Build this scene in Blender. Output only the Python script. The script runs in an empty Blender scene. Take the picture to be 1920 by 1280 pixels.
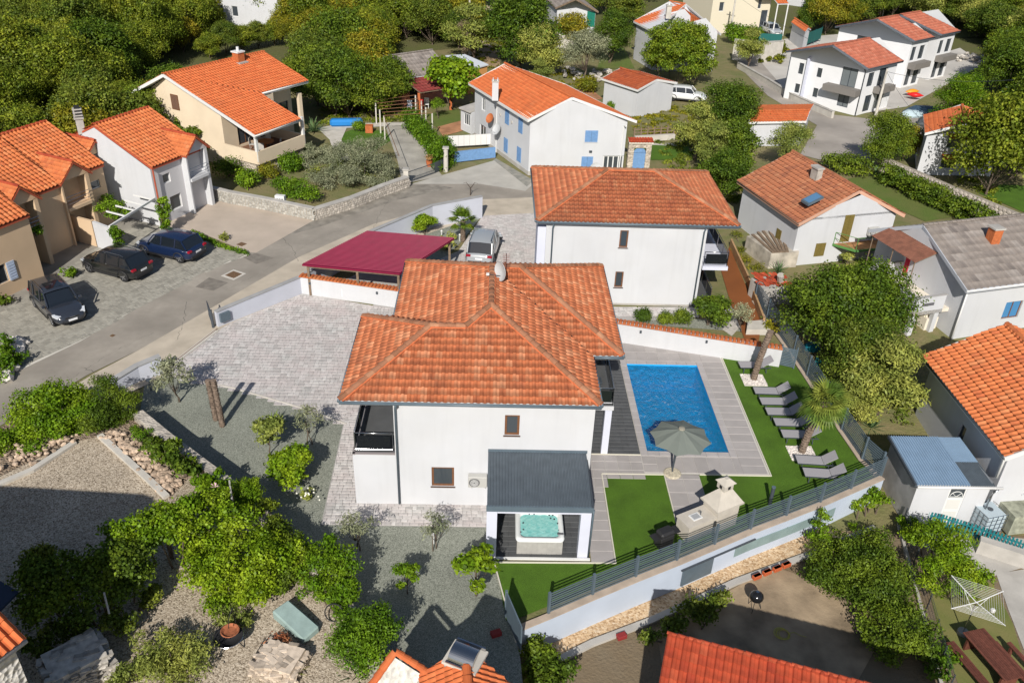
import bpy,bmesh,math,random
import numpy as np
from mathutils import Vector,Matrix
random.seed(7)
S=bpy.context.scene
COL=S.collection
R_=math.radians
CAMH=26.0
FPX=1599.7
_p,_r,_y=R_(31.109),R_(2.180),R_(1.828)
FW=Vector((math.sin(_y)*math.cos(_p),math.cos(_y)*math.cos(_p),-math.sin(_p)))
_rt=Vector((math.cos(_y),-math.sin(_y),0));_up=_rt.cross(FW)
RT=math.cos(_r)*_rt+math.sin(_r)*_up
UP=-math.sin(_r)*_rt+math.cos(_r)*_up
cam=bpy.data.objects.new('camera',bpy.data.cameras.new('camera'));COL.objects.link(cam)
cam.matrix_world=Matrix(((RT.x,UP.x,-FW.x,0),(RT.y,UP.y,-FW.y,0),(RT.z,UP.z,-FW.z,CAMH),(0,0,0,1)))
cam.data.sensor_width=36;cam.data.lens=FPX/1920*36;cam.data.clip_end=2500;cam.data.clip_start=0.5
S.camera=cam
SUN_EL,SUN_AZ=R_(35.5),R_(9.0)
w=bpy.data.worlds.new('World');S.world=w;w.use_nodes=True
_nt=w.node_tree;_sky=_nt.nodes.new('ShaderNodeTexSky');_sky.sky_type='NISHITA';_sky.sun_disc=False
_sky.sun_elevation=SUN_EL;_sky.sun_rotation=math.pi+SUN_AZ
_nt.links.new(_sky.outputs[0],_nt.nodes['Background'].inputs[0]);_nt.nodes['Background'].inputs[1].default_value=0.072
_sd=Vector((math.sin(SUN_AZ)*math.cos(SUN_EL),math.cos(SUN_AZ)*math.cos(SUN_EL),-math.sin(SUN_EL)))
sun=bpy.data.objects.new('sun',bpy.data.lights.new('sun','SUN'));COL.objects.link(sun)
sun.data.energy=4.9;sun.data.angle=R_(0.55);sun.data.color=(1.0,0.95,0.87)
sun.rotation_euler=_sd.to_track_quat('-Z','Y').to_euler();sun.location=(0,0,60)
S.view_settings.view_transform='Standard';S.view_settings.look='None';S.view_settings.gamma=1
S.view_settings.exposure=0.1;S.view_settings.use_curve_mapping=False
S.cycles.max_bounces=5;S.cycles.diffuse_bounces=3;S.cycles.glossy_bounces=2
S.cycles.transmission_bounces=4;S.cycles.transparent_max_bounces=6
S.cycles.caustics_reflective=False;S.cycles.caustics_refractive=False
try:S.cycles.use_denoising=True
except Exception:pass
def G(px,py,z=0.0):
 """photo pixel -> point of the place on the level z"""
 d=FW*FPX+RT*(px-960)-UP*(py-640)
 t=(z-CAMH)/d.z
 return Vector((d.x*t,d.y*t,z))
MATS={}
def mat(name,col,rough=0.8,spec=0.3,metal=0.0,noise=None,bump=None,rnd=0.0,hue=0.0,coat=0,trans=0,noise2=None,streak=0):
 """noise=(scale, amount[, detail]) tints value; bump=(scale, strength, kind); rnd = per piece value variation"""
 if name in MATS:return MATS[name]
 m=bpy.data.materials.new(name);m.use_nodes=True;nt=m.node_tree;N=nt.nodes;L=nt.links
 b=N['Principled BSDF'];b.inputs['Roughness'].default_value=rough;b.inputs['Metallic'].default_value=metal
 b.inputs['Specular IOR Level'].default_value=spec
 if coat:b.inputs['Coat Weight'].default_value=coat;b.inputs['Coat Roughness'].default_value=0.05
 if trans:b.inputs['Transmission Weight'].default_value=trans
 rgb=N.new('ShaderNodeRGB');rgb.outputs[0].default_value=(*col,1);out=rgb.outputs[0]
 geo=N.new('ShaderNodeNewGeometry')
 def val(src,lo,hi):
  mr=N.new('ShaderNodeMapRange');L.new(src,mr.inputs[0]);mr.inputs[3].default_value=lo;mr.inputs[4].default_value=hi
  return mr.outputs[0]
 def mul(o,v):
  mx=N.new('ShaderNodeVectorMath');mx.operation='SCALE';L.new(o,mx.inputs[0]);L.new(v,mx.inputs['Scale']);return mx.outputs[0]
 if rnd or hue:
  oi=N.new('ShaderNodeObjectInfo');ad=N.new('ShaderNodeMath');ad.operation='ADD'
  L.new(geo.outputs['Random Per Island'],ad.inputs[0]);L.new(oi.outputs['Random'],ad.inputs[1])
  fr=N.new('ShaderNodeMath');fr.operation='FRACT';L.new(ad.outputs[0],fr.inputs[0])
  out=mul(out,val(fr.outputs[0],1-rnd,1+rnd))
  if hue:
   hs=N.new('ShaderNodeHueSaturation');f2=N.new('ShaderNodeMath');f2.operation='MULTIPLY';f2.inputs[1].default_value=7.31
   f3=N.new('ShaderNodeMath');f3.operation='FRACT';L.new(fr.outputs[0],f2.inputs[0]);L.new(f2.outputs[0],f3.inputs[0])
   L.new(val(f3.outputs[0],0.5-hue,0.5+hue),hs.inputs['Hue']);L.new(out,hs.inputs['Color']);out=hs.outputs[0]
 for nz in(noise,noise2):
  if nz:
   n=N.new('ShaderNodeTexNoise');n.inputs['Scale'].default_value=nz[0];n.inputs['Detail'].default_value=nz[2]if len(nz)>2 else 4
   L.new(geo.outputs['Position'],n.inputs['Vector'])
   mr=N.new('ShaderNodeMapRange');L.new(n.outputs[0],mr.inputs[0]);mr.inputs[1].default_value=0.3;mr.inputs[2].default_value=0.7
   mr.inputs[3].default_value=1-nz[1];mr.inputs[4].default_value=1+nz[1]
   if len(nz)>3:
    mx=N.new('ShaderNodeMix');mx.data_type='RGBA';mr.inputs[3].default_value=0;mr.inputs[4].default_value=nz[1]
    L.new(mr.outputs[0],mx.inputs[0]);L.new(out,mx.inputs[6]);mx.inputs[7].default_value=(*nz[3],1);out=mx.outputs[2]
   else:out=mul(out,mr.outputs[0])
 if streak:
  mp=N.new('ShaderNodeMapping');mp.inputs['Scale'].default_value=(2.6,2.6,.22);L.new(geo.outputs['Position'],mp.inputs['Vector']);n=N.new('ShaderNodeTexNoise');n.inputs['Scale'].default_value=1;n.inputs['Detail'].default_value=8;L.new(mp.outputs[0],n.inputs['Vector'])
  mr=N.new('ShaderNodeMapRange');L.new(n.outputs[0],mr.inputs[0]);mr.inputs[1].default_value=.52;mr.inputs[2].default_value=.8;mr.inputs[3].default_value=1;mr.inputs[4].default_value=1-streak;out=mul(out,mr.outputs[0])
 L.new(out,b.inputs['Base Color'])
 if bump:
  kind=bump[2]if len(bump)>2 else 'noise'
  if kind=='noise':
   n=N.new('ShaderNodeTexNoise');n.inputs['Detail'].default_value=5;o=n.outputs[0]
  else:
   n=N.new('ShaderNodeTexVoronoi');o=n.outputs[0]
  n.inputs['Scale'].default_value=bump[0];L.new(geo.outputs['Position'],n.inputs['Vector'])
  bp=N.new('ShaderNodeBump');bp.inputs['Strength'].default_value=bump[1];bp.inputs['Distance'].default_value=bump[3]if len(bump)>3 else 0.03
  L.new(o,bp.inputs['Height']);L.new(bp.outputs[0],b.inputs['Normal'])
 MATS[name]=m;return m
def gravel(name,cols,scale,bstr=0.8,big=0.15):
 """stones: voronoi cells each with its own colour"""
 if name in MATS:return MATS[name]
 m=bpy.data.materials.new(name);m.use_nodes=True;nt=m.node_tree;N=nt.nodes;L=nt.links;b=N['Principled BSDF']
 b.inputs['Roughness'].default_value=0.9;b.inputs['Specular IOR Level'].default_value=0.2
 geo=N.new('ShaderNodeNewGeometry');v=N.new('ShaderNodeTexVoronoi');v.inputs['Scale'].default_value=scale;L.new(geo.outputs['Position'],v.inputs['Vector'])
 sp=N.new('ShaderNodeSeparateColor');L.new(v.outputs['Color'],sp.inputs[0])
 cr=N.new('ShaderNodeValToRGB');L.new(sp.outputs[0],cr.inputs[0]);el=cr.color_ramp.elements
 while len(el)<len(cols):el.new(0.5)
 for i,c in enumerate(cols):el[i].position=i/(len(cols)-1);el[i].color=(*c,1)
 n=N.new('ShaderNodeTexNoise');n.inputs['Scale'].default_value=0.35;n.inputs['Detail'].default_value=6;L.new(geo.outputs['Position'],n.inputs['Vector'])
 mr=N.new('ShaderNodeMapRange');L.new(n.outputs[0],mr.inputs[0]);mr.inputs[1].default_value=.3;mr.inputs[2].default_value=.7;mr.inputs[3].default_value=1-big;mr.inputs[4].default_value=1+big
 sc=N.new('ShaderNodeVectorMath');sc.operation='SCALE';L.new(cr.outputs[0],sc.inputs[0]);L.new(mr.outputs[0],sc.inputs['Scale']);L.new(sc.outputs[0],b.inputs['Base Color'])
 bp=N.new('ShaderNodeBump');bp.invert=True;bp.inputs['Strength'].default_value=bstr;bp.inputs['Distance'].default_value=0.3/scale;L.new(v.outputs['Distance'],bp.inputs['Height']);L.new(bp.outputs[0],b.inputs['Normal'])
 MATS[name]=m;return m
def leafmat(name,col,var=0.35,hue=0.03,tr=0.3,col2=None):
 if name in MATS:return MATS[name]
 m=bpy.data.materials.new(name);m.use_nodes=True;nt=m.node_tree;N=nt.nodes;L=nt.links;N.remove(N['Principled BSDF'])
 geo=N.new('ShaderNodeNewGeometry');oi=N.new('ShaderNodeObjectInfo')
 rgb=N.new('ShaderNodeRGB');rgb.outputs[0].default_value=(*col,1);o=rgb.outputs[0]
 c2=col2 or(col[0]*1.7,col[1]*1.35,col[2]*1.0)
 n=N.new('ShaderNodeTexNoise');n.inputs['Scale'].default_value=0.9;n.inputs['Detail'].default_value=3;L.new(geo.outputs['Position'],n.inputs['Vector'])
 mr=N.new('ShaderNodeMapRange');L.new(n.outputs[0],mr.inputs[0]);mr.inputs[1].default_value=.42;mr.inputs[2].default_value=.62
 mx=N.new('ShaderNodeMix');mx.data_type='RGBA';L.new(mr.outputs[0],mx.inputs[0]);L.new(o,mx.inputs[6]);mx.inputs[7].default_value=(*c2,1);o=mx.outputs[2]
 r1=N.new('ShaderNodeMapRange');L.new(geo.outputs['Random Per Island'],r1.inputs[0]);r1.inputs[3].default_value=1-var;r1.inputs[4].default_value=1+var
 sc=N.new('ShaderNodeVectorMath');sc.operation='SCALE';L.new(o,sc.inputs[0]);L.new(r1.outputs[0],sc.inputs['Scale'])
 hs=N.new('ShaderNodeHueSaturation');L.new(sc.outputs[0],hs.inputs['Color'])
 r2=N.new('ShaderNodeMapRange');L.new(oi.outputs['Random'],r2.inputs[0]);r2.inputs[3].default_value=.5-hue;r2.inputs[4].default_value=.5+hue*.6;L.new(r2.outputs[0],hs.inputs['Hue'])
 r3=N.new('ShaderNodeMapRange');L.new(oi.outputs['Random'],r3.inputs[0]);r3.inputs[3].default_value=1.2;r3.inputs[4].default_value=.8;L.new(r3.outputs[0],hs.inputs['Value'])
 d=N.new('ShaderNodeBsdfDiffuse');t=N.new('ShaderNodeBsdfTranslucent');g=N.new('ShaderNodeBsdfGlossy');g.inputs['Roughness'].default_value=.5;g.inputs[0].default_value=(.8,.85,.9,1)
 L.new(hs.outputs[0],d.inputs[0]);L.new(hs.outputs[0],t.inputs[0])
 ms=N.new('ShaderNodeMixShader');ms.inputs[0].default_value=tr;L.new(d.outputs[0],ms.inputs[1]);L.new(t.outputs[0],ms.inputs[2])
 m2=N.new('ShaderNodeMixShader');m2.inputs[0].default_value=.012;L.new(ms.outputs[0],m2.inputs[1]);L.new(g.outputs[0],m2.inputs[2])
 L.new(m2.outputs[0],N['Material Output'].inputs[0]);MATS[name]=m;return m
class MB:
 def __init__(s):s.v=[];s.f=[]
 def add(s,vs,fs):
  n=len(s.v);s.v+=[tuple(q)for q in vs];s.f+=[tuple(i+n for i in f)for f in fs];return s
 def face(s,*pts):return s.add(pts,[tuple(range(len(pts)))])
 def box(s,c,d,rz=0.0,M=None):
  """box centred at c with dims d"""
  x,y,z=d[0]/2,d[1]/2,d[2]/2
  vs=[Vector((a*x,b*y,e*z))for e in(-1,1)for a,b in((-1,-1),(1,-1),(1,1),(-1,1))]
  m=(M.to_4x4()if M else Matrix.Rotation(rz,4,'Z'));m=Matrix.Translation(Vector(c))@m
  return s.add([m@q for q in vs],[(3,2,1,0),(4,5,6,7),(0,1,5,4),(1,2,6,5),(2,3,7,6),(3,0,4,7)])
 def prism(s,poly,z0,z1):
  """closed vertical prism on a ground polygon (any order)"""
  P=[(q[0],q[1])for q in poly]
  a=sum(P[i][0]*P[(i+1)%len(P)][1]-P[(i+1)%len(P)][0]*P[i][1]for i in range(len(P)))
  if a<0:P=P[::-1]
  n=len(P);vs=[(x,y,z0)for x,y in P]+[(x,y,z1)for x,y in P]
  return s.add(vs,[tuple(range(n-1,-1,-1)),tuple(range(n,2*n))]+[(i,(i+1)%n,(i+1)%n+n,i+n)for i in range(n)])
 def hull(s,bot,top):
  n=len(bot);return s.add(list(bot)+list(top),[tuple(range(n-1,-1,-1)),tuple(range(n,2*n))]+[(i,(i+1)%n,(i+1)%n+n,i+n)for i in range(n)])
 def tube(s,pts,r,n=6,r1=None,cap=True):
  pts=[Vector(p)for p in pts];k=len(pts);rs=[r+(((r1 if r1 is not None else r)-r)*i/(k-1))for i in range(k)]
  vs=[];up=None
  for i,p in enumerate(pts):
   d=(pts[min(i+1,k-1)]-pts[max(i-1,0)]).normalized()
   if up is None or abs(up.dot(d))>.95:up=Vector((0,0,1))if abs(d.z)<.9 else Vector((1,0,0))
   a=d.cross(up).normalized();b=d.cross(a).normalized()
   for j in range(n):
    t=2*math.pi*j/n;vs.append(p+rs[i]*(math.cos(t)*a+math.sin(t)*b))
  fs=[(i*n+j,i*n+(j+1)%n,(i+1)*n+(j+1)%n,(i+1)*n+j)for i in range(k-1)for j in range(n)]
  if cap:fs+=[tuple(range(n)),tuple(range((k-1)*n+n-1,(k-1)*n-1,-1))]
  return s.add(vs,fs)
 def beam(s,p,q,w,h,up=(0,0,1)):
  p=Vector(p);q=Vector(q);d=(q-p).normalized();u=Vector(up)
  a=d.cross(u).normalized();b=a.cross(d).normalized()
  return s.hull([p+a*w/2*i+b*h/2*j for i,j in((-1,-1),(1,-1),(1,1),(-1,1))],[q+a*w/2*i+b*h/2*j for i,j in((-1,-1),(1,-1),(1,1),(-1,1))])
 def lathe(s,prof,c=(0,0,0),n=16):
  k=len(prof);vs=[(c[0]+r*math.cos(2*math.pi*j/n),c[1]+r*math.sin(2*math.pi*j/n),c[2]+z)for r,z in prof for j in range(n)]
  fs=[(i*n+j,i*n+(j+1)%n,(i+1)*n+(j+1)%n,(i+1)*n+j)for i in range(k-1)for j in range(n)]
  return s.add(vs,fs)
 def ico(s,c,r,sq=(1,1,1),sub=1,jit=0,seed=0):
  bm=bmesh.new();bmesh.ops.create_icosphere(bm,subdivisions=sub,radius=1);rr=random.Random(seed)
  vs=[(c[0]+v.co.x*r*sq[0]*(1+rr.uniform(-jit,jit)),c[1]+v.co.y*r*sq[1]*(1+rr.uniform(-jit,jit)),c[2]+v.co.z*r*sq[2]*(1+rr.uniform(-jit,jit)))for v in bm.verts]
  fs=[tuple(v.index for v in f.verts)for f in bm.faces];bm.free();return s.add(vs,fs)
def mesh_of(mb,m,origin=(0,0,0),smooth=False,fix=True,bevel=0):
 me=bpy.data.meshes.new('mesh');o=Vector(origin)
 me.from_pydata([(v[0]-o.x,v[1]-o.y,v[2]-o.z)for v in mb.v],[],mb.f)
 if fix or bevel:
  bm=bmesh.new();bm.from_mesh(me)
  if fix:bmesh.ops.recalc_face_normals(bm,faces=bm.faces)
  if bevel:bmesh.ops.bevel(bm,geom=[e for e in bm.edges if len(e.link_faces)==2 and e.calc_face_angle(0)>.5],offset=bevel,segments=1,affect='EDGES')
  bm.to_mesh(me);bm.free()
 if m:me.materials.append(m)
 if smooth:me.shade_smooth()if hasattr(me,'shade_smooth')else[setattr(p,'use_smooth',True)for p in me.polygons]
 return me
ORG={}
def link(name,data,parent=None,org=None):
 o=bpy.data.objects.new(name,data);COL.objects.link(o)
 if parent is not None:o.parent=parent;ORG[o]=ORG[parent]
 else:ORG[o]=Vector(org)if org is not None else Vector((0,0,0));o.location=ORG[o]
 return o
def tag(o,label=None,cat=None,group=None,kind=None):
 if label:o['label']=label
 if cat:o['category']=cat
 if group:o['group']=group
 if kind:o['kind']=kind
 return o
def thing(name,label,cat,loc=(0,0,0),group=None):
 return tag(link(name,None,None,loc),label,cat,group)
def part(name,mb,m,parent,label=None,kind=None,smooth=False,bevel=0,fix=True):
 return tag(link(name,mesh_of(mb,m,ORG[parent],smooth,fix,bevel),parent),label,kind=kind)
def single(name,mb,m,label,cat,loc=None,group=None,smooth=False,kind=None,bevel=0):
 if loc is None:
  a=np.array(mb.v);loc=(*(a[:,:2].mean(0)),a[:,2].min())
 return tag(link(name,mesh_of(mb,m,loc,smooth,True,bevel),None,loc),label,cat,group,kind)
def struct(name,mb,m,smooth=False,loc=(0,0,0)):
 return tag(link(name,mesh_of(mb,m,loc,smooth),None,loc),kind='structure')
def kids(o):return[c for c in ORG if c.parent==o]
def copy_tree(src,loc=None,rz=None,label=None,group=None,scale=None,parent=None,_k=None):
 ch=CH.setdefault(src,None)
 if ch is None:ch=CH[src]=[c for c in list(ORG)if c.parent==src]
 c=src.copy();COL.objects.link(c);ORG[c]=Vector(loc)if loc is not None else ORG[src].copy()
 if parent is not None:c.parent=parent;ORG[c]=ORG[parent]
 if loc is not None:c.location=loc
 if rz is not None:c.rotation_euler=(c.rotation_euler[0],c.rotation_euler[1],rz)
 if scale is not None:c.scale=scale if hasattr(scale,'__len__')else(scale,)*3
 if label:c['label']=label
 if group:c['group']=group
 for k in ch:copy_tree(k,parent=c)
 return c
CH={}
def piece(name,data,parent,M,kind=None):
 """an alike piece sharing its mesh; M in place coordinates"""
 o=bpy.data.objects.new(name,data);COL.objects.link(o);o.parent=parent
 o.matrix_local=Matrix.Translation(-ORG[parent])@M;return o
def ground(name,pts,z,m,h=0.0,px=True,kind='structure',label=None,cat=None):
 P=[G(a,b,z)for a,b in pts]if px else[Vector((a,b,z))for a,b in pts]
 mb=MB()
 if h:mb.prism(P,z-h,z)
 else:
  a=sum(P[i].x*P[(i+1)%len(P)].y-P[(i+1)%len(P)].x*P[i].y for i in range(len(P)))
  mb.add(P if a>0 else P[::-1],[tuple(range(len(P)))])
 o=link(name,mesh_of(mb,m,(0,0,0)),None,(0,0,0));tag(o,label,cat,kind=kind);return o
def inpoly(x,y,P):
 c=False;n=len(P);j=n-1
 for i in range(n):
  if(P[i][1]>y)!=(P[j][1]>y)and x<(P[j][0]-P[i][0])*(y-P[i][1])/(P[j][1]-P[i][1])+P[i][0]:c=not c
  j=i
 return c
M_white=mat('white_render',(.55,.56,.585),.88,noise=(.6,.04,7),bump=(45,.3),noise2=(.9,.16,9,(.54,.53,.51)),streak=.07)
M_lilac=mat('pale_blue_render',(.58,.60,.70),.85,noise=(.8,.04))
M_beige=mat('beige_render',(.70,.58,.43),.9,noise=(.7,.05),bump=(60,.1))
M_sand=mat('ochre_render',(.60,.44,.29),.9,noise=(.7,.06))
M_pale=mat('cream_render',(.72,.66,.56),.9,noise=(.7,.04))
M_anth=mat('anthracite_metal',(.055,.066,.08),.45,.4,noise=(3,.1))
M_bluegrey=mat('blue_grey_metal',(.10,.135,.165),.45,.4,noise=(3,.08))
M_glass=mat('window_glass',(.05,.06,.07),.05,.8)
M_dark=mat('dark_interior',(.02,.02,.022),.8)
M_brown=mat('brown_wood_frame',(.17,.075,.035),.5,noise=(9,.2))
M_whiteplastic=mat('white_plastic',(.68,.68,.67),.4)
M_conc=mat('concrete',(.42,.40,.37),.9,noise=(1.2,.15,6),bump=(20,.2))
M_concl=mat('light_concrete',(.52,.49,.44),.9,noise=(1.5,.12,6),bump=(20,.2))
M_steel=mat('steel',(.55,.56,.58),.25,.5,metal=1.0)
M_bark=mat('bark',(.13,.10,.075),.95,noise=(6,.3),bump=(12,.5))
M_wood=mat('weathered_wood',(.20,.145,.10),.9,noise=(6,.25))
def tile_mesh(m,tw=.25,tl=.36,waves=1,h=.045,seg=6,lift=.035):
 """one clay tile, origin at its lower left corner, x across, y up the slope"""
 mb=MB();n=seg*waves;vs=[]
 prof=[]
 for i in range(n+1):
  t=(i/seg)%1.0
  prof.append(h*max(0.0,math.sin(math.pi*min(1,t/.62)))**.8 if i/seg%1 or i==0 or True else 0)
 xs=[tw*i/n for i in range(n+1)]
 for x,z in zip(xs,prof):vs.append((x,-.03,z+lift))
 for x,z in zip(xs,prof):vs.append((x,tl,z+.004))
 for x,z in zip(xs,prof):vs.append((x,-.03,z+lift-.03))
 k=n+1;fs=[(i,i+1,i+1+k,i+k)for i in range(n)]+[(i+2*k,i+1+2*k,i+1,i)for i in range(n)]
 mb.add(vs,fs);return mb
def roofmat(name,a,b,c,streak=.0,fl=0.25,grad=(.9,1.08)):
 """a clay tile: base a, light flame b, dark c"""
 if name in MATS:return MATS[name]
 m=bpy.data.materials.new(name);m.use_nodes=True;nt=m.node_tree;N=nt.nodes;L=nt.links;bs=N['Principled BSDF'];bs.inputs['Roughness'].default_value=.8;bs.inputs['Specular IOR Level'].default_value=.25
 geo=N.new('ShaderNodeNewGeometry');oi=N.new('ShaderNodeObjectInfo');ad=N.new('ShaderNodeMath');ad.operation='ADD'
 L.new(geo.outputs['Random Per Island'],ad.inputs[0]);L.new(oi.outputs['Random'],ad.inputs[1]);fr=N.new('ShaderNodeMath');fr.operation='FRACT';L.new(ad.outputs[0],fr.inputs[0])
 cr=N.new('ShaderNodeValToRGB');L.new(fr.outputs[0],cr.inputs[0]);e=cr.color_ramp.elements
 e[0].color=(*c,1);e[1].position=1;e[1].color=(*b,1);x=e.new(fl);x.color=(*a,1);x=e.new(1-fl);x.color=(*a,1)
 n=N.new('ShaderNodeTexNoise');n.inputs['Scale'].default_value=2.2;n.inputs['Detail'].default_value=8;n.inputs['Roughness'].default_value=.7;L.new(geo.outputs['Position'],n.inputs['Vector'])
 mr=N.new('ShaderNodeMapRange');L.new(n.outputs[0],mr.inputs[0]);mr.inputs[1].default_value=.35;mr.inputs[2].default_value=.65;mr.inputs[3].default_value=.84;mr.inputs[4].default_value=1.14
 sc=N.new('ShaderNodeVectorMath');sc.operation='SCALE';L.new(cr.outputs[0],sc.inputs[0]);L.new(mr.outputs[0],sc.inputs['Scale']);out=sc.outputs[0]
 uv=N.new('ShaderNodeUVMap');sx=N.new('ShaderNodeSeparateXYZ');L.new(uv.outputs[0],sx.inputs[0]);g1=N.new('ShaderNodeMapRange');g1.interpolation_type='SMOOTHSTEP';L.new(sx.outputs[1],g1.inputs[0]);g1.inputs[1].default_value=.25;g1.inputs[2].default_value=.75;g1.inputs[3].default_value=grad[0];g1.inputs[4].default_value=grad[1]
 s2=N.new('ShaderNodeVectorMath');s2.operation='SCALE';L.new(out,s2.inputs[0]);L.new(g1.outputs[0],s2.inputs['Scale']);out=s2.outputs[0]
 if streak:
  n2=N.new('ShaderNodeTexNoise');n2.inputs['Scale'].default_value=.55;n2.inputs['Detail'].default_value=7;n2.inputs['Roughness'].default_value=.75;L.new(geo.outputs['Position'],n2.inputs['Vector'])
  m2=N.new('ShaderNodeMapRange');L.new(n2.outputs[0],m2.inputs[0]);m2.inputs[1].default_value=.5;m2.inputs[2].default_value=.7;m2.inputs[4].default_value=streak
  mx=N.new('ShaderNodeMix');mx.data_type='RGBA';L.new(m2.outputs[0],mx.inputs[0]);L.new(out,mx.inputs[6]);mx.inputs[7].default_value=(.10,.075,.05,1);out=mx.outputs[2]
 L.new(out,bs.inputs['Base Color']);MATS[name]=m;return m
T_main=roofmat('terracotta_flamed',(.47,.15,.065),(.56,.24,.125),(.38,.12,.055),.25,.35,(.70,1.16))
T_cap=roofmat('brown_ridge_clay',(.33,.15,.085),(.42,.21,.12),(.24,.11,.06),.2,.35,(1,1))
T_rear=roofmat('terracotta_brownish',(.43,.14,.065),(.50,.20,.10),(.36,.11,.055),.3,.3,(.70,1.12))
T_orange=roofmat('bright_orange_clay',(.56,.145,.048),(.58,.17,.06),(.50,.12,.04),.25)
T_orange2=roofmat('orange_clay',(.54,.16,.055),(.58,.21,.085),(.45,.12,.045),.3)
T_red=roofmat('red_clay',(.42,.07,.03),(.48,.10,.045),(.33,.05,.025),.12)
T_old=roofmat('weathered_clay',(.38,.14,.07),(.42,.18,.095),(.28,.105,.06),.55)
T_pink=roofmat('rosy_clay',(.44,.14,.085),(.48,.19,.125),(.37,.11,.065),.12)
T_rust=roofmat('rusty_clay',(.38,.085,.03),(.42,.12,.05),(.30,.07,.03),.3)
T_grey=roofmat('grey_fibre_cement',(.26,.225,.20),(.31,.275,.25),(.19,.165,.15),.2)
TILECACHE={}
def tile_data(m,tw,tl,seg,h,lift):
 k=(m.name,tw,tl,seg,h,lift)
 if k not in TILECACHE:
  mb=tile_mesh(m,tw,tl,1,h,seg,lift)
  me=mesh_of(mb,m,fix=False);tuv(me,1,mb,tw,tl);TILECACHE[k]=(me,mb)
 return TILECACHE[k]
def tuv(me,n,mb,tw,tl):
 T=np.array(mb.v)[np.array(mb.f).ravel()];u=np.stack([T[:,0]/tw,np.clip(T[:,1]/tl,0,1)],1);me.uv_layers.new(name='UVMap').data.foreach_set('uv',np.tile(u,(n,1)).ravel())
def roof_plane(par,poly,m,npieces=0,tw=.25,tl=.36,seg=6,h=.06,lift=.06,gap=0.0,score=None):
 """tiles on a sloping plane; first edge of poly is the eave, left to right seen from outside"""
 P=[Vector(p)for p in poly];u=(P[1]-P[0]);u.z=0;u.normalize()
 nrm=Vector((0,0,0))
 for i in range(len(P)):nrm+=P[i].cross(P[(i+1)%len(P)])
 nrm.normalize()
 if nrm.z<0:nrm=-nrm
 v=nrm.cross(u).normalized()
 if v.z<0:v=-v;u=-u
 if u.cross(v).dot(nrm)<0:u=-u
 u=(u-nrm*u.dot(nrm)).normalized();v=nrm.cross(u).normalized()
 o=P[0];Q=[((p-o).dot(u),(p-o).dot(v))for p in P]
 umin=min(q[0]for q in Q);umax=max(q[0]for q in Q);vmin=min(q[1]for q in Q);vmax=max(q[1]for q in Q)
 rot=Matrix((u,v,nrm)).transposed().to_4x4()
 me,tmb=tile_data(m,tw,tl,seg,h,lift)
 full=[];cut=[]
 nu=int((umax-umin)/tw)+1;nv=int((vmax-vmin)/tl)+1
 for j in range(nv+1):
  for i in range(nu+1):
   a,b=umin+i*tw,vmin+j*tl
   cs=[(a+.01,b+.01),(a+tw-.01,b+.01),(a+tw-.01,b+tl-.01),(a+.01,b+tl-.01)]
   ins=[inpoly(x,y,Q)for x,y in cs]
   if all(ins):full.append((a,b))
   elif any(ins)or inpoly(a+tw/2,b+tl/2,Q):cut.append((a,b))
 world=lambda a,b:o+u*a+v*b
 full.sort(key=lambda t:(score(world(*t))if score else(world(*t)-Vector((0,0,CAMH))).length))
 for a,b in full[:npieces]:
  piece('roof_tile',me,par,Matrix.Translation(world(a,b))@rot)
 T=np.array(tmb.v);F=np.array(tmb.f)
 def batch(lst):
  A=np.array(lst);n=len(A)
  V=np.zeros((n,len(T),3));V[:,:,0]=T[None,:,0]+A[:,None,0];V[:,:,1]=T[None,:,1]+A[:,None,1];V[:,:,2]=T[None,:,2]
  FF=(F[None]+np.arange(n)[:,None,None]*len(T)).reshape(-1,4);return V.reshape(-1,3),FF
 rest=full[npieces:];bm=bmesh.new()
 if cut:
  V,FF=batch(cut);tm=bpy.data.meshes.new('t');tm.from_pydata(V.tolist(),[],FF.tolist());tuv(tm,len(cut),tmb,tw,tl);bm.from_mesh(tm);bpy.data.meshes.remove(tm)
  area=sum(Q[i][0]*Q[(i+1)%len(Q)][1]-Q[(i+1)%len(Q)][0]*Q[i][1]for i in range(len(Q)));sg=1 if area>0 else-1
  for i in range(len(Q)):
   q0,q1=Q[i],Q[(i+1)%len(Q)];e=Vector((q1[0]-q0[0],q1[1]-q0[1],0))
   if e.length<1e-4:continue
   if i==0 and abs(e.y)<1e-3:continue
   e.normalize();out=Vector((e.y,-e.x,0))*sg
   if max((q[0]-q0[0])*out.x+(q[1]-q0[1])*out.y for q in Q)>.02:continue
   bmesh.ops.bisect_plane(bm,geom=bm.verts[:]+bm.edges[:]+bm.faces[:],plane_co=Vector((q0[0],q0[1],0))+out*gap,plane_no=out,clear_outer=True)
 if rest:
  V,FF=batch(rest);tm=bpy.data.meshes.new('t');tm.from_pydata(V.tolist(),[],FF.tolist());tuv(tm,len(rest),tmb,tw,tl);bm.from_mesh(tm);bpy.data.meshes.remove(tm)
 M=Matrix.Translation(o)@rot;bmesh.ops.transform(bm,matrix=Matrix.Translation(-ORG[par])@M,verts=bm.verts)
 d=bpy.data.meshes.new('tiles');bm.to_mesh(d);bm.free();d.materials.append(m)
 ob=link('roof_tiles',d,par);ob['kind']='stuff';return ob
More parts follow.
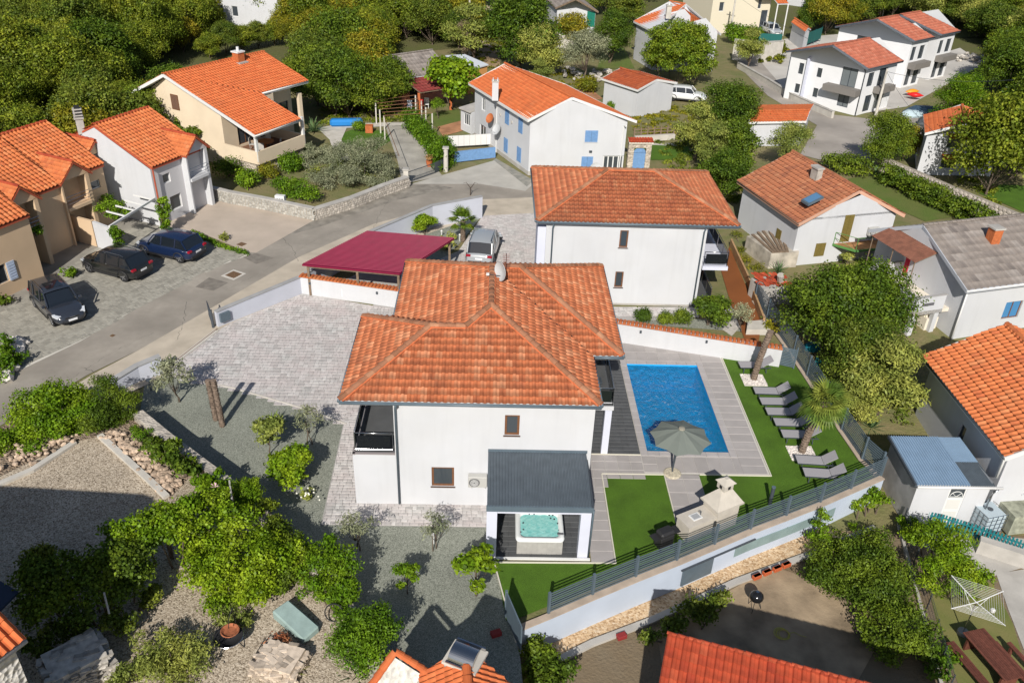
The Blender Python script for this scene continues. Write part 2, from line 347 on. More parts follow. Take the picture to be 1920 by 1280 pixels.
def slab(par,polys,m,th=.14,name='roof',drop=.0):
 drop*=2.2
 """solid roof boards under the tiles"""
 mb=MB()
 for poly in polys:
  P=[Vector(p)-Vector((0,0,drop))for p in poly]
  nz=sum((P[i].x*P[(i+1)%len(P)].y-P[(i+1)%len(P)].x*P[i].y)for i in range(len(P)))
  if nz<0:P=P[::-1]
  mb.add(P,[tuple(range(len(P)))]);mb.add([p-Vector((0,0,th))for p in P],[tuple(range(len(P)-1,-1,-1))])
  n=len(P);mb.add(P+[p-Vector((0,0,th))for p in P],[(i,i+n,(i+1)%n+n,(i+1)%n)for i in range(n)])
 return part(name,mb,m,par,fix=False)
CAPC={}
def ridge(par,p,q,m,r=.13,step=.36,lift=.03,pieces=True,mortar=False):
 p=Vector(p);q=Vector(q)
 if mortar:g=MB();g.beam(p+Vector((0,0,.06)),q+Vector((0,0,.06)),.36,.05);part('ridge_mortar',g,mat('orange_mortar',(.60,.17,.07),.85,noise=(4,.2)),par);lift+=.05
 d=q-p;L=d.length;d.normalize()
 n=max(1,int(L/step));st=L/n;k=(m.name,r,round(st,2))
 if k not in CAPC:
  mb=MB();vs=[]
  for(y,rr,zz)in((-.03,r*1.12,.02),(st,r*.9,0)):
   for j in range(7):
    t=math.pi*j/6;vs.append((rr*math.cos(t),y,rr*math.sin(t)*.75+zz))
  for j in range(7):
   t=math.pi*j/6;vs.append((r*.9*math.cos(t),-.03,r*.9*math.sin(t)*.7))
  mb.add(vs,[(i+1,i,i+7,i+8)for i in range(6)]+[(i+14,i,i+1,i+15)for i in range(6)]);CAPC[k]=(mesh_of(mb,m,fix=False),mb)
 me,mb=CAPC[k];a=d.cross(Vector((0,0,1))).normalized();nn=a.cross(d);rot=Matrix((a,d,nn)).transposed().to_4x4();big=MB()
 for i in range(n):
  M=Matrix.Translation(p+d*st*i+Vector((0,0,lift)))@rot
  if pieces:piece('ridge_tile',me,par,M)
  else:big.add([M@Vector(x)for x in mb.v],mb.f)
 if not pieces:
  o=part('ridge_tiles',big,m,par,fix=False,kind='stuff')
def gutter(par,p,q,m,r=.07):
 mb=MB();mb.tube([p,q],r,8);return part('gutter',mb,m,par,smooth=True)
def downpipe(par,pts,m,r=.05):mb=MB();mb.tube(pts,r,7);return part('downpipe',mb,m,par,smooth=True)
class Wall:
 """outside lies to the right of p0 -> p1"""
 def __init__(s,p0,p1):s.p=Vector((p0[0],p0[1],0));q=Vector((p1[0],p1[1],0));s.L=(q-s.p).length;s.u=(q-s.p)/s.L;s.n=Vector((s.u.y,-s.u.x,0))
 def pt(s,u,z,n=0):return s.p+s.u*u+s.n*n+Vector((0,0,z))
 def box(s,mb,u0,u1,z0,z1,n0,n1):
  B=[s.pt(u0,z0,n0),s.pt(u1,z0,n0),s.pt(u1,z0,n1),s.pt(u0,z0,n1)];return mb.hull(B,[b+Vector((0,0,z1-z0))for b in B])
 def surf(s,mb,z0,z1,ops=(),depth=.14,gable=None,u0=0,u1=None):
  u1=s.L if u1 is None else u1
  us=sorted({u0,u1,*[o[0]for o in ops],*[o[1]for o in ops]});zs=sorted({z0,z1,*[o[2]for o in ops],*[o[3]for o in ops]})
  for a,b in zip(us,us[1:]):
   for c,d in zip(zs,zs[1:]):
    um,zm=(a+b)/2,(c+d)/2
    if any(o[0]<um<o[1]and o[2]<zm<o[3]for o in ops):continue
    mb.face(s.pt(a,c),s.pt(b,c),s.pt(b,d),s.pt(a,d))
  for o in ops:
   a,b,c,d=o[:4];D=-(o[4]if len(o)>4 else depth)
   mb.face(s.pt(a,c),s.pt(b,c),s.pt(b,c,D),s.pt(a,c,D));mb.face(s.pt(a,d,D),s.pt(b,d,D),s.pt(b,d),s.pt(a,d))
   mb.face(s.pt(a,c,D),s.pt(a,d,D),s.pt(a,d),s.pt(a,c));mb.face(s.pt(b,c),s.pt(b,d),s.pt(b,d,D),s.pt(b,c,D))
  if gable:mb.face(*[s.pt(a,c)for a,c in gable])
def window(par,W,u0,u1,z0,z1,fm,n=-.09,style='plain',sill=None,shutter=None,name='window',gm=None,mull=1,fw=.06):
 mb=MB();gm=gm or M_glass
 W.box(mb,u0,u1,z0,z0+fw,n-.05,n);W.box(mb,u0,u1,z1-fw,z1,n-.05,n);W.box(mb,u0,u0+fw,z0+fw,z1-fw,n-.05,n-.002);W.box(mb,u1-fw,u1,z0+fw,z1-fw,n-.05,n-.002)
 for i in range(1,mull):
  c=u0+(u1-u0)*i/mull;W.box(mb,c-fw/2,c+fw/2,z0+fw,z1-fw,n-.045,n-.004)
 f=part(name,mb,fm,par)
 for i in range(mull):
  a=u0+(u1-u0)*i/mull;b=u0+(u1-u0)*(i+1)/mull
  g=MB();W.box(g,a+fw*.6,b-fw*.6,z0+fw*.8,z1-fw*.8,n-.04,n-.03);part('pane',g,gm,f)
 if sill:g=MB();W.box(g,u0-.05,u1+.05,z0-.05,z0-.003,n,.05);part('window_sill',g,sill,par)
 if shutter=='closed' or(isinstance(shutter,tuple)and shutter[0]=='closed'):
  sm=shutter[1];c=(u0+u1)/2
  for a,b in((u0,c-.01),(c+.01,u1)):
   g=MB();W.box(g,a,b,z0,z1,-.02,.03)
   k=int((z1-z0)/.12)
   for i in range(k):zz=z0+.06+(z1-z0-.12)*i/k;W.box(g,a+.06,b-.06,zz,zz+.035,.03,.045)
   part('shutter',g,sm,par)
 elif isinstance(shutter,tuple):
  sm=shutter[1];w_=(u1-u0)/2
  for a,b in((u0-w_,u0-.02),(u1+.02,u1+w_)):
   g=MB();W.box(g,a,b,z0,z1,.02,.07)
   for i in range(6):zz=z0+.08+(z1-z0-.16)*i/6;W.box(g,a+.06,b-.06,zz,zz+.05,.07,.085)
   part('shutter',g,sm,par)
 return f
def walls(par,foot,z0,z1,m,ops={},gables={},name='wall',skip=(),depth=.14,base=None,z1s=None):
 """one wall part per side of the footprint (counterclockwise)"""
 out=[]
 for i in range(len(foot)):
  W=Wall(foot[i],foot[(i+1)%len(foot)]);out.append(W)
  if i in skip:continue
  mb=MB();zz=z1s[i]if z1s and z1s[i]else z1
  W.surf(mb,z0,zz,ops.get(i,()),depth,gables.get(i));part(name,mb,m,par,fix=False)
  if i in ops:
   g=MB()
   for o in ops[i]:D=-(o[4]if len(o)>4 else depth)-.005;g.face(W.pt(o[0]-.02,o[2]-.02,D),W.pt(o[1]+.02,o[2]-.02,D),W.pt(o[1]+.02,o[3]+.02,D),W.pt(o[0]-.02,o[3]+.02,D))
   part('interior',g,M_dark,par,fix=False)
  if base:
   g=MB();W.box(g,-.01,W.L+.01,z0,z0+base[0],.003,.035);part('plinth',g,base[1],par)
 return out
# ================================================================ vegetation builders
def leaf_mesh(blobs,n,size,m,seed=0,asp=.55,shell=.55,org=(0,0,0),droop=.0,squash=1.0,minz=None):
 """n rhombic leaves spread through a set of blobs (x,y,z,r[,rz])"""
 rg=np.random.RandomState(seed);B=np.array([(b[0],b[1],b[2],b[3],(b[4]if len(b)>4 else b[3]*squash))for b in blobs],float)
 w_=B[:,3]**2;idx=rg.choice(len(B),n,p=w_/w_.sum());d=rg.normal(size=(n,3));d/=np.linalg.norm(d,axis=1)[:,None]
 d[:,2]=np.where(d[:,2]<-.25,-d[:,2]*rg.uniform(-1,1,n),d[:,2])
 r=(shell+(1-shell)*rg.rand(n)**.6);r*=1+.12*rg.normal(size=n)
 ph=rg.uniform(0,6.28,(len(B),3));lump=1+.13*np.sin(5*d[:,0]+ph[idx,0])*np.sin(5*d[:,1]+ph[idx,1])+.1*np.sin(9*d[:,2]+ph[idx,2])
 r*=lump
 c=B[idx,:3]+d*r[:,None]*np.stack([B[idx,3],B[idx,3],B[idx,4]],1)
 if minz is not None:c[:,2]=np.maximum(c[:,2],minz+.05*rg.rand(n))
 nn=d*.9+rg.normal(size=(n,3))*.75;nn[:,2]+=.35;nn/=np.linalg.norm(nn,axis=1)[:,None]
 t=rg.normal(size=(n,3));t[:,2]-=droop;a=np.cross(nn,t);a/=np.linalg.norm(a,axis=1)[:,None];b=np.cross(nn,a)
 s=size*rg.uniform(.6,1.35,n)[:,None];L=b*s*.5;Wd=a*s*asp*.5
 V=np.stack([c-L,c+Wd-L*.1+nn*s*.06,c+L,c-Wd-L*.1+nn*s*.06],1).reshape(-1,3)-np.array(org)
 F=np.arange(4*n).reshape(-1,4);me=bpy.data.meshes.new('leaves');me.vertices.add(4*n);me.vertices.foreach_set('co',V.ravel())
 me.loops.add(4*n);me.loops.foreach_set('vertex_index',F.ravel().astype(np.int32));me.polygons.add(n);me.polygons.foreach_set('loop_start',np.arange(0,4*n,4,dtype=np.int32));me.polygons.foreach_set('loop_total',np.full(n,4,np.int32))
 me.update();me.validate();me.materials.append(m);return me
LG=dict(
 forest=leafmat('leaf_forest',(.12,.175,.015),.55,.02,.3,(.24,.28,.025)),
 forest2=leafmat('leaf_forest_dark',(.085,.135,.016),.55,.02,.25,(.16,.20,.025)),
 yellow=leafmat('leaf_yellowing',(.17,.19,.015),.55,.02,.3,(.30,.27,.02)),
 laurel=leafmat('leaf_laurel',(.072,.125,.012),.55,.015,.25,(.15,.215,.018)),
 bright=leafmat('leaf_bright',(0.127,0.236,0.009),.55,.015,.35,(0.238,0.346,0.017)),
 olive=leafmat('leaf_olive',(0.201,0.224,0.128),.35,.015,.2,(0.333,0.344,0.210)),
 willow=leafmat('leaf_grey_green',(0.221,0.265,0.054),.35,.02,.25,(0.369,0.391,0.084)),
 dark=leafmat('leaf_dark',(0.072,0.117,0.011),.55,.02,.2,(0.140,0.199,0.013)),
 hedge=leafmat('leaf_hedge',(0.088,0.176,0.009),.55,.01,.3,(0.175,0.294,0.015)),
 rust=leafmat('leaf_dry',(0.350,0.160,0.060),.5,.02,.2,(0.455,0.256,0.105)),
 palm=leafmat('leaf_palm',(.11,.18,.03),.3,.01,.25,(.22,.26,.045)),
 cycad=leafmat('leaf_cycad',(0.061,0.136,0.018),.3,.01,.2,(0.175,0.256,0.030)),
 agave=leafmat('leaf_agave',(0.105,0.176,0.075),.25,.01,.15,(0.175,0.256,0.105)),
 twig=leafmat('twigs',(0.280,0.192,0.135),.3,.02,.1,(0.385,0.288,0.210)))
def rblobs(seed,R,H0,H1,k,rmin=.32,rmax=.5,top=.75):
 """blobs filling a crown between heights H0 and H1 with radius R"""
 rr=random.Random(seed);out=[];hz=(H1-H0)/2;cz=(H0+H1)/2
 for i in range(k):
  th=i*2.399+rr.uniform(-.4,.4);f=((i+.5)/k)**.5;r=rr.uniform(rmin,rmax)*R
  zf=rr.uniform(-.75,.85);lim=math.sqrt(max(.05,1-(zf if zf>0 else zf*.8)**2))
  d=f*(R*lim-r*.55);out.append((d*math.cos(th),d*math.sin(th),cz+zf*(hz-r*.5),r,r*.8))
 out.append((0,0,H1-R*.35,R*.45,R*.35));return out
class Proto:
 def __init__(s,name,cat,fn):s.name=name;s.cat=cat;s.fn=fn;s.root=None;s.used=False
 def place(s,loc,label,group=None,rz=None,scale=1.0,mat_=None,tilt=None):
  if s.root is None:s.root=link(s.name,None,None,(0,0,0));s.root['category']=s.cat;s.fn(s.root)
  rz=random.uniform(0,6.28)if rz is None else rz;loc=Vector(loc)
  if not s.used:o=s.root;s.used=True;CH[o]=[c for c in list(ORG)if c.parent==o]
  else:o=copy_tree(s.root)
  if s.used and 'group' in o and not group:del o['group']
  o.location=loc;ORG[o]=loc;o.rotation_euler=(tilt[0],tilt[1],rz)if tilt else(0,0,rz)
  o.scale=scale if hasattr(scale,'__len__')else(scale,)*3
  o['label']=label
  if group:o['group']=group
  if mat_ is not None:
   for c in o.children:
    if c.name.startswith('crown'):c.material_slots[0].link='OBJECT';c.material_slots[0].material=mat_
  return o
def tree_fn(seed,H,R,base,nb,nl,ls,m,trunks=1,asp=.6,tr=.11,shell=.5,limbs=7,droop=0,lean=0):
 def fn(root):
  bl=rblobs(seed,R,base,H,nb);rr=random.Random(seed);mb=MB()
  for t in range(trunks):
   a=rr.uniform(0,6.28);o=(0.12*(trunks>1)*math.cos(a),.12*(trunks>1)*math.sin(a));top=(lean*.5+rr.uniform(-.15,.15)*R*(trunks>1 and 2 or 1),rr.uniform(-.2,.2)*R,base+(H-base)*.45)
   mid=((o[0]+top[0])*.4+rr.uniform(-.08,.08),(o[1]+top[1])*.4,base*.8)
   mb.tube([(o[0],o[1],-.1),(o[0]*1.1,o[1]*1.1,base*.35),mid,top],tr,7,tr*.4)
  for b in sorted(bl,key=lambda b:-b[3])[:limbs]:
   s0=Vector((0,0,base*.85));e=Vector(b[:3]);mb.tube([s0,s0.lerp(e,.5)+Vector((0,0,-.1*R)),e],tr*.45,5,tr*.12)
  part('trunk',mb,M_bark,root,smooth=True)
  tag(link('crown',leaf_mesh(bl,nl,ls,m,seed,asp,shell,droop=droop),root))
 return fn
PR={}
for i,(H,R)in enumerate(((6.2,2.7),(7.2,2.9),(5.4,2.6),(6.6,2.3))):
 PR['forest%d'%i]=Proto('broadleaf_tree','tree',tree_fn(20+i,H,R+.5,.45,30,17000,.21,LG['forest'],1))
for i in range(2):PR['round%d'%i]=Proto('round_tree','tree',tree_fn(40+i,6.0,2.9,.7,30,24000,.155,LG['laurel'],2,tr=.13))
PR['fig']=Proto('fig_tree','tree',tree_fn(50,3.6,1.9,.7,18,5200,.23,LG['bright'],3,.8,.07))
PR['young']=Proto('young_tree','tree',tree_fn(51,2.1,.85,.75,9,1600,.14,LG['bright'],1,.6,.035,.35))
PR['young2']=Proto('young_tree','tree',tree_fn(52,2.3,.8,.8,8,1200,.15,LG['bright'],1,.6,.035,.3))
PR['olive']=Proto('olive_tree','tree',tree_fn(53,4.6,2.1,1.3,15,9000,.17,LG['olive'],1,.3,.11,.3))
PR['youngolive']=Proto('young_olive_tree','tree',tree_fn(54,1.9,.75,.55,9,1300,.13,LG['olive'],2,.28,.025,.15))
PR['youngolive2']=Proto('young_olive_tree','tree',tree_fn(55,1.8,.7,.6,6,700,.13,LG['olive'],2,.28,.03,.1))
PR['willow']=Proto('feathery_tree','tree',tree_fn(56,5.2,2.2,1.2,16,9000,.22,LG['willow'],2,.35,.1,.3,droop=1))
PR['bare']=Proto('half_bare_tree','tree',tree_fn(57,5.0,1.6,.9,14,3200,.2,LG['twig'],4,.2,.05,.1,12))
PR['conifer']=Proto('dense_round_tree','tree',tree_fn(58,5.4,2.6,.5,34,24000,.16,LG['bright'],1,.4,.12,.55))
def shrub_fn(seed,R,H,nb,nl,ls,m,asp=.55):
 def fn(root):
  rr=random.Random(seed);bl=[(rr.uniform(-.5,.5)*R,rr.uniform(-.5,.5)*R,rr.uniform(.3,.65)*H,R*rr.uniform(.4,.6),H*.38)for i in range(nb)]
  mb=MB()
  for i in range(5):a=i*1.26;mb.tube([(0,0,-.05),(.2*R*math.cos(a),.2*R*math.sin(a),H*.3),(.5*R*math.cos(a),.5*R*math.sin(a),H*.6)],.025,5,.01)
  part('stem',mb,M_bark,root);tag(link('crown',leaf_mesh(bl,nl,ls,m,seed,asp,.4,minz=.02),root))
 return fn
PR['shrub']=Proto('shrub','shrub',shrub_fn(60,1.0,1.3,9,2600,.13,LG['bright']))
PR['shrubd']=Proto('shrub','shrub',shrub_fn(61,1.0,1.2,10,2600,.11,LG['laurel'],.5))
PR['lowplant']=Proto('low_plant','plant',shrub_fn(62,.4,.5,6,300,.13,LG['bright']))
def fan_fn(n,L,m,leaflets=14,stem=.5,up=.6,wid=.05,spread=1.5):
 """rosette of fan fronds"""
 mb=MB();mb.tube([(0,0,0),(stem,0,.06)],.018,4,.012)
 for k in range(leaflets):
  a=(k/(leaflets-1)-.5)*2*spread;c,s_=math.cos(a),math.sin(a);l=L*(1-.25*abs(a)/spread)
  o=Vector((stem,0,.06));q=o+Vector((c*l*.6,s_*l*.6,.05));e=o+Vector((c*l,s_*l,-.16*l));w_=Vector((-s_,c,0))*wid
  mb.face(o,q+w_,e,q-w_)
 return mesh_of(mb,m,fix=False)
def palm(loc,label,top,m=None,nf=34,L=.8,r0=.17,bend=(0,0),group=None,crown=True):
 t=thing('palm_tree',label,'palm tree',loc,group);l=Vector(loc);H=top-l.z;pts=[]
 for i in range(22):f=i/21;pts.append(l+Vector((bend[0]*f**1.5,bend[1]*f**1.5,H*f)))
 mb=MB();rr=random.Random(3)
 n=12;vs=[]
 for i,p in enumerate(pts):
  for sub in(0,1):
   for j in range(n):
    a=2*math.pi*j/n+i*.3;rad=r0*(1.06 if sub else.92)*(1+.09*rr.uniform(-1,1));vs.append(p+Vector((rad*math.cos(a),rad*math.sin(a),sub*H/26)))
 k=44;mb.add(vs,[(i*n+j,i*n+(j+1)%n,(i+1)*n+(j+1)%n,(i+1)*n+j)for i in range(k-1)for j in range(n)]+[tuple(range((k-1)*n,k*n))])
 for i in range(260):
  f=rr.random();p=l+Vector((bend[0]*f**1.5,bend[1]*f**1.5,H*f));a=rr.uniform(0,6.28);d=Vector((math.cos(a),math.sin(a),0));q=p+d*r0*.9;s_=Vector((-d.y,d.x,0))*.03
  mb.face(q-s_,q+s_,q+d*.07+Vector((0,0,.1)))
 part('trunk',mb,mat('palm_fibre',(.20,.15,.115),.95,noise=(9,.35),bump=(30,.5)),t,fix=False)
 if crown:
  data=fan_fn(nf,L,m or LG['palm'],16,.55,wid=.045);tp=pts[-1]
  for i in range(nf):
   a=i*2.4;el=1.25-1.9*(i/nf)**1.1;rot=Matrix.Rotation(a,4,'Z')@Matrix.Rotation(-el,4,'Y')@Matrix.Rotation(rr.uniform(-.3,.3),4,'X')@Matrix.Scale(rr.uniform(.85,1.1),4)
   piece('frond',data,t,Matrix.Translation(tp+Vector((0,0,-.05)))@rot)
 return t
def rosette(loc,label,name='cycad',cat='plant',n=26,L=.7,m=None,wid=.05,arch=.35,group=None,el0=1.3,el1=.1):
 t=thing(name,label,cat,loc,group);mb=MB();k=5;pr=None
 for side in(-1,1):
  pass
 P=[Vector((L*f,0,arch*L*(f-1.25*f*f)))for f in[i/k for i in range(k+1)]]
 for a,b,f in zip(P,P[1:],range(k)):
  w0=wid*(1-.15*f)*(.5 if f==0 else 1);w1=wid*(1-.15*(f+1))if f<k-1 else.004
  mb.face(a+Vector((0,-w0,0)),b+Vector((0,-w1,0)),b,a);mb.face(a,b,b+Vector((0,w1,0)),a+Vector((0,w0,0)))
 me=mesh_of(mb,m or LG['cycad'],fix=False);rr=random.Random(n)
 for i in range(n):
  el=el0+(el1-el0)*(i/n);piece('frond',me,t,Matrix.Translation(Vector(loc)+Vector((0,0,.05)))@Matrix.Rotation(i*2.4,4,'Z')@Matrix.Rotation(-el,4,'Y')@Matrix.Scale(rr.uniform(.8,1.1),4))
 mb=MB();mb.tube([Vector(loc)-Vector((0,0,.05)),Vector(loc)+Vector((0,0,.12))],.07,7,.05);part('stem',mb,M_bark,t);return t
def mass(name,label,cat,blobs,n,ls,m,asp=.6,seed=1,group=None,kind=None,shell=.35,stems=None,partname='foliage',minz=None):
 """one plant whose foliage fills blobs given in place coordinates"""
 r_=random.Random(seed+99);k_=[]
 for b in blobs:
  rz_=b[4]if len(b)>4 else b[3]*.8
  for i in range(1 if name=='hedge' else 6):q=b[3]*(.05 if name=='hedge' else.68);k_.append((b[0]+r_.uniform(-q,q),b[1]+r_.uniform(-q,q),b[2]+r_.uniform(-.5,.6)*rz_,b[3]*(1 if name=='hedge' else r_.uniform(.4,.78)),rz_*(1 if name=='hedge' else r_.uniform(.4,.7))))
 a=np.array([b[:3]for b in blobs]);loc=(a[:,0].mean(),a[:,1].mean(),stems if stems is not None else a[:,2].min()-blobs[0][3])
 t=thing(name,label,cat,loc,group);me=leaf_mesh(k_,n,ls,m,seed,asp,shell,org=loc,minz=minz);link(partname,me,t)
 mb=MB();rr=random.Random(seed)
 for b in blobs[:8]:mb.tube([(b[0]*.7+loc[0]*.3+rr.uniform(-.2,.2),b[1]*.7+loc[1]*.3,loc[2]-.05),(b[0]*.9+loc[0]*.1,b[1],b[2]-b[3]*.3),(b[0],b[1],b[2]+b[3]*.3)],.045,5,.015)
 part('stem',mb,M_bark,t,kind='stuff' if name=='hedge' else None);return t
def hedge(label,pts,wd,h,z,per=900,ls=.13,m=None,group=None,wob=.12,name='hedge',seed=5):
 bl=[];rr=random.Random(seed);pts=[Vector((p[0],p[1],0))for p in pts];L=0
 for a,b in zip(pts,pts[1:]):
  l=(b-a).length;L+=l;n=max(2,int(l/(wd*.45)))
  for i in range(n+1):
   p=a.lerp(b,i/n);r=wd*.5*rr.uniform(.9,1.2)
   for f in(.3,.72):bl.append((p.x+rr.uniform(-wob,wob),p.y+rr.uniform(-wob,wob),z+h*f,r,h*.36))
 return mass(name,label,'hedge',bl,int(per*L),ls,m or LG['hedge'],.6,seed,group,shell=.5,stems=z,minz=z)
# ================================================================ ground
A_soil=mat('dry_grass_soil',(.19,.17,.075),.95,noise=(.25,.85,8,(.10,.14,.035)),bump=(6,.6,'noise',.1),noise2=(1.3,.5,9,(.27,.20,.12)))
A_wood=mat('forest_floor',(.10,.115,.03),.95,noise=(.4,.5,7,(.13,.10,.06)),bump=(4,.6,'noise',.2))
A_grass=mat('lawn_grass',(.095,.15,.025),.95,noise=(.5,.6,8,(.16,.15,.05)),bump=(30,.7,'noise',.05))
A_turf=mat('artificial_turf',(.075,.155,.012),.95,noise=(.9,.16,6),bump=(55,.8,'noise',.05),noise2=(30,.15))
A_road=mat('asphalt_road',(.31,.28,.24),.93,noise=(.35,.22,9),bump=(45,.35),noise2=(2.4,.3,7,(.22,.195,.165)))
A_verge=mat('sandy_concrete',(.47,.41,.33),.93,noise=(.8,.15,8),bump=(40,.3))
A_greygravel=gravel('green_grey_gravel',[(.12,.13,.105),(.20,.21,.175),(.25,.262,.22),(.34,.35,.30)],34,.6,.12)
A_whitegravel=gravel('cream_gravel',[(.16,.125,.09),(.36,.295,.22),(.45,.38,.29),(.58,.50,.40)],21,.9,.15)
A_sandpath=gravel('sandy_gravel',[(.34,.21,.11),(.50,.34,.20),(.60,.43,.26),(.68,.54,.38)],13,.6,.2)
def tile2(name,c,r,nz=.08):return mat(name,c,.85,rnd=r,noise=(2.5,nz,6),bump=(40,.15))
FENCE=[G(a,b)for a,b in((945,1190),(1028,1152.3),(1110.3,1117),(1191,1083.5),(1268,1053),(1338.8,1023),(1406,994.4),(1473,969),(1537,944),(1594,919),(1650,894.5))]
C0=FENCE[-1]
hi=[(-700,-60),(-.6,-60),(.2,16),(.9,22.0),(C0.x,C0.y),(17.75,41.5),(17.0,48.2),(60,48.2),(900,48.2),(900,900),(-700,900)]
ground('terrain',[hi[0],hi[1],hi[2],hi[3],(-700,22)],-.03,A_soil,px=False)
ground('terrain',[(-700,22),(.9,22.0),(1.5,22.3),(7.87,25.6),(7.87,48.2),(-700,48.2)],-.03,A_soil,px=False)
ground('terrain',[(7.87,25.6),(C0.x,C0.y),(18.7,32.89),(7.87,32.89)],-.03,A_soil,px=False)
ground('terrain',[(11.91,32.89),(18.7,32.89),(17.75,41.5),(17.0,48.2),(11.91,48.2)],-.03,A_soil,px=False)
ground('terrain',[(7.87,40.84),(11.91,40.84),(11.91,48.2),(7.87,48.2)],-.03,A_soil,px=False)
ground('terrain',[(-700,48.2),(900,48.2),(900,900),(-700,900)],-.03,A_soil,px=False)
ground('lower_yard',[(-.6,-60),(300,-60),(300,29),(14.5,29),(.9,22.0)],-1.45,mat('brown_soil',(.19,.14,.085),.95,noise=(.7,.4,8,(.22,.19,.14)),bump=(8,.6,'noise',.08)),px=False)  # brown earth with noise patches of a paler tone
mb=MB();mb.face((14.5,29,-1.45),(300,29,-1.45),(300,48.2,-.04),(16.9,48.2,-.04));struct('slope',mb,A_soil)
ground('woodland_floor',[(-150,62),(-36,70),(-24,95),(-8,118),(4,124),(14,135),(60,135),(200,160),(200,500),(-300,500)],-.02,A_wood,px=False)
ground('woodland_floor',[(56,70),(200,70),(200,170),(62,135),(58,112)],-.02,A_wood,px=False)
road=[(-60,800),(0,792),(165,690),(330,610),(470,520),(620,440),(745,372),(850,352),(1001,378),(1010,430),(1010,345),(985,335),(840,335),(770,345),(700,375),(590,412),(480,468),(390,522),(290,590),(150,672),(0,752),(-60,778)]
def strip(name,L,Rr,z,m):
 mb=MB()
 for i in range(len(L)-1):mb.face(G(*L[i],z),G(*L[i+1],z),G(*Rr[i+1],z),G(*Rr[i],z))
 return struct(name,mb,m)
strip('road',[(-80,812),(0,798),(165,702),(330,622),(470,545),(600,470),(735,428),(906,392),(1002,380)],
      [(-80,745),(0,712),(150,640),(262,575),(380,510),(480,440),(590,412),(755,345),(1002,342)],.004,A_road)
strip('verge',[(150,742),(225,745),(310,704),(412,622),(565,552),(700,472),(880,412)],[(120,735),(176,700),(262,655),(400,575),(560,482),(700,420),(870,375)],.0035+.0035,A_verge)
strip('road_side_strip',[(0,712),(150,640),(262,575),(380,510),(467,478)],[(-4,706),(147,634),(259,570),(377,505),(462,474)],.008,mat('pale_kerb_line',(.58,.55,.49),.9))
for k,pts in enumerate((((60,748),(140,705),(210,660),(300,618)),((330,640),(345,600),(352,560)),((420,545),(500,505),(590,450),(690,410)),((560,490),(545,462),(520,440)),((700,430),(712,400),(730,372)),((150,690),(190,700),(215,715)))):
 mb=MB();P_=[];r_=random.Random(k)
 for(a,b),(c,d)in zip(pts,pts[1:]):
  for i in range(9):P_.append(G(a+(c-a)*i/9,b+(d-b)*i/9,.009)+Vector((r_.uniform(-.09,.09),r_.uniform(-.09,.09),0)))
 for p,q in zip(P_,P_[1:]):w_=r_.uniform(.008,.03);mb.face(p,q,q+Vector((w_,w_,0)),p+Vector((w_,w_,0)))
 struct('asphalt_crack',mb,mat('crack_filler',(.13,.12,.105),.95))
ground('side_road',[(1590,296),(1540,300),(1500,290),(1532,235),(1510,222),(1440,180),(1400,140),(1375,95),(1420,82),(1470,165),(1560,215),(1650,225),(1715,205),(1740,250),(1650,262),(1630,300)],.004,mat('side_asphalt',(.33,.30,.27),.93,noise=(.3,.2,8),bump=(30,.3)))
ground('house_forecourt',[(1395,80),(1475,172),(1602,215),(1700,200),(1845,120),(1800,90),(1700,120),(1620,60)],.008,mat('forecourt_concrete',(.50,.475,.44),.93,noise=(.3,.12,8),bump=(30,.2)))
ground('village_lane',[(905,60),(940,0),(985,-30),(965,-60),(900,-20),(870,60),(905,112),(935,112)],.003,mat('dusty_lane',(.42,.34,.25),.95,noise=(.5,.3,8)))
P_cobble=mat('cobble_grey',(.30,.285,.245),.9,rnd=.16,noise=(1.5,.12,6),bump=(30,.3))
ground('parking_court',[(-20,550),(100,470),(190,400),(330,385),(330,425),(460,477),(378,512),(260,575),(148,640),(0,706),(-60,735),(-60,590)],.006,mat('cobble_joint',(.25,.235,.205),.95,noise=(1,.15)))
ground('pink_forecourt',[(362,360),(395,368),(480,388),(590,412),(480,474),(463,472),(385,440),(300,424),(300,392)],.01,mat('pinkish_setts',(.47,.395,.325),.93,noise=(.6,.1,8),bump=(25,.5,'voronoi')))
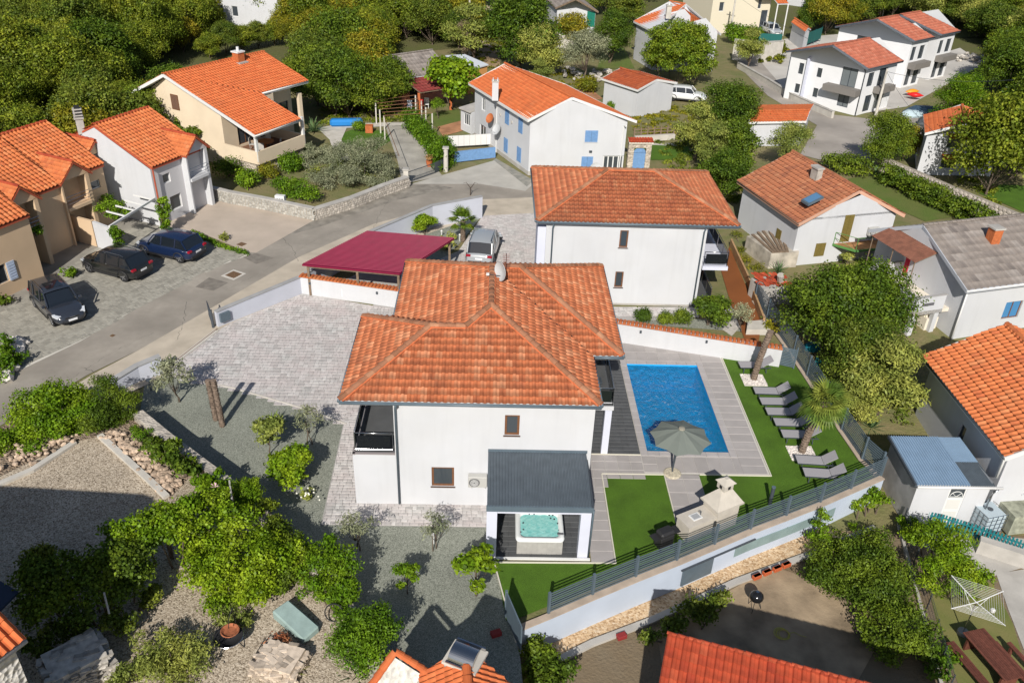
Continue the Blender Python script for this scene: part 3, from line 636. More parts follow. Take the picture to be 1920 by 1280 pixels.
def pave(par,poly,z,widths,tl,m,npieces,ang=0.0,px=True,th=.02,name='paver',joint=.012,off=None,seed=3,px0=None):
 P=[G(a,b,0)for a,b in poly]if px else[Vector((a,b,0))for a,b in poly]
 c,s=math.cos(ang),math.sin(ang);Q=[(p.x*c+p.y*s,-p.x*s+p.y*c)for p in P]
 rr=random.Random(seed);us=[q[0]for q in Q];vs=[q[1]for q in Q];full=[];cut=[]
 b=min(vs);j=0
 while b<max(vs):
  a=min(us)-rr.random()*widths[0]if off is None else min(us)-(j%2)*off
  while a<max(us):
   w_=rr.choice(widths);cs=[inpoly(x,y,Q)for x,y in((a,b),(a+w_,b),(a+w_,b+tl),(a,b+tl))]
   if all(cs):full.append((a,b,w_))
   elif any(cs)or inpoly(a+w_/2,b+tl/2,Q):cut.append((a,b,w_))
   a+=w_
  b+=tl;j+=1
 def bx(w_):
  g=joint;x0,x1,y0,y1=g/2,w_-g/2,g/2,tl-g/2;k=min(.012,joint)
  V=[(x0,y0,0),(x1,y0,0),(x1,y1,0),(x0,y1,0),(x0+k,y0+k,th),(x1-k,y0+k,th),(x1-k,y1-k,th),(x0+k,y1-k,th)]
  return V,[(4,5,6,7),(0,1,5,4),(1,2,6,5),(2,3,7,6),(3,0,4,7)]
 data={}
 for w_ in set(widths):mb=MB();mb.add(*bx(w_));data[w_]=mesh_of(mb,m,fix=False)
 R=Matrix.Rotation(ang,4,'Z');W=lambda a,b:R@Vector((a,b,0))+Vector((0,0,z))
 full.sort(key=lambda t:(W(t[0],t[1])-Vector((0,0,CAMH))).length)
 for a,b,w_ in full[:npieces]:piece(name,data[w_],par,Matrix.Translation(W(a,b)+Vector((0,0,rr.uniform(-.002,.002))))@R)
 bm=bmesh.new()
 def addl(l):
  if not l:return
  mb=MB()
  for a,b,w_ in l:V,F=bx(w_);mb.add([(x+a,y+b,q+z)for x,y,q in V],F)
  tm=bpy.data.meshes.new('t');tm.from_pydata(mb.v,[],mb.f);bm.from_mesh(tm);bpy.data.meshes.remove(tm)
 addl(cut)
 if cut:
  area=sum(Q[i][0]*Q[(i+1)%len(Q)][1]-Q[(i+1)%len(Q)][0]*Q[i][1]for i in range(len(Q)));sg=1 if area>0 else-1
  for i in range(len(Q)):
   q0,q1=Q[i],Q[(i+1)%len(Q)];e=Vector((q1[0]-q0[0],q1[1]-q0[1],0)).normalized();out=Vector((e.y,-e.x,0))*sg
   if max((q[0]-q0[0])*out.x+(q[1]-q0[1])*out.y for q in Q)>.05:continue
   bmesh.ops.bisect_plane(bm,geom=bm.verts[:]+bm.edges[:]+bm.faces[:],plane_co=Vector((q0[0],q0[1],0)),plane_no=out,clear_outer=True)
 addl(full[npieces:])
 if len(bm.verts):
  bmesh.ops.transform(bm,matrix=Matrix.Translation(-ORG[par])@R,verts=bm.verts)
  d=bpy.data.meshes.new('pavers');bm.to_mesh(d);d.materials.append(m);o=link(name+'s',d,par);o['kind']='stuff'
 bm.free()
pc=[o for o in ORG if o.name.startswith('parking_court')][0]
pave(pc,[(0,590),(120,510),(235,430),(300,425),(460,477),(378,512),(260,575),(148,640),(0,706)],.007,(.24,.36),.24,P_cobble,230,ang=1.07,th=.012,joint=.01,name='sett')
M_joint=mat('paving_joint',(.36,.345,.33),.95)
drive=[(308,701),(408,620),(432,606),(500,578),(566,551),(740,580),(748,700),(650,795),(600,776),(540,757),(440,728)]
gd=ground('driveway',drive,.004,M_joint)
P_drive=mat('grey_mix_pavers',(.46,.45,.435),.88,rnd=.24,hue=.0,noise=(.9,.75,3,(.50,.435,.425)),noise2=(5,.12,4),bump=(30,.3))
pave(gd,drive,.005,(.2,.3,.4),.3,P_drive,290,ang=0.0,th=.012,joint=.01)
gd2=ground('house_path',[(-7.05,27.45),(.2,27.45),(.2,29.3),(-5.7,29.3),(-5.7,36),(-7.25,36)],.004,M_joint,px=False)
pave(gd2,[(-7.0,27.5),(.1,27.5),(.1,28.9),(-7.0,28.9)],.005,(.2,.3,.4),.2,P_drive,180,px=False)
pave(gd2,[(-7.05,28.9),(-5.8,28.9),(-5.9,35.8),(-7.2,35.8)],.005,(.2,.3,.4),.2,P_drive,100,px=False)
gc=ground('rear_court',[(700,540),(860,470),(905,405),(1002,400),(1020,500),(1016,575),(1110,575),(1300,575),(1300,600),(1120,600),(700,580)],.004,M_joint)
pave(gc,[(860,470),(905,405),(1002,400),(1020,500),(860,500)],.005,(.2,.3,.4),.2,P_drive,150)
pave(gc,[(1110,575),(1310,578),(1310,596),(1110,592)],.005,(.2,.3,.4),.2,P_drive,100)
ground('gravel_bed',[(275,700),(308,702),(440,729),(600,777),(652,797),(656,860),(608,975),(912,984),(930,1040),(928,1060),(975,1230),(985,1330),(690,1330),(560,1060),(400,905),(262,772)],-.005,A_greygravel)
ground('gravel_bed',[(690,470),(850,380),(905,372),(903,405),(868,450),(800,520)],-.003,A_greygravel)
ground('gravel_bed',[(1110,593),(1320,598),(1400,560),(1440,625),(1160,605)],-.003,A_greygravel)
ground('sandy_forecourt',[(903,374),(1002,370),(1002,402),(905,408)],.006,A_verge)
mb=MB();L_=[G(a,b)for a,b in drive[7:]]+[G(308,701)]
for a,b in zip(L_,L_[1:]):mb.beam(a,b,.08,.09)
struct('kerb',mb,M_concl)
LX=.35
deckx0,deckx1,decky0,decky1=7.55,13.47,31.25,43.4
turf_poly=[(.47,25.45),(5.4,25.45),(5.4,31.2),(13.5,31.2),(13.5,42.1),(16.7,41.3),(17.6,41.4),(18.1,36),(18.45,31.3),(1.3,22.5),(.9,22.4)]
ground('lawn',turf_poly,.012,A_turf,px=False)
M_deckj=mat('deck_joint',(.52,.50,.46),.9)
P_deck=mat('taupe_porcelain_tile',(.36,.335,.325),.7,rnd=.07,noise=(1.5,.07,6),bump=(20,.08))
PX0,PX1,PY0,PY1=7.87,11.9,32.9,40.83
mb=MB()
def fl(mb,x0,x1,y0,y1,z):mb.face((x0,y0,z),(x1,y0,z),(x1,y1,z),(x0,y1,z))
fl(mb,7.5,PX0-.02,31.22,41.3,.02);fl(mb,PX0-.02,PX1+.02,31.22,PY0-.02,.02);fl(mb,PX1+.02,13.5,31.22,PY1+.02,.02)
mb.face((6.6,41.3,.02),(7.5,41.3,.02),(PX1+.02,41.3,.02),(PX1+.02,42.45,.02),(6.6,43.5,.02));mb.face((PX1+.02,PY1+.02,.02),(13.5,PY1+.02,.02),(13.5,42.15,.02),(PX1+.02,42.45,.02));fl(mb,7.5,PX1+.02,PY1+.02,41.3,.02)
gk=struct('pool_deck',mb,M_deckj)
T6,T3=.62,.62
pave(gk,[(12.25,31.3),(13.42,31.3),(13.42,42.0),(12.25,42.25)],.021,(1.17,),.62,P_deck,40,px=False,th=.015,name='deck_tile',off=0)
pave(gk,[(8.2,31.3),(12.25,31.3),(12.25,32.55),(8.2,32.55)],.021,(.62,),1.2,P_deck,20,px=False,th=.015,name='deck_tile',off=0)
pave(gk,[(6.7,41.2),(12.25,41.2),(12.25,42.25),(6.7,43.4)],.021,(.62,),.93,P_deck,40,px=False,th=.015,name='deck_tile',off=0)
pave(gk,[(7.52,31.3),(8.2,31.3),(8.2,32.55),(7.52,32.55)],.021,(.68,),.62,P_deck,10,px=False,th=.015,name='deck_tile',off=0)
P_cope=mat('coping_stone',(.40,.375,.37),.7,rnd=.05,noise=(2,.06),bump=(25,.1))
def coping(x0,x1,y0,y1,n,ax):
 for i in range(n):
  mb=MB()
  if ax=='x':a=x0+(x1-x0)*i/n;b=x0+(x1-x0)*(i+1)/n-.008;mb.box(((a+b)/2,(y0+y1)/2,.035),(b-a,y1-y0,.04))
  else:a=y0+(y1-y0)*i/n;b=y0+(y1-y0)*(i+1)/n-.008;mb.box(((x0+x1)/2,(a+b)/2,.035),(x1-x0,b-a,.04))
  part('coping_stone',mb,P_cope,gk,bevel=.006)
coping(7.53,PX0,32.55,41.18,14,'y');coping(PX1,12.23,32.55,41.18,14,'y');coping(PX0+.005,PX1-.005,32.56,PY0,7,'x');coping(PX0+.005,PX1-.005,PY1,41.17,7,'x')
def tiled(name,pts,z,w_,l_,n,tn='path_tile',ang=0):g=ground(name,pts,z,M_deckj,px=False);pave(g,pts,z+.001,w_,l_,P_deck,n,px=False,th=.015,name=tn,off=0,ang=ang);return g
tiled('garden_path',[(4.45,25.5),(5.43,25.5),(5.43,30.2),(4.45,30.2)],.018,(.98,),.62,60)
tiled('garden_path',[(4.45,30.2),(5.43,30.2),(5.43,31.15),(7.5,31.15),(7.5,32.55),(4.95,32.55),(4.95,31.9),(4.45,31.9)],.018,(.62,),.62,60)
tiled('garden_path',[(8.45,28.0),(10.08,28.3),(10.08,31.18),(8.45,31.18)],.018,(.81,),.95,30)
tiled('garden_path',[(8.45,27.3),(9.4,27.3),(9.6,28.2),(8.45,27.99)],.016,(.64,),.55,10)
mb=MB()
for a,b in(((13.53,31.18),(13.53,42.15)),((10.11,31.2),(13.5,31.2)),((5.46,25.45),(5.46,31.1)),((5.46,31.14),(8.43,31.16)),((8.42,27.3),(8.42,31.14)),((.5,25.4),(5.46,25.45)),((.42,25.4),(1.25,21.4)),((4.95,32.6),(7.5,32.6))):mb.beam((*a,.03),(*b,.03),.05,.07)
struct('lawn_edging',mb,mat('pale_edging',(.60,.57,.48),.9))
ground('covered_terrace',[(4.3,32.62),(7.5,32.62),(7.5,41.3),(6.6,41.3),(6.6,43.5),(4.3,43.5)],.05,mat('dark_joint',(.075,.077,.08),.8),px=False)
P_dk=mat('slate_tile',(.085,.088,.092),.6,rnd=.08,noise=(2,.1),bump=(20,.1))
pave([o for o in ORG if o.name.startswith('covered_terrace')][0],[(4.3,32.62),(7.48,32.62),(7.48,43.0),(4.3,43.0)],.051,(.9,),.3,P_dk,200,px=False,th=.012,name='terrace_tile',off=.3,joint=.008)
t=thing('swimming_pool','long rectangular blue swimming pool sunk into the grey tiled deck','swimming pool',((PX0+PX1)/2,(PY0+PY1)/2,-1.4))
mb=MB();z0=-1.45
mb.face((PX0,PY0,z0),(PX1,PY0,z0),(PX1,PY1,z0),(PX0,PY1,z0))
for a,b in(((PX0,PY0),(PX1,PY0)),((PX1,PY0),(PX1,PY1)),((PX1,PY1),(PX0,PY1)),((PX0,PY1),(PX0,PY0))):mb.face((*a,z0),(*a,.03),(*b,.03),(*b,z0))
mpool=mat('blue_pool_liner',(.03,.40,.86),.5,noise=(1.6,.12,4),bump=(25,.1));part('basin',mb,mpool,t)
m=bpy.data.materials.new('pool_water');m.use_nodes=True;nt=m.node_tree;N=nt.nodes;L=nt.links;N.remove(N['Principled BSDF'])
tr=N.new('ShaderNodeBsdfTransparent');tr.inputs[0].default_value=(.5,.9,1,1);gl=N.new('ShaderNodeBsdfGlossy');gl.inputs['Roughness'].default_value=.04;df=N.new('ShaderNodeBsdfDiffuse');df.inputs[0].default_value=(.02,.36,.70,1)
fr=N.new('ShaderNodeFresnel');fr.inputs[0].default_value=1.33;geo=N.new('ShaderNodeNewGeometry')
n1=N.new('ShaderNodeTexNoise');n1.inputs['Scale'].default_value=4.2;n1.inputs['Detail'].default_value=3;n1.inputs['Distortion'].default_value=1.2;L.new(geo.outputs['Position'],n1.inputs['Vector'])
bp=N.new('ShaderNodeBump');bp.inputs['Strength'].default_value=1;bp.inputs['Distance'].default_value=.10;L.new(n1.outputs[0],bp.inputs['Height'])
for q in(fr,gl):L.new(bp.outputs[0],q.inputs['Normal'])
m0=N.new('ShaderNodeMixShader');m0.inputs[0].default_value=.35;L.new(tr.outputs[0],m0.inputs[1]);L.new(df.outputs[0],m0.inputs[2]);L.new(bp.outputs[0],df.inputs['Normal'])
mx=N.new('ShaderNodeMixShader');L.new(fr.outputs[0],mx.inputs[0]);L.new(m0.outputs[0],mx.inputs[1]);L.new(gl.outputs[0],mx.inputs[2]);L.new(mx.outputs[0],N['Material Output'].inputs[0]);M_water=m
mb=MB();nx,ny=40,80;vs=[(PX0+.001+(PX1-PX0-.002)*i/nx,PY0+.001+(PY1-PY0-.002)*j/ny,-.07+.012*math.sin(i*.9+j*.5+2*math.sin(j*.31))+.01*math.sin(j*.8-i*.45+math.sin(i*.4)*2))for j in range(ny+1)for i in range(nx+1)]
mb.add(vs,[(j*(nx+1)+i,j*(nx+1)+i+1,(j+1)*(nx+1)+i+1,(j+1)*(nx+1)+i)for j in range(ny)for i in range(nx)]);part('water',mb,M_water,t,smooth=True)
def slat_fence(name,label,pts,h,nsl,m,posts=True,group=None,zb=.12,slw=.055,th=.02):
 c=sum((Vector(p)for p in pts),Vector())/len(pts);t=thing(name,label,'fence',(c.x,c.y,0),group)
 for i,p in enumerate(pts):
  mb=MB();mb.box((p.x,p.y,zb+(h+.06)/2),(.1,.1,h+.06),rz=math.atan2(pts[-1].y-pts[0].y,pts[-1].x-pts[0].x));part('post',mb,m,t)
 for a,b in zip(pts,pts[1:]):
  d=(b-a).normalized();nn=Vector((d.y,-d.x,0))
  for k in range(nsl):
   z=zb+.05+(h-.08)*k/(nsl-1);mb=MB();mb.beam(a+d*.06+Vector((0,0,z)),b-d*.06+Vector((0,0,z)),th,slw);part('slat',mb,m,t)
 return t
slat_fence('slat_fence','blue grey horizontal slat fence on the retaining wall in front of the barbecue and loungers',FENCE[1:],1.05,9,M_bluegrey,slw=.048)
RF=[G(1650,894.5),G(1615,863),G(1577,808),G(1543,756),G(1512,707),G(1486,668),G(1458,628),G(1437,598),G(1414,566)]
RF[0]=C0+Vector((-.05,.12,0))
slat_fence('slat_fence','tall blue grey slat fence running away behind the sun loungers beside the big trees',RF,1.25,11,M_bluegrey,slw=.06)
def strip_wall(name,label,pts,w_,z0,z1,m,cap=None,cat='wall',side=0,group=None):
 """wall along pts; side shifts it"""
 pts=[Vector((p[0],p[1],0))for p in pts];c=sum(pts,Vector())/len(pts);t=thing(name,label,cat,(c.x,c.y,z0),group);N_=[]
 for i in range(len(pts)):
  d=(pts[min(i+1,len(pts)-1)]-pts[max(i-1,0)]).normalized();N_.append(Vector((d.y,-d.x,0)))
 z1s=z1 if isinstance(z1,(list,tuple))else[z1]*len(pts);z0s=z0 if isinstance(z0,(list,tuple))else[z0]*len(pts)
 mb=MB();cp=MB()
 for i in range(len(pts)-1):
  q=[pts[i]+N_[i]*(side-w_/2),pts[i+1]+N_[i+1]*(side-w_/2),pts[i+1]+N_[i+1]*(side+w_/2),pts[i]+N_[i]*(side+w_/2)]
  zs=(z1s[i],z1s[i+1],z1s[i+1],z1s[i]);zb=(z0s[i],z0s[i+1],z0s[i+1],z0s[i])
  mb.hull([p+Vector((0,0,z))for p,z in zip(q,zb)],[p+Vector((0,0,z))for p,z in zip(q,zs)])
  if cap:
   q=[pts[i]+N_[i]*(side-w_/2-.04),pts[i+1]+N_[i+1]*(side-w_/2-.04),pts[i+1]+N_[i+1]*(side+w_/2+.04),pts[i]+N_[i]*(side+w_/2+.04)]
   cp.hull([p+Vector((0,0,z+.002))for p,z in zip(q,zs)],[p+Vector((0,0,z+cap[0]))for p,z in zip(q,zs)])
 part('wall_body',mb,m,t)
 if cap:part('coping',cp,cap[1],t)
 return t
fp=[G(960,1180)]+FENCE[1:]
strip_wall('retaining_wall','pale blue rendered retaining wall with tan concrete kerb under the slat fence',fp,.2,-1.45,.05,mat('pale_blue_wall',(.47,.53,.63),.88,noise=(.8,.06,6)),(.06,mat('tan_kerb',(.43,.35,.28),.9,noise=(2,.15))),side=.12)
strip_wall('retaining_wall','low concrete kerb wall along the lawn edge behind the loungers',RF,.3,-1.45,.06,M_concl,(.05,mat('tan_kerb',(.43,.35,.28))),side=0)
P_green=mat('green_grey_panel',(.22,.30,.30),.8,noise=(2,.1))
Wf=Wall(G(1456,1005,-.7),G(1625,930,-.7))
mb=MB()
for k,(f0,f1)in((5,(.55,1)),(6,(0,1)),(7,(0,1)),(8,(0,.45))):Wf=Wall((FENCE[k].x,FENCE[k].y),(FENCE[k+1].x,FENCE[k+1].y));Wf.box(mb,Wf.L*f0-.02,Wf.L*f1+.02,-.95,-.42,.2,.245)
single('wall_panel',mb,P_green,'long green grey painted band on the retaining wall','panel')
W0,W1=FENCE[4],FENCE[5];Wf=Wall((W0.x,W0.y),(W1.x,W1.y));t=thing('sliding_gate','dark blue grey sliding gate leaf hung on its rail on the retaining wall','gate',tuple(Wf.pt(1,-1.3,.3)))
mb=MB();Wf.box(mb,.2,1.85,-1.25,-.35,.27,.31);part('gate_leaf',mb,M_bluegrey,t);mb=MB();Wf.box(mb,.1,4.2,-.33,-.28,.26,.32);part('rail',mb,M_anth,t)
ground('sandy_path',[(1010,1215),(1040,1189),(1204,1125),(1340,1066),(1515,998),(1672,938),(1700,935),(1695,985),(1560,1030),(1380,1095),(1220,1165),(1110,1205),(1060,1240)],-1.44,A_sandpath)
mb=MB();L_=[G(a,b,-1.45)for a,b in((1048,1238),(1110,1207),(1220,1165),(1380,1092),(1520,1040),(1640,990))]
strip_wall('stone_wall','low rough grey stone wall along the sandy path below the fence',L_,.28,-1.5,-1.33,M_conc)
t=thing('side_gate','open blue grey solid side gate at the low end of the slat fence','gate',tuple(G(948,1160)))
a,b=G(948,1155,0),G(976,1222,0);mb=MB();mb.beam(a+Vector((0,0,.72)),b+Vector((0,0,.72)),.05,1.25);part('gate_leaf',mb,M_bluegrey,t);mb=MB();mb.box((a.x,a.y,.7),(.1,.1,1.4));part('post',mb,M_bluegrey,t)
mb=MB();mb.tube([a.lerp(b,.12)+Vector((.06,-.03,.9)),a.lerp(b,.2)+Vector((.06,-.03,.9))],.015,5);part('handle',mb,M_steel,t)
a,b=G(1459,686),G(1487,692);t=thing('louvre_gate','small louvred metal gate between the tiled white wall and the corner fence post','gate',tuple(a))
for k in range(12):mb=MB();mb.beam(a+Vector((0,0,.15+k*.1)),b+Vector((0,0,.15+k*.1)),.02,.07);part('slat',mb,M_bluegrey,t)
for p in(a,b):mb=MB();mb.box((p.x,p.y,.75),(.07,.07,1.4));part('post',mb,M_bluegrey,t)
def tiled_wall(label,p,q,h0,h1,fix_m=M_white,lamps=(),group=None):
 p=Vector((*p[:2],0));q=Vector((*q[:2],0));t=thing('garden_wall',label,'wall',tuple((p+q)/2),group);W=Wall(p,q);mb=MB()
 B=[W.pt(0,0,-.12),W.pt(W.L,0,-.12),W.pt(W.L,0,.12),W.pt(0,0,.12)]
 mb.hull(B,[B[0]+Vector((0,0,h0)),B[1]+Vector((0,0,h1)),B[2]+Vector((0,0,h1)),B[3]+Vector((0,0,h0))]);part('wall_body',mb,fix_m,t)
 n=int(W.L/.23);me=None
 mb=MB();vs=[]
 for(y,r,zz)in((-.24,.115,.0),(.05,.09,.05)):
  for j in range(6):a=math.pi*j/5;vs.append((r*math.cos(a),y,r*math.sin(a)*.9+zz))
 mb.add(vs,[(i+1,i,i+6,i+7)for i in range(5)]+[(5,4,3,2,1,0)]);me=mesh_of(mb,T_orange2,fix=False)
 for i in range(n):
  u=(i+.5)*W.L/n;h=h0+(h1-h0)*u/W.L
  for s in(1,-1):
   rot=Matrix.Rotation(math.atan2(W.u.y,W.u.x)+(0 if s>0 else math.pi),4,'Z');piece('coping_tile',me,t,Matrix.Translation(W.pt(u,h,0))@rot)
 for u in lamps:
  mb=MB();W.box(mb,u-.06,u+.06,h0-.45,h0-.3,.121,.2);part('lamp',mb,M_anth,t)
 return t
tiled_wall('white garden wall topped with orange tiles in front of the red carport',G(566,549),(-5.0,46.75),1.25,1.25,lamps=(.7,5.2))
tiled_wall('long white garden wall topped with orange tiles behind the pool',(6.0,43.75),G(1460,686),1.35,1.2,lamps=(3.0,6.8))
strip_wall('boundary_wall','long pale grey rendered street wall beside the red carport roof',[(p.x,p.y)for p in(G(408,612),G(566,549),G(698,470),G(810,425),G(903,408))],.22,0,[1.0,1.15,1.5,1.7,1.75],mat('pale_grey_render',(.50,.52,.59),.88,noise=(.7,.06,6)),(.05,mat('grey_coping',(.33,.33,.33),.85,noise=(2,.1))))
t=strip_wall('boundary_wall','short stepped pale grey wall on the left of the driveway entrance',[(p.x,p.y)for p in(G(214,735),G(262,712),G(306,698))],.3,0,[.7,.9,1.05],MATS['pale_grey_render'],(.06,MATS['grey_coping']))
a,b=G(400,614),G(392,592);mb=MB()
t=thing('entrance_gate','folded dark bar gate with mailbox at the end of the grey street wall','gate',tuple(a))
g=MB();g.box((a.x,a.y,.6),(.12,.12,1.2));part('post',g,M_anth,t)
for k in range(8):g=MB();c_=a.lerp(b,.15+.1*k);g.box((c_.x,c_.y,.55),(.05,.05,.95));part('bar',g,M_anth,t)
g=MB();g.beam(a.lerp(b,.1)+Vector((0,0,1.0)),b+Vector((0,0,1.0)),.05,.05);g.beam(a.lerp(b,.1)+Vector((0,0,.12)),b+Vector((0,0,.12)),.05,.05);part('rail',g,M_anth,t)
mb=MB();P_=G(418,606);Wm=Wall((G(409,612).x,G(409,612).y),(G(430,603).x,G(430,603).y));Wm.box(mb,.1,.75,.3,.85,.12,.28);single('mailbox',mb,M_bluegrey,'flat grey mailbox box fixed on the driveway side of the street wall','mailbox')
mb=MB();r0,r1=G(306,697),G(406,620)
mb.beam(r0+Vector((0,0,.02)),r1+Vector((0,0,.02)),.3,.06);struct('gate_rail_kerb',mb,M_concl)
mb=MB();mb.beam(r0+Vector((0,.15,.05)),r1+Vector((0,.15,.05)),.03,.03);single('gate_rail',mb,mat('rusty_steel',(.20,.10,.05),.7),'thin rusty sliding gate rail across the driveway entrance','rail')
# ================================================================ main villa
ZE=5.75;K=.446
t=thing('house','white two storey villa with flamed terracotta hip roof beside the pool and hot tub','house',(0,33,0));H1=t
front,x0,xb,x1=28.85,-5.72,-3.9,4.5
mb=MB();mb.prism([(x0,front),(xb,front),(xb,35.3),(x0,35.3)],0,2.78);part('balcony_block',mb,M_white,t)
foot=[(xb,front),(x1,front),(x1,32.9),(x1,41.5),(-4.2,41.5),(-4.2,35.4),(xb,35.4)]
Wf=Wall(foot[0],foot[1])
wnd=[((-2.36-xb),(-2.36-xb)+.98,1.08,2.15),(.75-xb,.75-xb+.62,3.95,5.0)]
Ws=walls(t,foot,0,5.72,M_white,{0:[(*o,.12)for o in wnd],1:[(.3,3.6,.05,2.4),(.6,3.4,3.0,5.1)],2:[(.6,3.6,.05,2.4),(4.4,7.6,.05,2.4),(.6,3.6,3.0,5.1),(4.4,7.4,3.0,5.1)]})
for o in wnd:window(t,Wf,*o,M_brown,n=-.05,sill=mat('brown_sill',(.09,.06,.05),.5),fw=.09)
for i,u0,u1,z0,z1 in((1,.3,3.6,.05,2.4),(1,.6,3.4,3.0,5.1),(2,.6,3.6,.05,2.4),(2,4.4,7.6,.05,2.4),(2,.6,3.6,3,5.1),(2,4.4,7.4,3,5.1)):window(t,Ws[i],u0,u1,z0,z1,M_brown,mull=2)
mb=MB();fl(mb,x0,xb,front,35.3,2.83);part('balcony_floor',mb,P_dk,t)
mb=MB();mb.box(((x0+xb)/2,front+.04,2.81),(xb-x0,.12,.05));mb.box((x0+.04,32,2.81),(.12,6.4,.05));part('balcony_edge',mb,mat('taupe_edge',(.28,.25,.25),.7),t)
M_smoke=mat('smoked_glass',(.012,.014,.017),.06,.6)
def railing(par,p,q,z,h=.95,n=2,gm=None):
 p=Vector(p);q=Vector(q);r=MB();r.tube([p+Vector((0,0,z+h)),q+Vector((0,0,z+h))],.025,6);rp=part('railing',r,M_steel,par,smooth=True)
 g=MB();g.tube([p+Vector((0,0,z+.14)),q+Vector((0,0,z+.14))],.012,5);part('lower_rail',g,M_steel,rp)
 for i in range(n+1):g=MB();c_=p.lerp(q,i/n);g.tube([c_+Vector((0,0,z)),c_+Vector((0,0,z+h))],.022,6);part('railing_post',g,M_steel,rp)
 for i in range(n):
  a,b=p.lerp(q,(i+.06)/n),p.lerp(q,(i+.94)/n);g=MB();g.beam(a+Vector((0,0,z+h*.52)),b+Vector((0,0,z+h*.52)),.014,h*.68);part('glass_panel',g,gm or M_smoke,rp)
railing(t,(x0+.1,front+.12,0),(xb-.1,front+.12,0),2.83,1.0,1)
railing(t,(x0+.1,front+.2,0),(x0+.1,35.2,0),2.83,1.0,4)
mb=MB();mb.box((x0+.2,35.35,4.2),(.35,.3,2.8));part('pillar',mb,M_white,t)
mb=MB();mb.box((5.2,37.3,2.72),(1.5,9.3,.22));part('balcony_slab',mb,M_white,t)
mb=MB();fl(mb,4.5,5.94,32.7,41.9,2.84);part('balcony_floor',mb,P_dk,t)
railing(t,(5.88,32.75,0),(5.88,41.8,0),2.84,.95,6);railing(t,(4.6,32.75,0),(5.88,32.75,0),2.84,.95,1)
for yy in(32.78,37.2,41.7):mb=MB();mb.box((5.72,yy,1.3),(.32,.32,2.6));part('pillar',mb,M_lilac,t)
for i,yy in enumerate((34.3,36.2)):mb=MB();mb.box((5.25,yy,3.2),(.5,.5,.06));mb.box((5.02,yy,3.45),(.05,.5,.5));[mb.box((5.25+a*.2,yy+b*.2,3.0),(.04,.04,.35))for a in(-1,1)for b in(-1,1)];single('balcony_chair',mb,M_anth,('dark chair on the upper east balcony, nearer the eave corner' if i==0 else 'dark chair on the upper east balcony, farther along the glass railing'),'chair',group='chairs on the east balcony')
xm0,xm1,xc,y0,yw,xw0,xe,ye0,y1=-4.48,4.65,.085,28.6,35.54,-6.0,6.03,32.47,41.6
hw=(xm1-xm0)/2;zt=ZE+K*hw;hl=(yw-y0)/2;zl=ZE+K*hl
A,B,E_,Gg,C_,D_=(xw0,y0,ZE),(xm1,y0,ZE),(xm0,y1,ZE),(xw0,yw,ZE),(xe,ye0,ZE),(xe,y1,ZE)
Pp=(xc,y0+hw,zt);Q_=(xc,y1-hw,zt);T_=(xe-hw,y1-hw,zt);r1=(xw0+hl,y0+hl,zl);r2=(xm0+hl,y0+hl,zl);Vv=(xm1,ye0,ZE);Wv=(xm0,yw,ZE)
planes=[[A,B,Pp,r2,r1],[Gg,A,r1],[Wv,Gg,r1,r2],[E_,Wv,r2,Pp,Q_],[B,Vv,Q_,Pp],[Vv,C_,T_,Q_],[C_,D_,T_],[D_,E_,Q_,T_]]
slab(t,planes,M_white,.16,drop=.02)
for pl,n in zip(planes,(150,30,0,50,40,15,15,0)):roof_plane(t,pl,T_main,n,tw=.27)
for p,q in((A,r1),(r1,Gg),(r1,r2),(r2,Pp),(B,Pp),(Pp,Q_),(Q_,T_),(T_,C_),(T_,D_),(Q_,E_)):ridge(t,p,q,T_cap,r=.14,mortar=True)
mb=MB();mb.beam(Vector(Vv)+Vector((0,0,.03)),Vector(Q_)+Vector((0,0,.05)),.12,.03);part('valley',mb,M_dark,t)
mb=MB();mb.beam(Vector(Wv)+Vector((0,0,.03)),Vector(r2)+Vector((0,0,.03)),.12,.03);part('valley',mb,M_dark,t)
zg=ZE-.05
for p,q in(((xw0-.03,y0-.09),(xm1+.05,y0-.09)),((xm1+.07,y0),(xm1+.07,ye0-.1)),((xm1+.1,ye0-.09),(xe+.05,ye0-.09)),((xe+.07,ye0),(xe+.07,y1)),((xm0-.08,yw+.1),(xm0-.08,y1)),((xw0-.07,y0),(xw0-.07,yw)),((xw0,yw+.07),(xm0,yw+.07))):gutter(t,(*p,zg),(*q,zg),M_bluegrey)
downpipe(t,[(-3.75,y0-.09,zg),(-3.75,y0-.09,zg-.15),(-3.8,front-.07,zg-.45),(-3.8,front-.07,.1)],M_bluegrey,.055)
tp=Vector((.55,36.0,7.6));t2=thing('satellite_dish','pale grey satellite dish standing on the villa roof beside the ridge','satellite dish',tp)
mb=MB();pr=[(0.001,.0),(.2,.02),(.36,.07),(.46,.12)];mb.lathe(pr,(0,0,0),20);mb.lathe([(.46,.12),(.47,.1),(.2,-.01),(.001,-.02)],(0,0,0),20)
o=link('dish',mesh_of(mb,mat('dish_grey',(.50,.51,.52),.5),smooth=True),t2);o.matrix_local=Matrix.Translation((0,0,.5))@Matrix.Rotation(R_(-58),4,'Z')@Matrix.Rotation(R_(84),4,'X')
mb=MB();mb.tube([tp+Vector((.05,.05,-.1)),tp+Vector((.05,.05,.55))],.03,6);part('mast',mb,M_steel,t2)
mb=MB();mb.tube([tp+Vector((-.05,0,.25)),tp+Vector((-.62,-.25,.45))],.018,5);part('feed_arm',mb,M_anth,t2)
mb=MB();mb.box(tp+Vector((-.66,-.27,.47)),(.14,.1,.1));part('receiver',mb,M_whiteplastic,t2)
tp=Vector((.75,36.7,7.75));t2=thing('roof_antenna','thin mast aerial with short crossbars behind the satellite dish on the villa roof','antenna',tp)
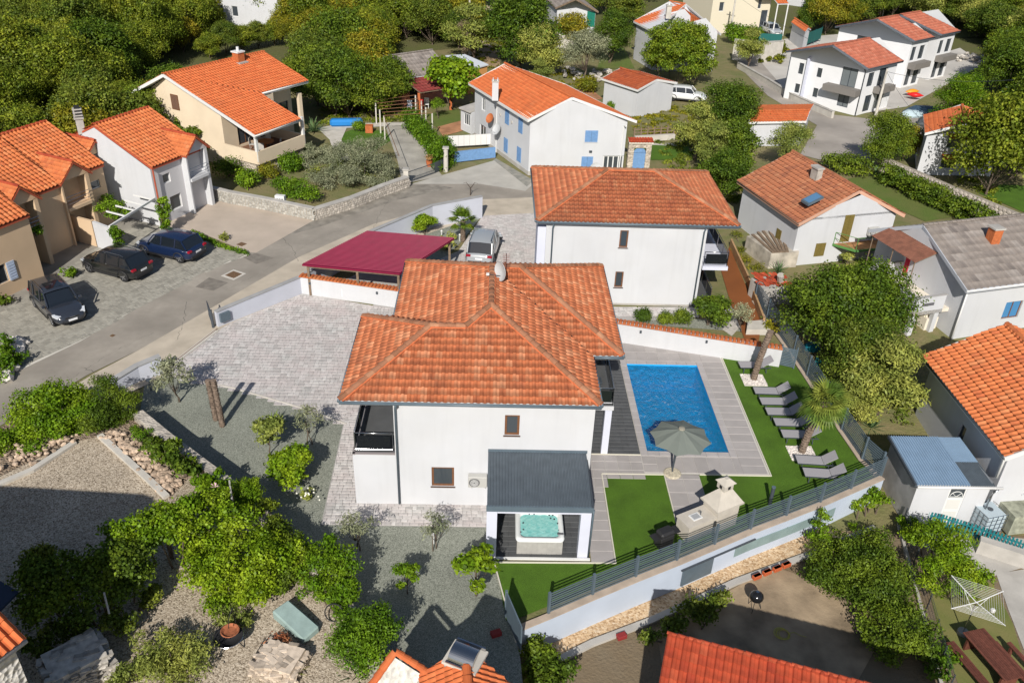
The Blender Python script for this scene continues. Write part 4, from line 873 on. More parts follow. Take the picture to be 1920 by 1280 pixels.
mb=MB();mb.tube([tp,tp+Vector((0,0,.95))],.02,5);part('mast',mb,M_steel,t2)
mb=MB();[mb.tube([tp+Vector((-.16,0,.2+.1*i)),tp+Vector((.16,0,.2+.1*i))],.012,4)for i in range(8)];part('crossbars',mb,mat('dull_red',(.2,.06,.05),.6),t2)
def aircon(p,nrm,label,group=None):
 a=math.atan2(nrm[0],-nrm[1]);t=thing('air_conditioner',label,'air conditioner',p,group);R=Matrix.Rotation(a,4,'Z');P=Vector(p)
 mb=MB();mb.box((0,-.18,.3),(.82,.3,.58));o=part('casing',MB().add([R@Vector(v)+P for v in mb.v],mb.f),mat('casing_ivory',(.44,.435,.41),.5),t,bevel=.02)
 mb=MB();mb.lathe([(.001,0),(.2,0),(.22,.015),(.24,0)],n=20);M=Matrix.Translation(P)@R@Matrix.Translation((-.14,-.345,.3))@Matrix.Rotation(R_(90),4,'X');part('fan_grille',MB().add([M@Vector(v)for v in mb.v],mb.f),mat('grille_grey',(.16,.16,.16),.5),t)
 mb=MB();[mb.lathe([(r_,.018),(r_+.012,.024),(r_+.02,.018)],n=20)for r_ in(.05,.1,.15)];part('fan_rings',MB().add([M@Vector(v)for v in mb.v],mb.f),M_whiteplastic,t)
 mb=MB();[mb.box((s*.3,-.17,-.03),(.04,.34,.04))for s in(-1,1)];part('bracket',MB().add([R@Vector(v)+P for v in mb.v],mb.f),M_whiteplastic,t)
 mb=MB();mb.tube([(.44,-.1,.45),(.5,-.1,.42),(.5,-.06,.1),(.44,-.02,.12)],.03,5);part('pipe',MB().add([R@Vector(v)+P for v in mb.v],mb.f),M_anth,t);return t
aircon((-.35,front,1.3),(0,-1),'white air conditioner on the villa front wall beside the hot tub roof')
t=thing('hot_tub_shelter','lilac walled hot tub shelter with dark grey corrugated roof joined to the villa','shelter',(2.2,27,0))
mb=MB();mb.box((.28,25.92,1.28),(.42,.4,2.56));part('pillar',mb,M_lilac,t);mb=MB();mb.box((4.08,25.92,1.28),(.42,.4,2.56));part('pillar',mb,M_lilac,t)
mb=MB();mb.prism([(.08,26.12),(.28,26.12),(.28,28.84),(.08,28.84)],0,2.56);part('side_wall',mb,M_lilac,t);mb=MB();mb.box((2.18,25.92,2.48),(3.38,.3,.2));part('beam',mb,M_lilac,t)
mb=MB();mb.box((2.2,25.74,2.66),(4.3,.1,.26));part('fascia',mb,M_bluegrey,t);mb=MB();mb.box((4.32,27.2,2.72),(.08,3.0,.2));part('side_fascia',mb,M_anth,t)
mb=MB();n=34
for i in range(n):
 a=.08+4.2*i/n;w_=4.2/n;h=.035
 za,zb=2.76,3.12
 for(u0,u1,d0,d1)in((0,.45,0,0),(.45,.6,0,h),(.6,.85,h,h),(.85,1,h,0)):mb.face((a+u0*w_,25.72,za+d0),(a+u1*w_,25.72,za+d1),(a+u1*w_,28.8,zb+d1),(a+u0*w_,28.8,zb+d0))
part('roof_sheet',mb,mat('dark_roof_sheet',(.085,.105,.125),.4,.4,noise=(3,.12)),t,fix=False)
mb=MB();mb.add([(.08,25.72,2.72),(4.28,25.72,2.72),(4.28,28.8,3.08),(.08,28.8,3.08)],[(3,2,1,0)]);part('ceiling',mb,M_anth,t,fix=False)
mb=MB();mb.box((2.2,28.79,3.16),(4.25,.06,.12));part('flashing',mb,M_bluegrey,t)
downpipe(t,[(4.38,25.8,2.6),(4.36,25.75,2.4),(4.34,25.78,.05)],M_bluegrey,.045)
g=ground('shelter_floor',[(.1,25.6),(4.35,25.6),(4.35,28.83),(.1,28.83)],.03,MATS['dark_joint'],px=False)
pave(g,[(.12,25.72),(4.3,25.72),(4.3,28.8),(.12,28.8)],.031,(.9,),.3,P_dk,60,px=False,th=.012,name='floor_tile',off=.3,joint=.008)
mb=MB();mb.beam((.4,25.62,.045),(4.4,25.62,.045),.1,.08);struct('step_edge',mb,M_whiteplastic)
t=thing('hot_tub','square whirlpool hot tub with white rim and grey skirt full of turquoise water','hot tub',(2.3,26.75,0));X0,X1,Y0,Y1=1.3,3.3,25.85,27.65
mb=MB();mb.box(((X0+X1)/2,(Y0+Y1)/2,.38),(X1-X0-.1,Y1-Y0-.1,.72));part('skirt',mb,mat('grey_skirt',(.36,.35,.33),.6,noise=(4,.1)),t)
for k in range(9):mb=MB();u=X0+.06+(X1-X0-.12)*k/9;mb.box((u+.1,Y0+.045,.36),((X1-X0-.14)/9-.012,.02,.66));part('skirt_panel',mb,MATS['grey_skirt'],t)
def rrect(x0,x1,y0,y1,r,z,n=5):
 o=[]
 for cx,cy,a0 in((x1-r,y0+r,-90),(x1-r,y1-r,0),(x0+r,y1-r,90),(x0+r,y0+r,180)):
  for i in range(n+1):a=R_(a0+90*i/n);o.append((cx+r*math.cos(a),cy+r*math.sin(a),z))
 return o
rings=[rrect(X0,X1,Y0,Y1,.18,.74),rrect(X0-.02,X1+.02,Y0-.02,Y1+.02,.2,.82),rrect(X0+.03,X1-.03,Y0+.03,Y1-.03,.18,.89),rrect(X0+.16,X1-.16,Y0+.16,Y1-.16,.25,.88),rrect(X0+.22,X1-.22,Y0+.22,Y1-.22,.22,.78),rrect(X0+.3,X1-.3,Y0+.3,Y1-.3,.2,.3),]
mb=MB();n=len(rings[0])
for r_ in rings:mb.v+=r_
mb.f=[(i*n+j,i*n+(j+1)%n,(i+1)*n+(j+1)%n,(i+1)*n+j)for i in range(len(rings)-1)for j in range(n)]+[tuple(range(5*n,6*n))]
part('shell',mb,mat('acrylic_white',(.74,.76,.76),.25,.5),t,smooth=True)
mb=MB();k=24;vs=[(X0+.2+(X1-X0-.4)*i/k,Y0+.2+(Y1-Y0-.4)*j/k,.80+.012*math.sin(i*1.1+math.sin(j*.8)*2)*math.cos(j*.9))for j in range(k+1)for i in range(k+1)]
mb.add(vs,[(j*(k+1)+i,j*(k+1)+i+1,(j+1)*(k+1)+i+1,(j+1)*(k+1)+i)for j in range(k)for i in range(k)])
m=bpy.data.materials.new('tub_water');m.use_nodes=True;b=m.node_tree.nodes['Principled BSDF'];b.inputs['Base Color'].default_value=(.20,.55,.52,1);b.inputs['Roughness'].default_value=.12
nz=m.node_tree.nodes.new('ShaderNodeTexNoise');nz.inputs['Scale'].default_value=6;cr=m.node_tree.nodes.new('ShaderNodeValToRGB');cr.color_ramp.elements[0].position=.35;cr.color_ramp.elements[0].color=(.19,.52,.50,1);cr.color_ramp.elements[1].position=.65;cr.color_ramp.elements[1].color=(.34,.64,.61,1)
m.node_tree.links.new(nz.outputs[0],cr.inputs[0]);m.node_tree.links.new(cr.outputs[0],b.inputs['Base Color']);part('water',mb,m,t,smooth=True)
rr=random.Random(4)
for cx,cy in((1.62,26.5),(1.62,26.9),(1.9,27.45),(2.1,27.45),(2.75,27.4),(2.9,27.4),(2.8,27.2),(2.95,27.15),(3.08,26.9),(1.5,26.35),(3.12,26.5)):mb=MB();mb.lathe([(.001,.02),(.035,.02),(.04,0)],(cx,cy,.82),8);part('jet',mb,M_anth,t)
for cx,cy in((1.75,27.5),(2.8,27.52),(3.15,26.2)):mb=MB();mb.box((cx,cy,.9),(.26,.1,.05));part('headrest' if cy>27 else 'control_panel',mb,mat('dark_grey_pad',(.10,.10,.11),.5),t,bevel=.015)
# ================================================================ rear villa
t=thing('house','white two storey villa with terracotta hip roof standing behind the pool wall','house',(8.5,52,0));H2=t
f2=[(3.35,47.9),(13.2,47.9),(13.2,56.6),(3.35,56.6)]
Ws=walls(t,f2,0,5.7,M_white,{0:[(4.53,5.05,4.0,5.15,.12),(4.5,5.02,1.25,2.35,.12)],1:[(1,3.8,.1,2.4),(4.8,7.6,.1,2.4),(1,3.8,3.0,5.2),(4.8,7.6,3.0,5.2)],3:[(1,2.2,.1,2.2),(4.5,5.5,3.3,4.5)]},base=(.12,M_conc))
for o in((4.53,5.05,4.0,5.15),(4.5,5.02,1.25,2.35)):window(t,Ws[0],*o,M_brown,n=-.05,sill=MATS['brown_sill'],fw=.08)
for o in((1,3.8,.1,2.4),(4.8,7.6,.1,2.4),(1,3.8,3.0,5.2),(4.8,7.6,3.0,5.2)):window(t,Ws[1],*o,M_brown,mull=2)
window(t,Ws[3],1,2.2,.1,2.2,M_brown)
mb=MB();mb.box((3.1,49.1,2.6),(.5,2.0,5.1));part('west_bay',mb,M_lilac,t)
ZE2=5.75;k2=.35;ex0,ex1,ey0,ey1=2.75,15.0,47.6,56.9;h2=(ey1-ey0)/2;zt2=ZE2+k2*h2
A2,B2,C2,D2=(ex0,ey0,ZE2),(ex1,ey0,ZE2),(ex1,ey1,ZE2),(ex0,ey1,ZE2);R1,R2=(ex0+h2,ey0+h2,zt2),(ex1-h2,ey0+h2,zt2)
pls=[[A2,B2,R2,R1],[B2,C2,R2],[C2,D2,R1,R2],[D2,A2,R1]]
slab(t,pls,M_white,.16,drop=.02)
for pl,n in zip(pls,(220,30,0,50)):roof_plane(t,pl,T_rear,n,tw=.27)
for p,q in((A2,R1),(R1,D2),(R1,R2),(R2,B2),(R2,C2)):ridge(t,p,q,T_cap,r=.13,mortar=True)
for p,q in(((ex0,ey0-.09),(ex1+.05,ey0-.09)),((ex1+.07,ey0),(ex1+.07,ey1)),((ex0-.07,ey0),(ex0-.07,ey1))):gutter(t,(*p,ZE2-.05),(*q,ZE2-.05),M_bluegrey)
for x in(3.75,13.0):downpipe(t,[(x,ey0-.09,5.6),(x,47.83,5.2),(x,47.83,.05)],M_bluegrey,.05)
mb=MB();mb.box((14.05,52.2,2.75),(1.6,8.7,.24));part('balcony_slab',mb,M_lilac,t);railing(t,(14.78,47.95,0),(14.78,56.4,0),2.87,.95,6);railing(t,(13.3,47.95,0),(14.78,47.95,0),2.87,.95,1)
railing(t,(14.2,48.3,0),(14.2,56.4,0),.2,.95,6)
mb=MB();mb.box((13.75,52.3,.1),(1.1,8.4,.2));part('terrace_slab',mb,P_dk,t)
ground('brown_deck',[(1350,500),(1368,462),(1392,520),(1428,605),(1420,655),(1398,640),(1372,575)],.03,mat('rust_brown_deck',(.22,.075,.022),.8,noise=(.5,.1),bump=(30,.4)))
mb=MB()
for a,b in((G(1369,462),G(1400,530)),(G(1400,530),G(1430,612))):mb.beam(a+Vector((0,0,.3)),b+Vector((0,0,.3)),.12,.6)
single('deck_edge_board',mb,mat('tan_board',(.42,.26,.13),.8,noise=(4,.2)),'tan timber edge board along the rust brown deck of the rear villa','board')
t=thing('carport','open carport with flat crimson ribbed metal roof beside the street wall','carport',(-7,49.5,0));zr=2.4
Pq=[G(566,495,2.25),G(749,512,2.45),G(852,446,2.55),G(688,433,2.4)];m_crim=mat('crimson_sheet',(.205,.010,.042),.5,.35,noise=(2,.08))
mb=MB();n=34
for i in range(n):
 for(f0,f1,d0,d1)in((0,.7,0,0),(.7,.8,0,.035),(.8,.9,.035,.035),(.9,1,.035,0)):
  a,b=(i+f0)/n,(i+f1)/n;l0,l1=Pq[0].lerp(Pq[3],a),Pq[0].lerp(Pq[3],b);q0,q1=Pq[1].lerp(Pq[2],a),Pq[1].lerp(Pq[2],b)
  mb.face(l0+Vector((0,0,d0)),q0+Vector((0,0,d0)),q1+Vector((0,0,d1)),l1+Vector((0,0,d1)))
part('roof_sheet',mb,m_crim,t,fix=False)
slab(t,[[p-Vector((0,0,.03))for p in Pq]],m_crim,.1,name='roof_edge')
c_=sum(Pq,Vector())/4
for p in(*Pq,Pq[0].lerp(Pq[1],.55),Pq[3].lerp(Pq[2],.5)):q=p.lerp(c_,.07);mb=MB();mb.box((q.x,q.y,q.z/2-.05),(.14,.14,q.z-.1));part('post',mb,M_wood,t)
mb=MB();mb.beam(Pq[0].lerp(c_,.07)-Vector((0,0,.2)),Pq[1].lerp(c_,.07)-Vector((0,0,.2)),.1,.18);part('beam',mb,M_wood,t)
ground('carport_floor',[(575,556),(750,575),(850,510),(700,500)],.01,M_conc)
# ================================================================ generic houses
def eaves_house(name,label,base,foot,z0,ze,zr,ridge_ends,wm,tm,ops={},tiles=60,rm=None,over=None,cap=True,fascia=None,rpieces=True,group=None,tw=.25,tl=.36,seg=4,basem=None,wtop=None,lift=.035,h=.045,wdrop=.12,gout=None):
 """gable house: eave quad `over` = (front-left, front-right, back-right, back-left) roof corners; ridge runs between the left and right gables"""
 t=thing(name,label,'house',(base[0],base[1],z0),group);a,b,c,d=[Vector((p[0],p[1],ze if len(p)<3 else p[2]))for p in over];r0,r1=[Vector((p[0],p[1],zr))for p in ridge_ends]
 foot=[Vector((p[0],p[1]))for p in foot]
 Fo=foot;g={}
 for i in range(4):
  W=Wall(Fo[i],Fo[(i+1)%4]);Ni=0
 def zat(p):
  best=99
  for(e0,e1)in((a,b),(c,d)):
   dirv=(e1-e0);dirv.z=0;nrm=Vector((-dirv.y,dirv.x,0)).normalized();hr=(r0-e0).dot(nrm);dist=(Vector((p.x,p.y,0))-Vector((e0.x,e0.y,0))).dot(nrm)
   zz=e0.z+(zr-e0.z)*dist/hr;best=min(best,zz)
  return best-wdrop
 zw=[zat(p)for p in Fo];Ws=[]
 for i in range(4):
  p,q=Fo[i],Fo[(i+1)%4];W=Wall(p,q);Ws.append(W);zz=min(zw[i],zw[(i+1)%4]);mb=MB();W.surf(mb,z0,zz,ops.get(i,()),.14)
  pts=[(0,zz),(W.L,zz),(W.L,zw[(i+1)%4])]
  if i in(1,3):
   best=max(((zat(p.lerp(q,k/40)),k/40)for k in range(41)));pts.append((W.L*best[1],best[0]))
  pts.append((0,zw[i]));pts=[x for j,x in enumerate(pts)if x!=pts[j-1]]
  if len(pts)>=3:mb.face(*[W.pt(u,z_)for u,z_ in pts])
  part('wall',mb,wm,t,fix=False)
  if i in ops:
   gq=MB()
   for o in ops[i]:gq.face(W.pt(o[0]-.02,o[2]-.02,-.145),W.pt(o[1]+.02,o[2]-.02,-.145),W.pt(o[1]+.02,o[3]+.02,-.145),W.pt(o[0]-.02,o[3]+.02,-.145))
   part('interior',gq,M_dark,t,fix=False)
  if basem:gq=MB();W.box(gq,-.02,W.L+.02,z0,z0+basem[0],.003,.04);part('plinth',gq,basem[1],t)
 pls=[[a,b,r1,r0],[c,d,r0,r1]]
 slab(t,pls,rm or M_white,.14,drop=.02)
 for i,pl in enumerate(pls):roof_plane(t,pl,tm,tiles if i==0 else(0 if tiles<200 else 40),tw=tw,tl=tl,seg=seg,lift=lift,h=h)
 ridge(t,r0,r1,tm,pieces=rpieces)
 if fascia:
  for p,q in((a,r0),(r0,d),(b,r1),(r1,c),(a,b),(c,d)):
   gq=MB();o=(p+q)/2-(r0+r1)/2;gq.beam(p-Vector((0,0,.08)),q-Vector((0,0,.08)),.06,.22);part('fascia',gq,fascia,t)
 if gout:gutter(t,a-Vector((0,0,.06)),b-Vector((0,0,.06)),gout)
 return t,Ws
def V2(p):return(p.x,p.y)
M_blue=mat('blue_shutter_paint',(.15,.28,.50),.6,noise=(5,.1))
ze,zr=5.0,6.7;a,b,d=G(878.6,155.7,ze),G(989.9,225,ze),None;ridgeS,ridgeN=G(1073,183,zr),G(947,119.5,zr);c=G(1194,227,ze)
dN=Vector((c.x,c.y,ze))+(a-b)
u=(b-a).normalized();wv=(c-b).normalized()
bi=b-u*.5+wv*.45;ci=c-u*.5-wv*.6;ai=a+u*.4+wv*.45;di=dN+u*.4-wv*.6
L0=(Vector(V2(bi))-Vector(V2(ai))).length;L1=(Vector(V2(ci))-Vector(V2(bi))).length
ops={0:[(L0-4.9,L0-4.1,3.2,4.6),(L0-2.2,L0-1.4,3.2,4.6),(L0-5.0,L0-4.2,.6,1.9),(L0-2.3,L0-1.5,.6,1.9),(1.6,2.4,3.0,4.2),(1.2,2.6,.2,1.6)],1:[(4.75,5.85,3.0,4.0),(4.6,5.6,.5,1.7),(6.5,8.3,.5,1.8)]}
t,Ws=eaves_house('house','white two storey house with blue shutters and plain orange roof behind the street',ai,[V2(ai),V2(bi),V2(ci),V2(di)],0,ze,zr,[ridgeN,ridgeS],M_white,T_orange,ops,60,M_pale,over=[a,b,c,dN],fascia=M_whiteplastic,tw=.3,tl=.36,seg=4,h=.035,basem=(.35,M_conc),lift=.025)
for o in ops[0][:4]:window(t,Ws[0],*o,M_whiteplastic,shutter=('closed',M_blue))
for o in ops[0][4:]:window(t,Ws[0],*o,M_whiteplastic,mull=2)
for o in ops[1][:2]:window(t,Ws[1],*o,M_whiteplastic,shutter=('closed',M_blue),sill=M_white)
window(t,Ws[1],*ops[1][2],M_whiteplastic,mull=4,fw=.1,sill=M_white)
ch=G(928.5,177,5.6);mb=MB();mb.box((ch.x,ch.y,5.9),(.55,.55,1.6));cm=part('chimney',mb,M_white,t);mb=MB();mb.box((ch.x,ch.y,6.78),(.65,.65,.08));part('chimney_cap',mb,M_conc,cm);mb=MB();[mb.box((ch.x+i*.2,ch.y,6.9),(.08,.6,.16))for i in(-1,1)];part('cowl',mb,M_whiteplastic,cm)
W=Ws[0];mb=MB();mb.tube([W.pt(L0*.44,4.9,.07),W.pt(L0*.44,0,.07)],.05,6);part('downpipe',mb,M_whiteplastic,t)
W=Ws[1];mb=MB();mb.tube([W.pt(L1-.1,4.6,.5),W.pt(L1-.2,4.45,.1),W.pt(L1-.25,0,.08)],.055,6);part('downpipe',mb,M_whiteplastic,t)
def dish(p,rz,label,r=.45,m=None,group=None,tilt=62):
 t=thing('satellite_dish',label,'satellite dish',p,group);mb=MB();mb.lathe([(.001,0),(r*.5,r*.05),(r*.85,r*.17),(r,r*.28)],n=18);mb.lathe([(r,r*.28),(r*1.02,r*.25),(r*.5,0),(.001,-.03)],n=18)
 o=link('dish',mesh_of(mb,m or MATS['dish_grey'],smooth=True),t);o.matrix_local=Matrix.Rotation(R_(rz),4,'Z')@Matrix.Rotation(R_(tilt),4,'X')
 g=MB();d=Vector((math.sin(R_(rz)),-math.cos(R_(rz)),0));P=Vector(p);g.tube([P-d*.02,P-d*.35],.03,5);part('bracket',g,M_steel,t);g=MB();g.tube([P-Vector((0,0,r*.8)),P+d*r*1.2],.012,4);part('feed_arm',g,M_steel,t);return t
dish(tuple(Ws[0].pt(L0-5.6,2.45,.4)),-60,'grey satellite dish on the long blue shuttered wall',.55)
dish(tuple(Ws[0].pt(L0-7.2,3.0,.4)),-50,'rust orange satellite dish on the left part of the blue shuttered house',.45,mat('rust_orange',(.45,.14,.05),.7))
dish(tuple(Ws[1].pt(5.8,.75,.7)),10,'large pale satellite dish in front of the gable wall by the four pane window',.6)
mb=MB();Ws[1].box(mb,5.2,5.45,2.1,2.25,0,.12);part('wall_lamp',mb,M_anth,t)
for u in(L0-5.9,L0-3.5):mb=MB();Ws[0].box(mb,u,u+.12,3.6,3.8,0,.1);part('wall_lamp',mb,M_conc,t)
A_=G(925,273);mb=MB();Wx=Wall(V2(G(868,249)),V2(G(886,262)));
t=thing('annex','small flat roofed white annex at the left end of the blue shuttered house','annex',tuple(G(875,250)))
W=Wall(V2(G(864,243)),V2(G(884,252)));bk=W.n*-3.2
P4=[W.p,W.pt(W.L,0),W.pt(W.L,0)+bk,W.p+bk];ws_=walls(t,[V2(p)for p in P4],0,2.2,M_white,{0:[(.5,W.L-.3,.7,1.8)]});window(t,ws_[0],.5,W.L-.3,.7,1.8,M_whiteplastic,mull=3)
slab(t,[[P4[0]+W.n*.25+Vector((0,0,2.25)),P4[1]+W.n*.25+Vector((0,0,2.25)),P4[2]+Vector((0,0,2.6)),P4[3]+Vector((0,0,2.6))]],M_conc,.12)
a,b=G(838,281),G(922,276);W=Wall(V2(a),V2(b));t=thing('fence','plain white board fence joining the blue shuttered house','fence',tuple(a))
for i in range(8):mb=MB();u=W.L*i/8;W.box(mb,u+.01,u+W.L/8-.01,.3,1.3,0,.05);part('board',mb,M_whiteplastic,t)
a,b=G(852,306),G(928,297);W=Wall(V2(a),V2(b));t=thing('gate','long solid blue sliding gate below the white board fence','gate',tuple(a))
mb=MB();W.box(mb,0,W.L,.08,1.0,-.03,.03);part('gate_leaf',mb,M_blue,t);mb=MB();W.box(mb,0,W.L,1.0,1.06,-.04,.04);part('top_rail',mb,MATS['blue_shutter_paint'],t)
for i in range(9):mb=MB();u=W.L*i/8;W.box(mb,u-.03,u+.03,.08,1.0,.03,.045);part('rib',mb,M_blue,t)
ground('tan_forecourt',[(845,288),(928,282),(928,297),(852,304)],.01,mat('tan_concrete',(.52,.40,.26),.9,noise=(1,.1)))
ground('paved_forecourt',[(770,345),(930,300),(1000,345),(985,358),(900,345),(800,345)],.009,mat('light_setts',(.43,.41,.37),.9,noise=(.8,.12,8),bump=(22,.4,'voronoi')))
ground('flagstone_edge',[(925,300),(930,297),(1000,338),(988,350)],.014,mat('dark_flagstones',(.20,.20,.18),.85,noise=(2,.5,3,(.45,.42,.36)),bump=(6,.6,'voronoi')))
a=G(1193,318);t=thing('stone_archway','rough stone arch with blue door and small tiled top beside the white gable','archway',tuple(a));m_st=mat('pale_stone',(.46,.40,.33),.9,noise=(2.5,.25),bump=(5,1,'voronoi',.1))
W=Wall((a.x-.9,a.y),(a.x+1.15,a.y+.15));mb=MB();W.box(mb,0,.5,0,2.5,-.3,.1);W.box(mb,1.6,W.L,0,2.5,-.3,.1);W.box(mb,.5,1.6,2.0,2.5,-.3,.1);part('masonry',mb,m_st,t)
mb=MB();W.box(mb,.5,1.6,0,1.55,-.1,-.03);part('door',MB().add([v for v in mb.v],mb.f),M_blue,t)
mb=MB();pts=[W.pt(1.05+.55*math.cos(R_(x)),1.5+.5*math.sin(R_(x)),-.03)for x in range(0,181,20)];mb.face(*pts);part('door_arch',mb,M_blue,t,fix=False)
slab(t,[[W.pt(-.05,2.5,.25),W.pt(W.L+.1,2.5,.25),W.pt(W.L+.1,2.75,-.4),W.pt(-.05,2.75,-.4)]],M_pale,.08);roof_plane(t,[W.pt(-.05,2.53,.25),W.pt(W.L+.1,2.53,.25),W.pt(W.L+.1,2.78,-.4),W.pt(-.05,2.78,-.4)],T_red,10)
def gpx(name,label,a,b,c,rS,ze,zr,z0,wm,tm,inset=(.35,.45),ops={},tiles=0,d=None,rN=None,shift=None,**k):
 """gable house from roof corners in the photo: a-b eave, b-c gable with ridge end rS"""
 A,B,C=G(*a,ze),G(*b,ze),G(*c,ze)if not isinstance(c,Vector)else c;RS=G(*rS,zr)if not isinstance(rS,Vector)else rS
 if d is not None:D=G(*d,ze)
 else:D=C+(A-B)
 RN=G(*rN,zr)if rN is not None else RS+(A-B)
 u=(B-A).normalized();w_=(C-B).normalized();i,j=inset
 F=[A+u*j+w_*i,B-u*j+w_*i,C-u*j-w_*i,D+u*j-w_*i]
 t,Ws=eaves_house(name,label,tuple((A+C)/2)[:2],[V2(p)for p in F],z0,ze,zr,[RN,RS],wm,tm,ops,tiles,over=[A,B,C,D],**k);return t,Ws
def chimney(t,p,w_,d,h,m,cap=.12,capm=None,pots=0,rz=0):
 mb=MB();mb.box((p.x,p.y,p.z+h/2),(w_,d,h),rz=rz);c=part('chimney',mb,m,t);mb=MB();mb.box((p.x,p.y,p.z+h+cap/2),(w_+.15,d+.15,cap),rz=rz);part('chimney_cap',mb,capm or M_conc,c)
 if pots:mb=MB();mb.tube([p+Vector((0,0,h+cap)),p+Vector((0,0,h+cap+.35))],.13,8);part('chimney_pot',mb,M_whiteplastic,c)
 return c
M_ochbrick=mat('orange_brick',(.45,.13,.045),.85,noise=(8,.2))
ops={0:[(5.4,6.1,1.1,2.1)],1:[(2.2,3.0,-.1+.3,.9+.3),(3.6,4.4,1.75,3.6)]}
t,Ws=gpx('house','white house with weathered tile roof, skylight and green balcony right of the rear villa',(1382.5,339),(1498,420),(1696.5,403),(1612.6,357.7),3.4,5.15,-.4,M_white,T_old,ops={1:[(3.6,4.35,1.5,3.55),(1.75,2.55,.55,1.55)],0:[(5.2,5.8,.9,1.9)]},tiles=100,fascia=mat('salmon_fascia',(.58,.34,.24),.8),tw=.3,tl=.38,seg=4,h=.06,lift=.06,gout=mat('brown_gutter',(.12,.07,.05),.5))
m_ol=mat('olive_shutter',(.17,.13,.035),.7,noise=(9,.15))
for W,o in((Ws[1],(3.6,4.35,1.5,3.55)),(Ws[1],(1.75,2.55,.55,1.55)),(Ws[0],(5.2,5.8,.9,1.9))):window(t,W,*o,m_ol,shutter=('closed',m_ol))
rp=G(1530,330,5.0);chimney(t,rp-Vector((0,0,.4)),.45,.75,1.0,mat('grey_stone',(.40,.37,.33),.9,noise=(3,.2)),rz=.3)
mb=MB();e1=(Ws[0].u);nn=(Ws[0].n*-1+Vector((0,0,.42))).normalized();c_=G(1523,374,4.62);mb.hull([c_+e1*a*.45+nn*b*.6-Vector((0,0,.05))for a,b in((-1,-1),(1,-1),(1,1),(-1,1))],[c_+e1*a*.45+nn*b*.6+Vector((0,0,.1))for a,b in((-1,-1),(1,-1),(1,1),(-1,1))]);sk=part('skylight',mb,M_bluegrey,t)
mb=MB();mb.face(*[c_+e1*a*.36+nn*b*.5+Vector((0,0,.115))for a,b in((-1,-1),(1,-1),(1,1),(-1,1))]);part('pane',mb,mat('sky_glass',(.10,.22,.38),.08,.8),sk,fix=False)
aircon(tuple(Ws[1].pt(6.1,1.9,0)),(Ws[1].n.x,Ws[1].n.y),'air conditioner on the gable wall above the green balcony')
W=Ws[1];m_gr=mat('green_paint',(.09,.22,.06),.6);tb=thing('balcony','rusty floored balcony with green metal frame on the skylight house gable','balcony',tuple(W.pt(5,1.2,.8)))
mb=MB();mb.hull([W.pt(3.1,1.3,0),W.pt(7.8,1.3,0),W.pt(7.8,1.3,1.3),W.pt(4.1,1.3,1.3)],[W.pt(3.1,1.42,0),W.pt(7.8,1.42,0),W.pt(7.8,1.42,1.3),W.pt(4.1,1.42,1.3)]);part('floor_slab',mb,mat('rusty_floor',(.33,.17,.07),.9,noise=(3,.35)),tb)
mb=MB();mb.beam(W.pt(3.1,1.36,0),W.pt(4.1,1.36,1.32),.06,.16);mb.beam(W.pt(4.1,1.36,1.32),W.pt(7.8,1.36,1.32),.06,.16)
for u,n_ in((3.15,.02),(4.1,1.3),(6.0,1.3),(7.8,1.3)):mb.tube([W.pt(u,1.4,n_),W.pt(u,2.3,n_)],.03,5)
mb.tube([W.pt(3.15,2.3,.02),W.pt(4.1,2.3,1.3),W.pt(7.8,2.3,1.3)],.025,5);mb.tube([W.pt(3.15,1.9,.02),W.pt(4.1,1.4,1.3)],.02,5);part('railing',mb,m_gr,tb)
t=thing('concrete_bunker','stained concrete yard box with weathered planks on top beside the skylight house','wall',tuple(G(1440,500)))
P4=[G(1395,470),G(1440,503),G(1492,500),G(1470,445)]
mb=MB();mb.prism([V2(p)for p in P4],-.3,1.15);part('wall_body',mb,mat('stained_concrete',(.42,.38,.32),.95,noise=(1.5,.35,8),bump=(12,.3)),t)
for k in range(6):mb=MB();a=P4[0].lerp(P4[3],.1+.13*k)+Vector((.1,0,1.2+.05*(k%2)));b=P4[1].lerp(P4[2],.08+.1*k)+Vector((0,0,1.2));mb.beam(a,b,.2,.06);part('plank',mb,M_wood,t)
t=thing('stone_oven','little stone hut with broken orange tiles beside the tall slat fence','hut',tuple(G(1432,560)));c_=G(1440,560)
mb=MB();mb.box((c_.x,c_.y,.6),(2.1,1.6,1.3),rz=.3);part('wall',mb,M_conc,t);me_,_=tile_data(T_red,.25,.36,4,.045,.035);rr=random.Random(8)
for i in range(60):piece('roof_tile',me_,t,Matrix.Translation((c_.x+rr.uniform(-1.1,1.0),c_.y+rr.uniform(-.8,.7),1.27+rr.uniform(0,.12)))@Matrix.Rotation(rr.uniform(-.5,.5)+.3,4,'Z')@Matrix.Rotation(rr.uniform(-.1,.3),4,'X'))
mb=MB();mb.tube([c_+Vector((.55,-.2,1.2)),c_+Vector((.3,-.5,2.0))],.22,8);part('chimney',mb,mat('grey_stone',(.4,.37,.33)),t)
ze,zr=3.4,5.2;A,D,R0=G(1813,544.4,ze),G(1629.4,431,ze),G(1730.6,422.5,zr);dirr=(G(1920,531,ze)-A).normalized();B=A+dirr*13;C=D+dirr*13;R1_=R0+dirr*13
u=dirr;w_=(D-A).normalized();F=[A+u*.6+w_*.4,B-u*.4+w_*.4,C-u*.4-w_*.4,D+u*.6-w_*.4]
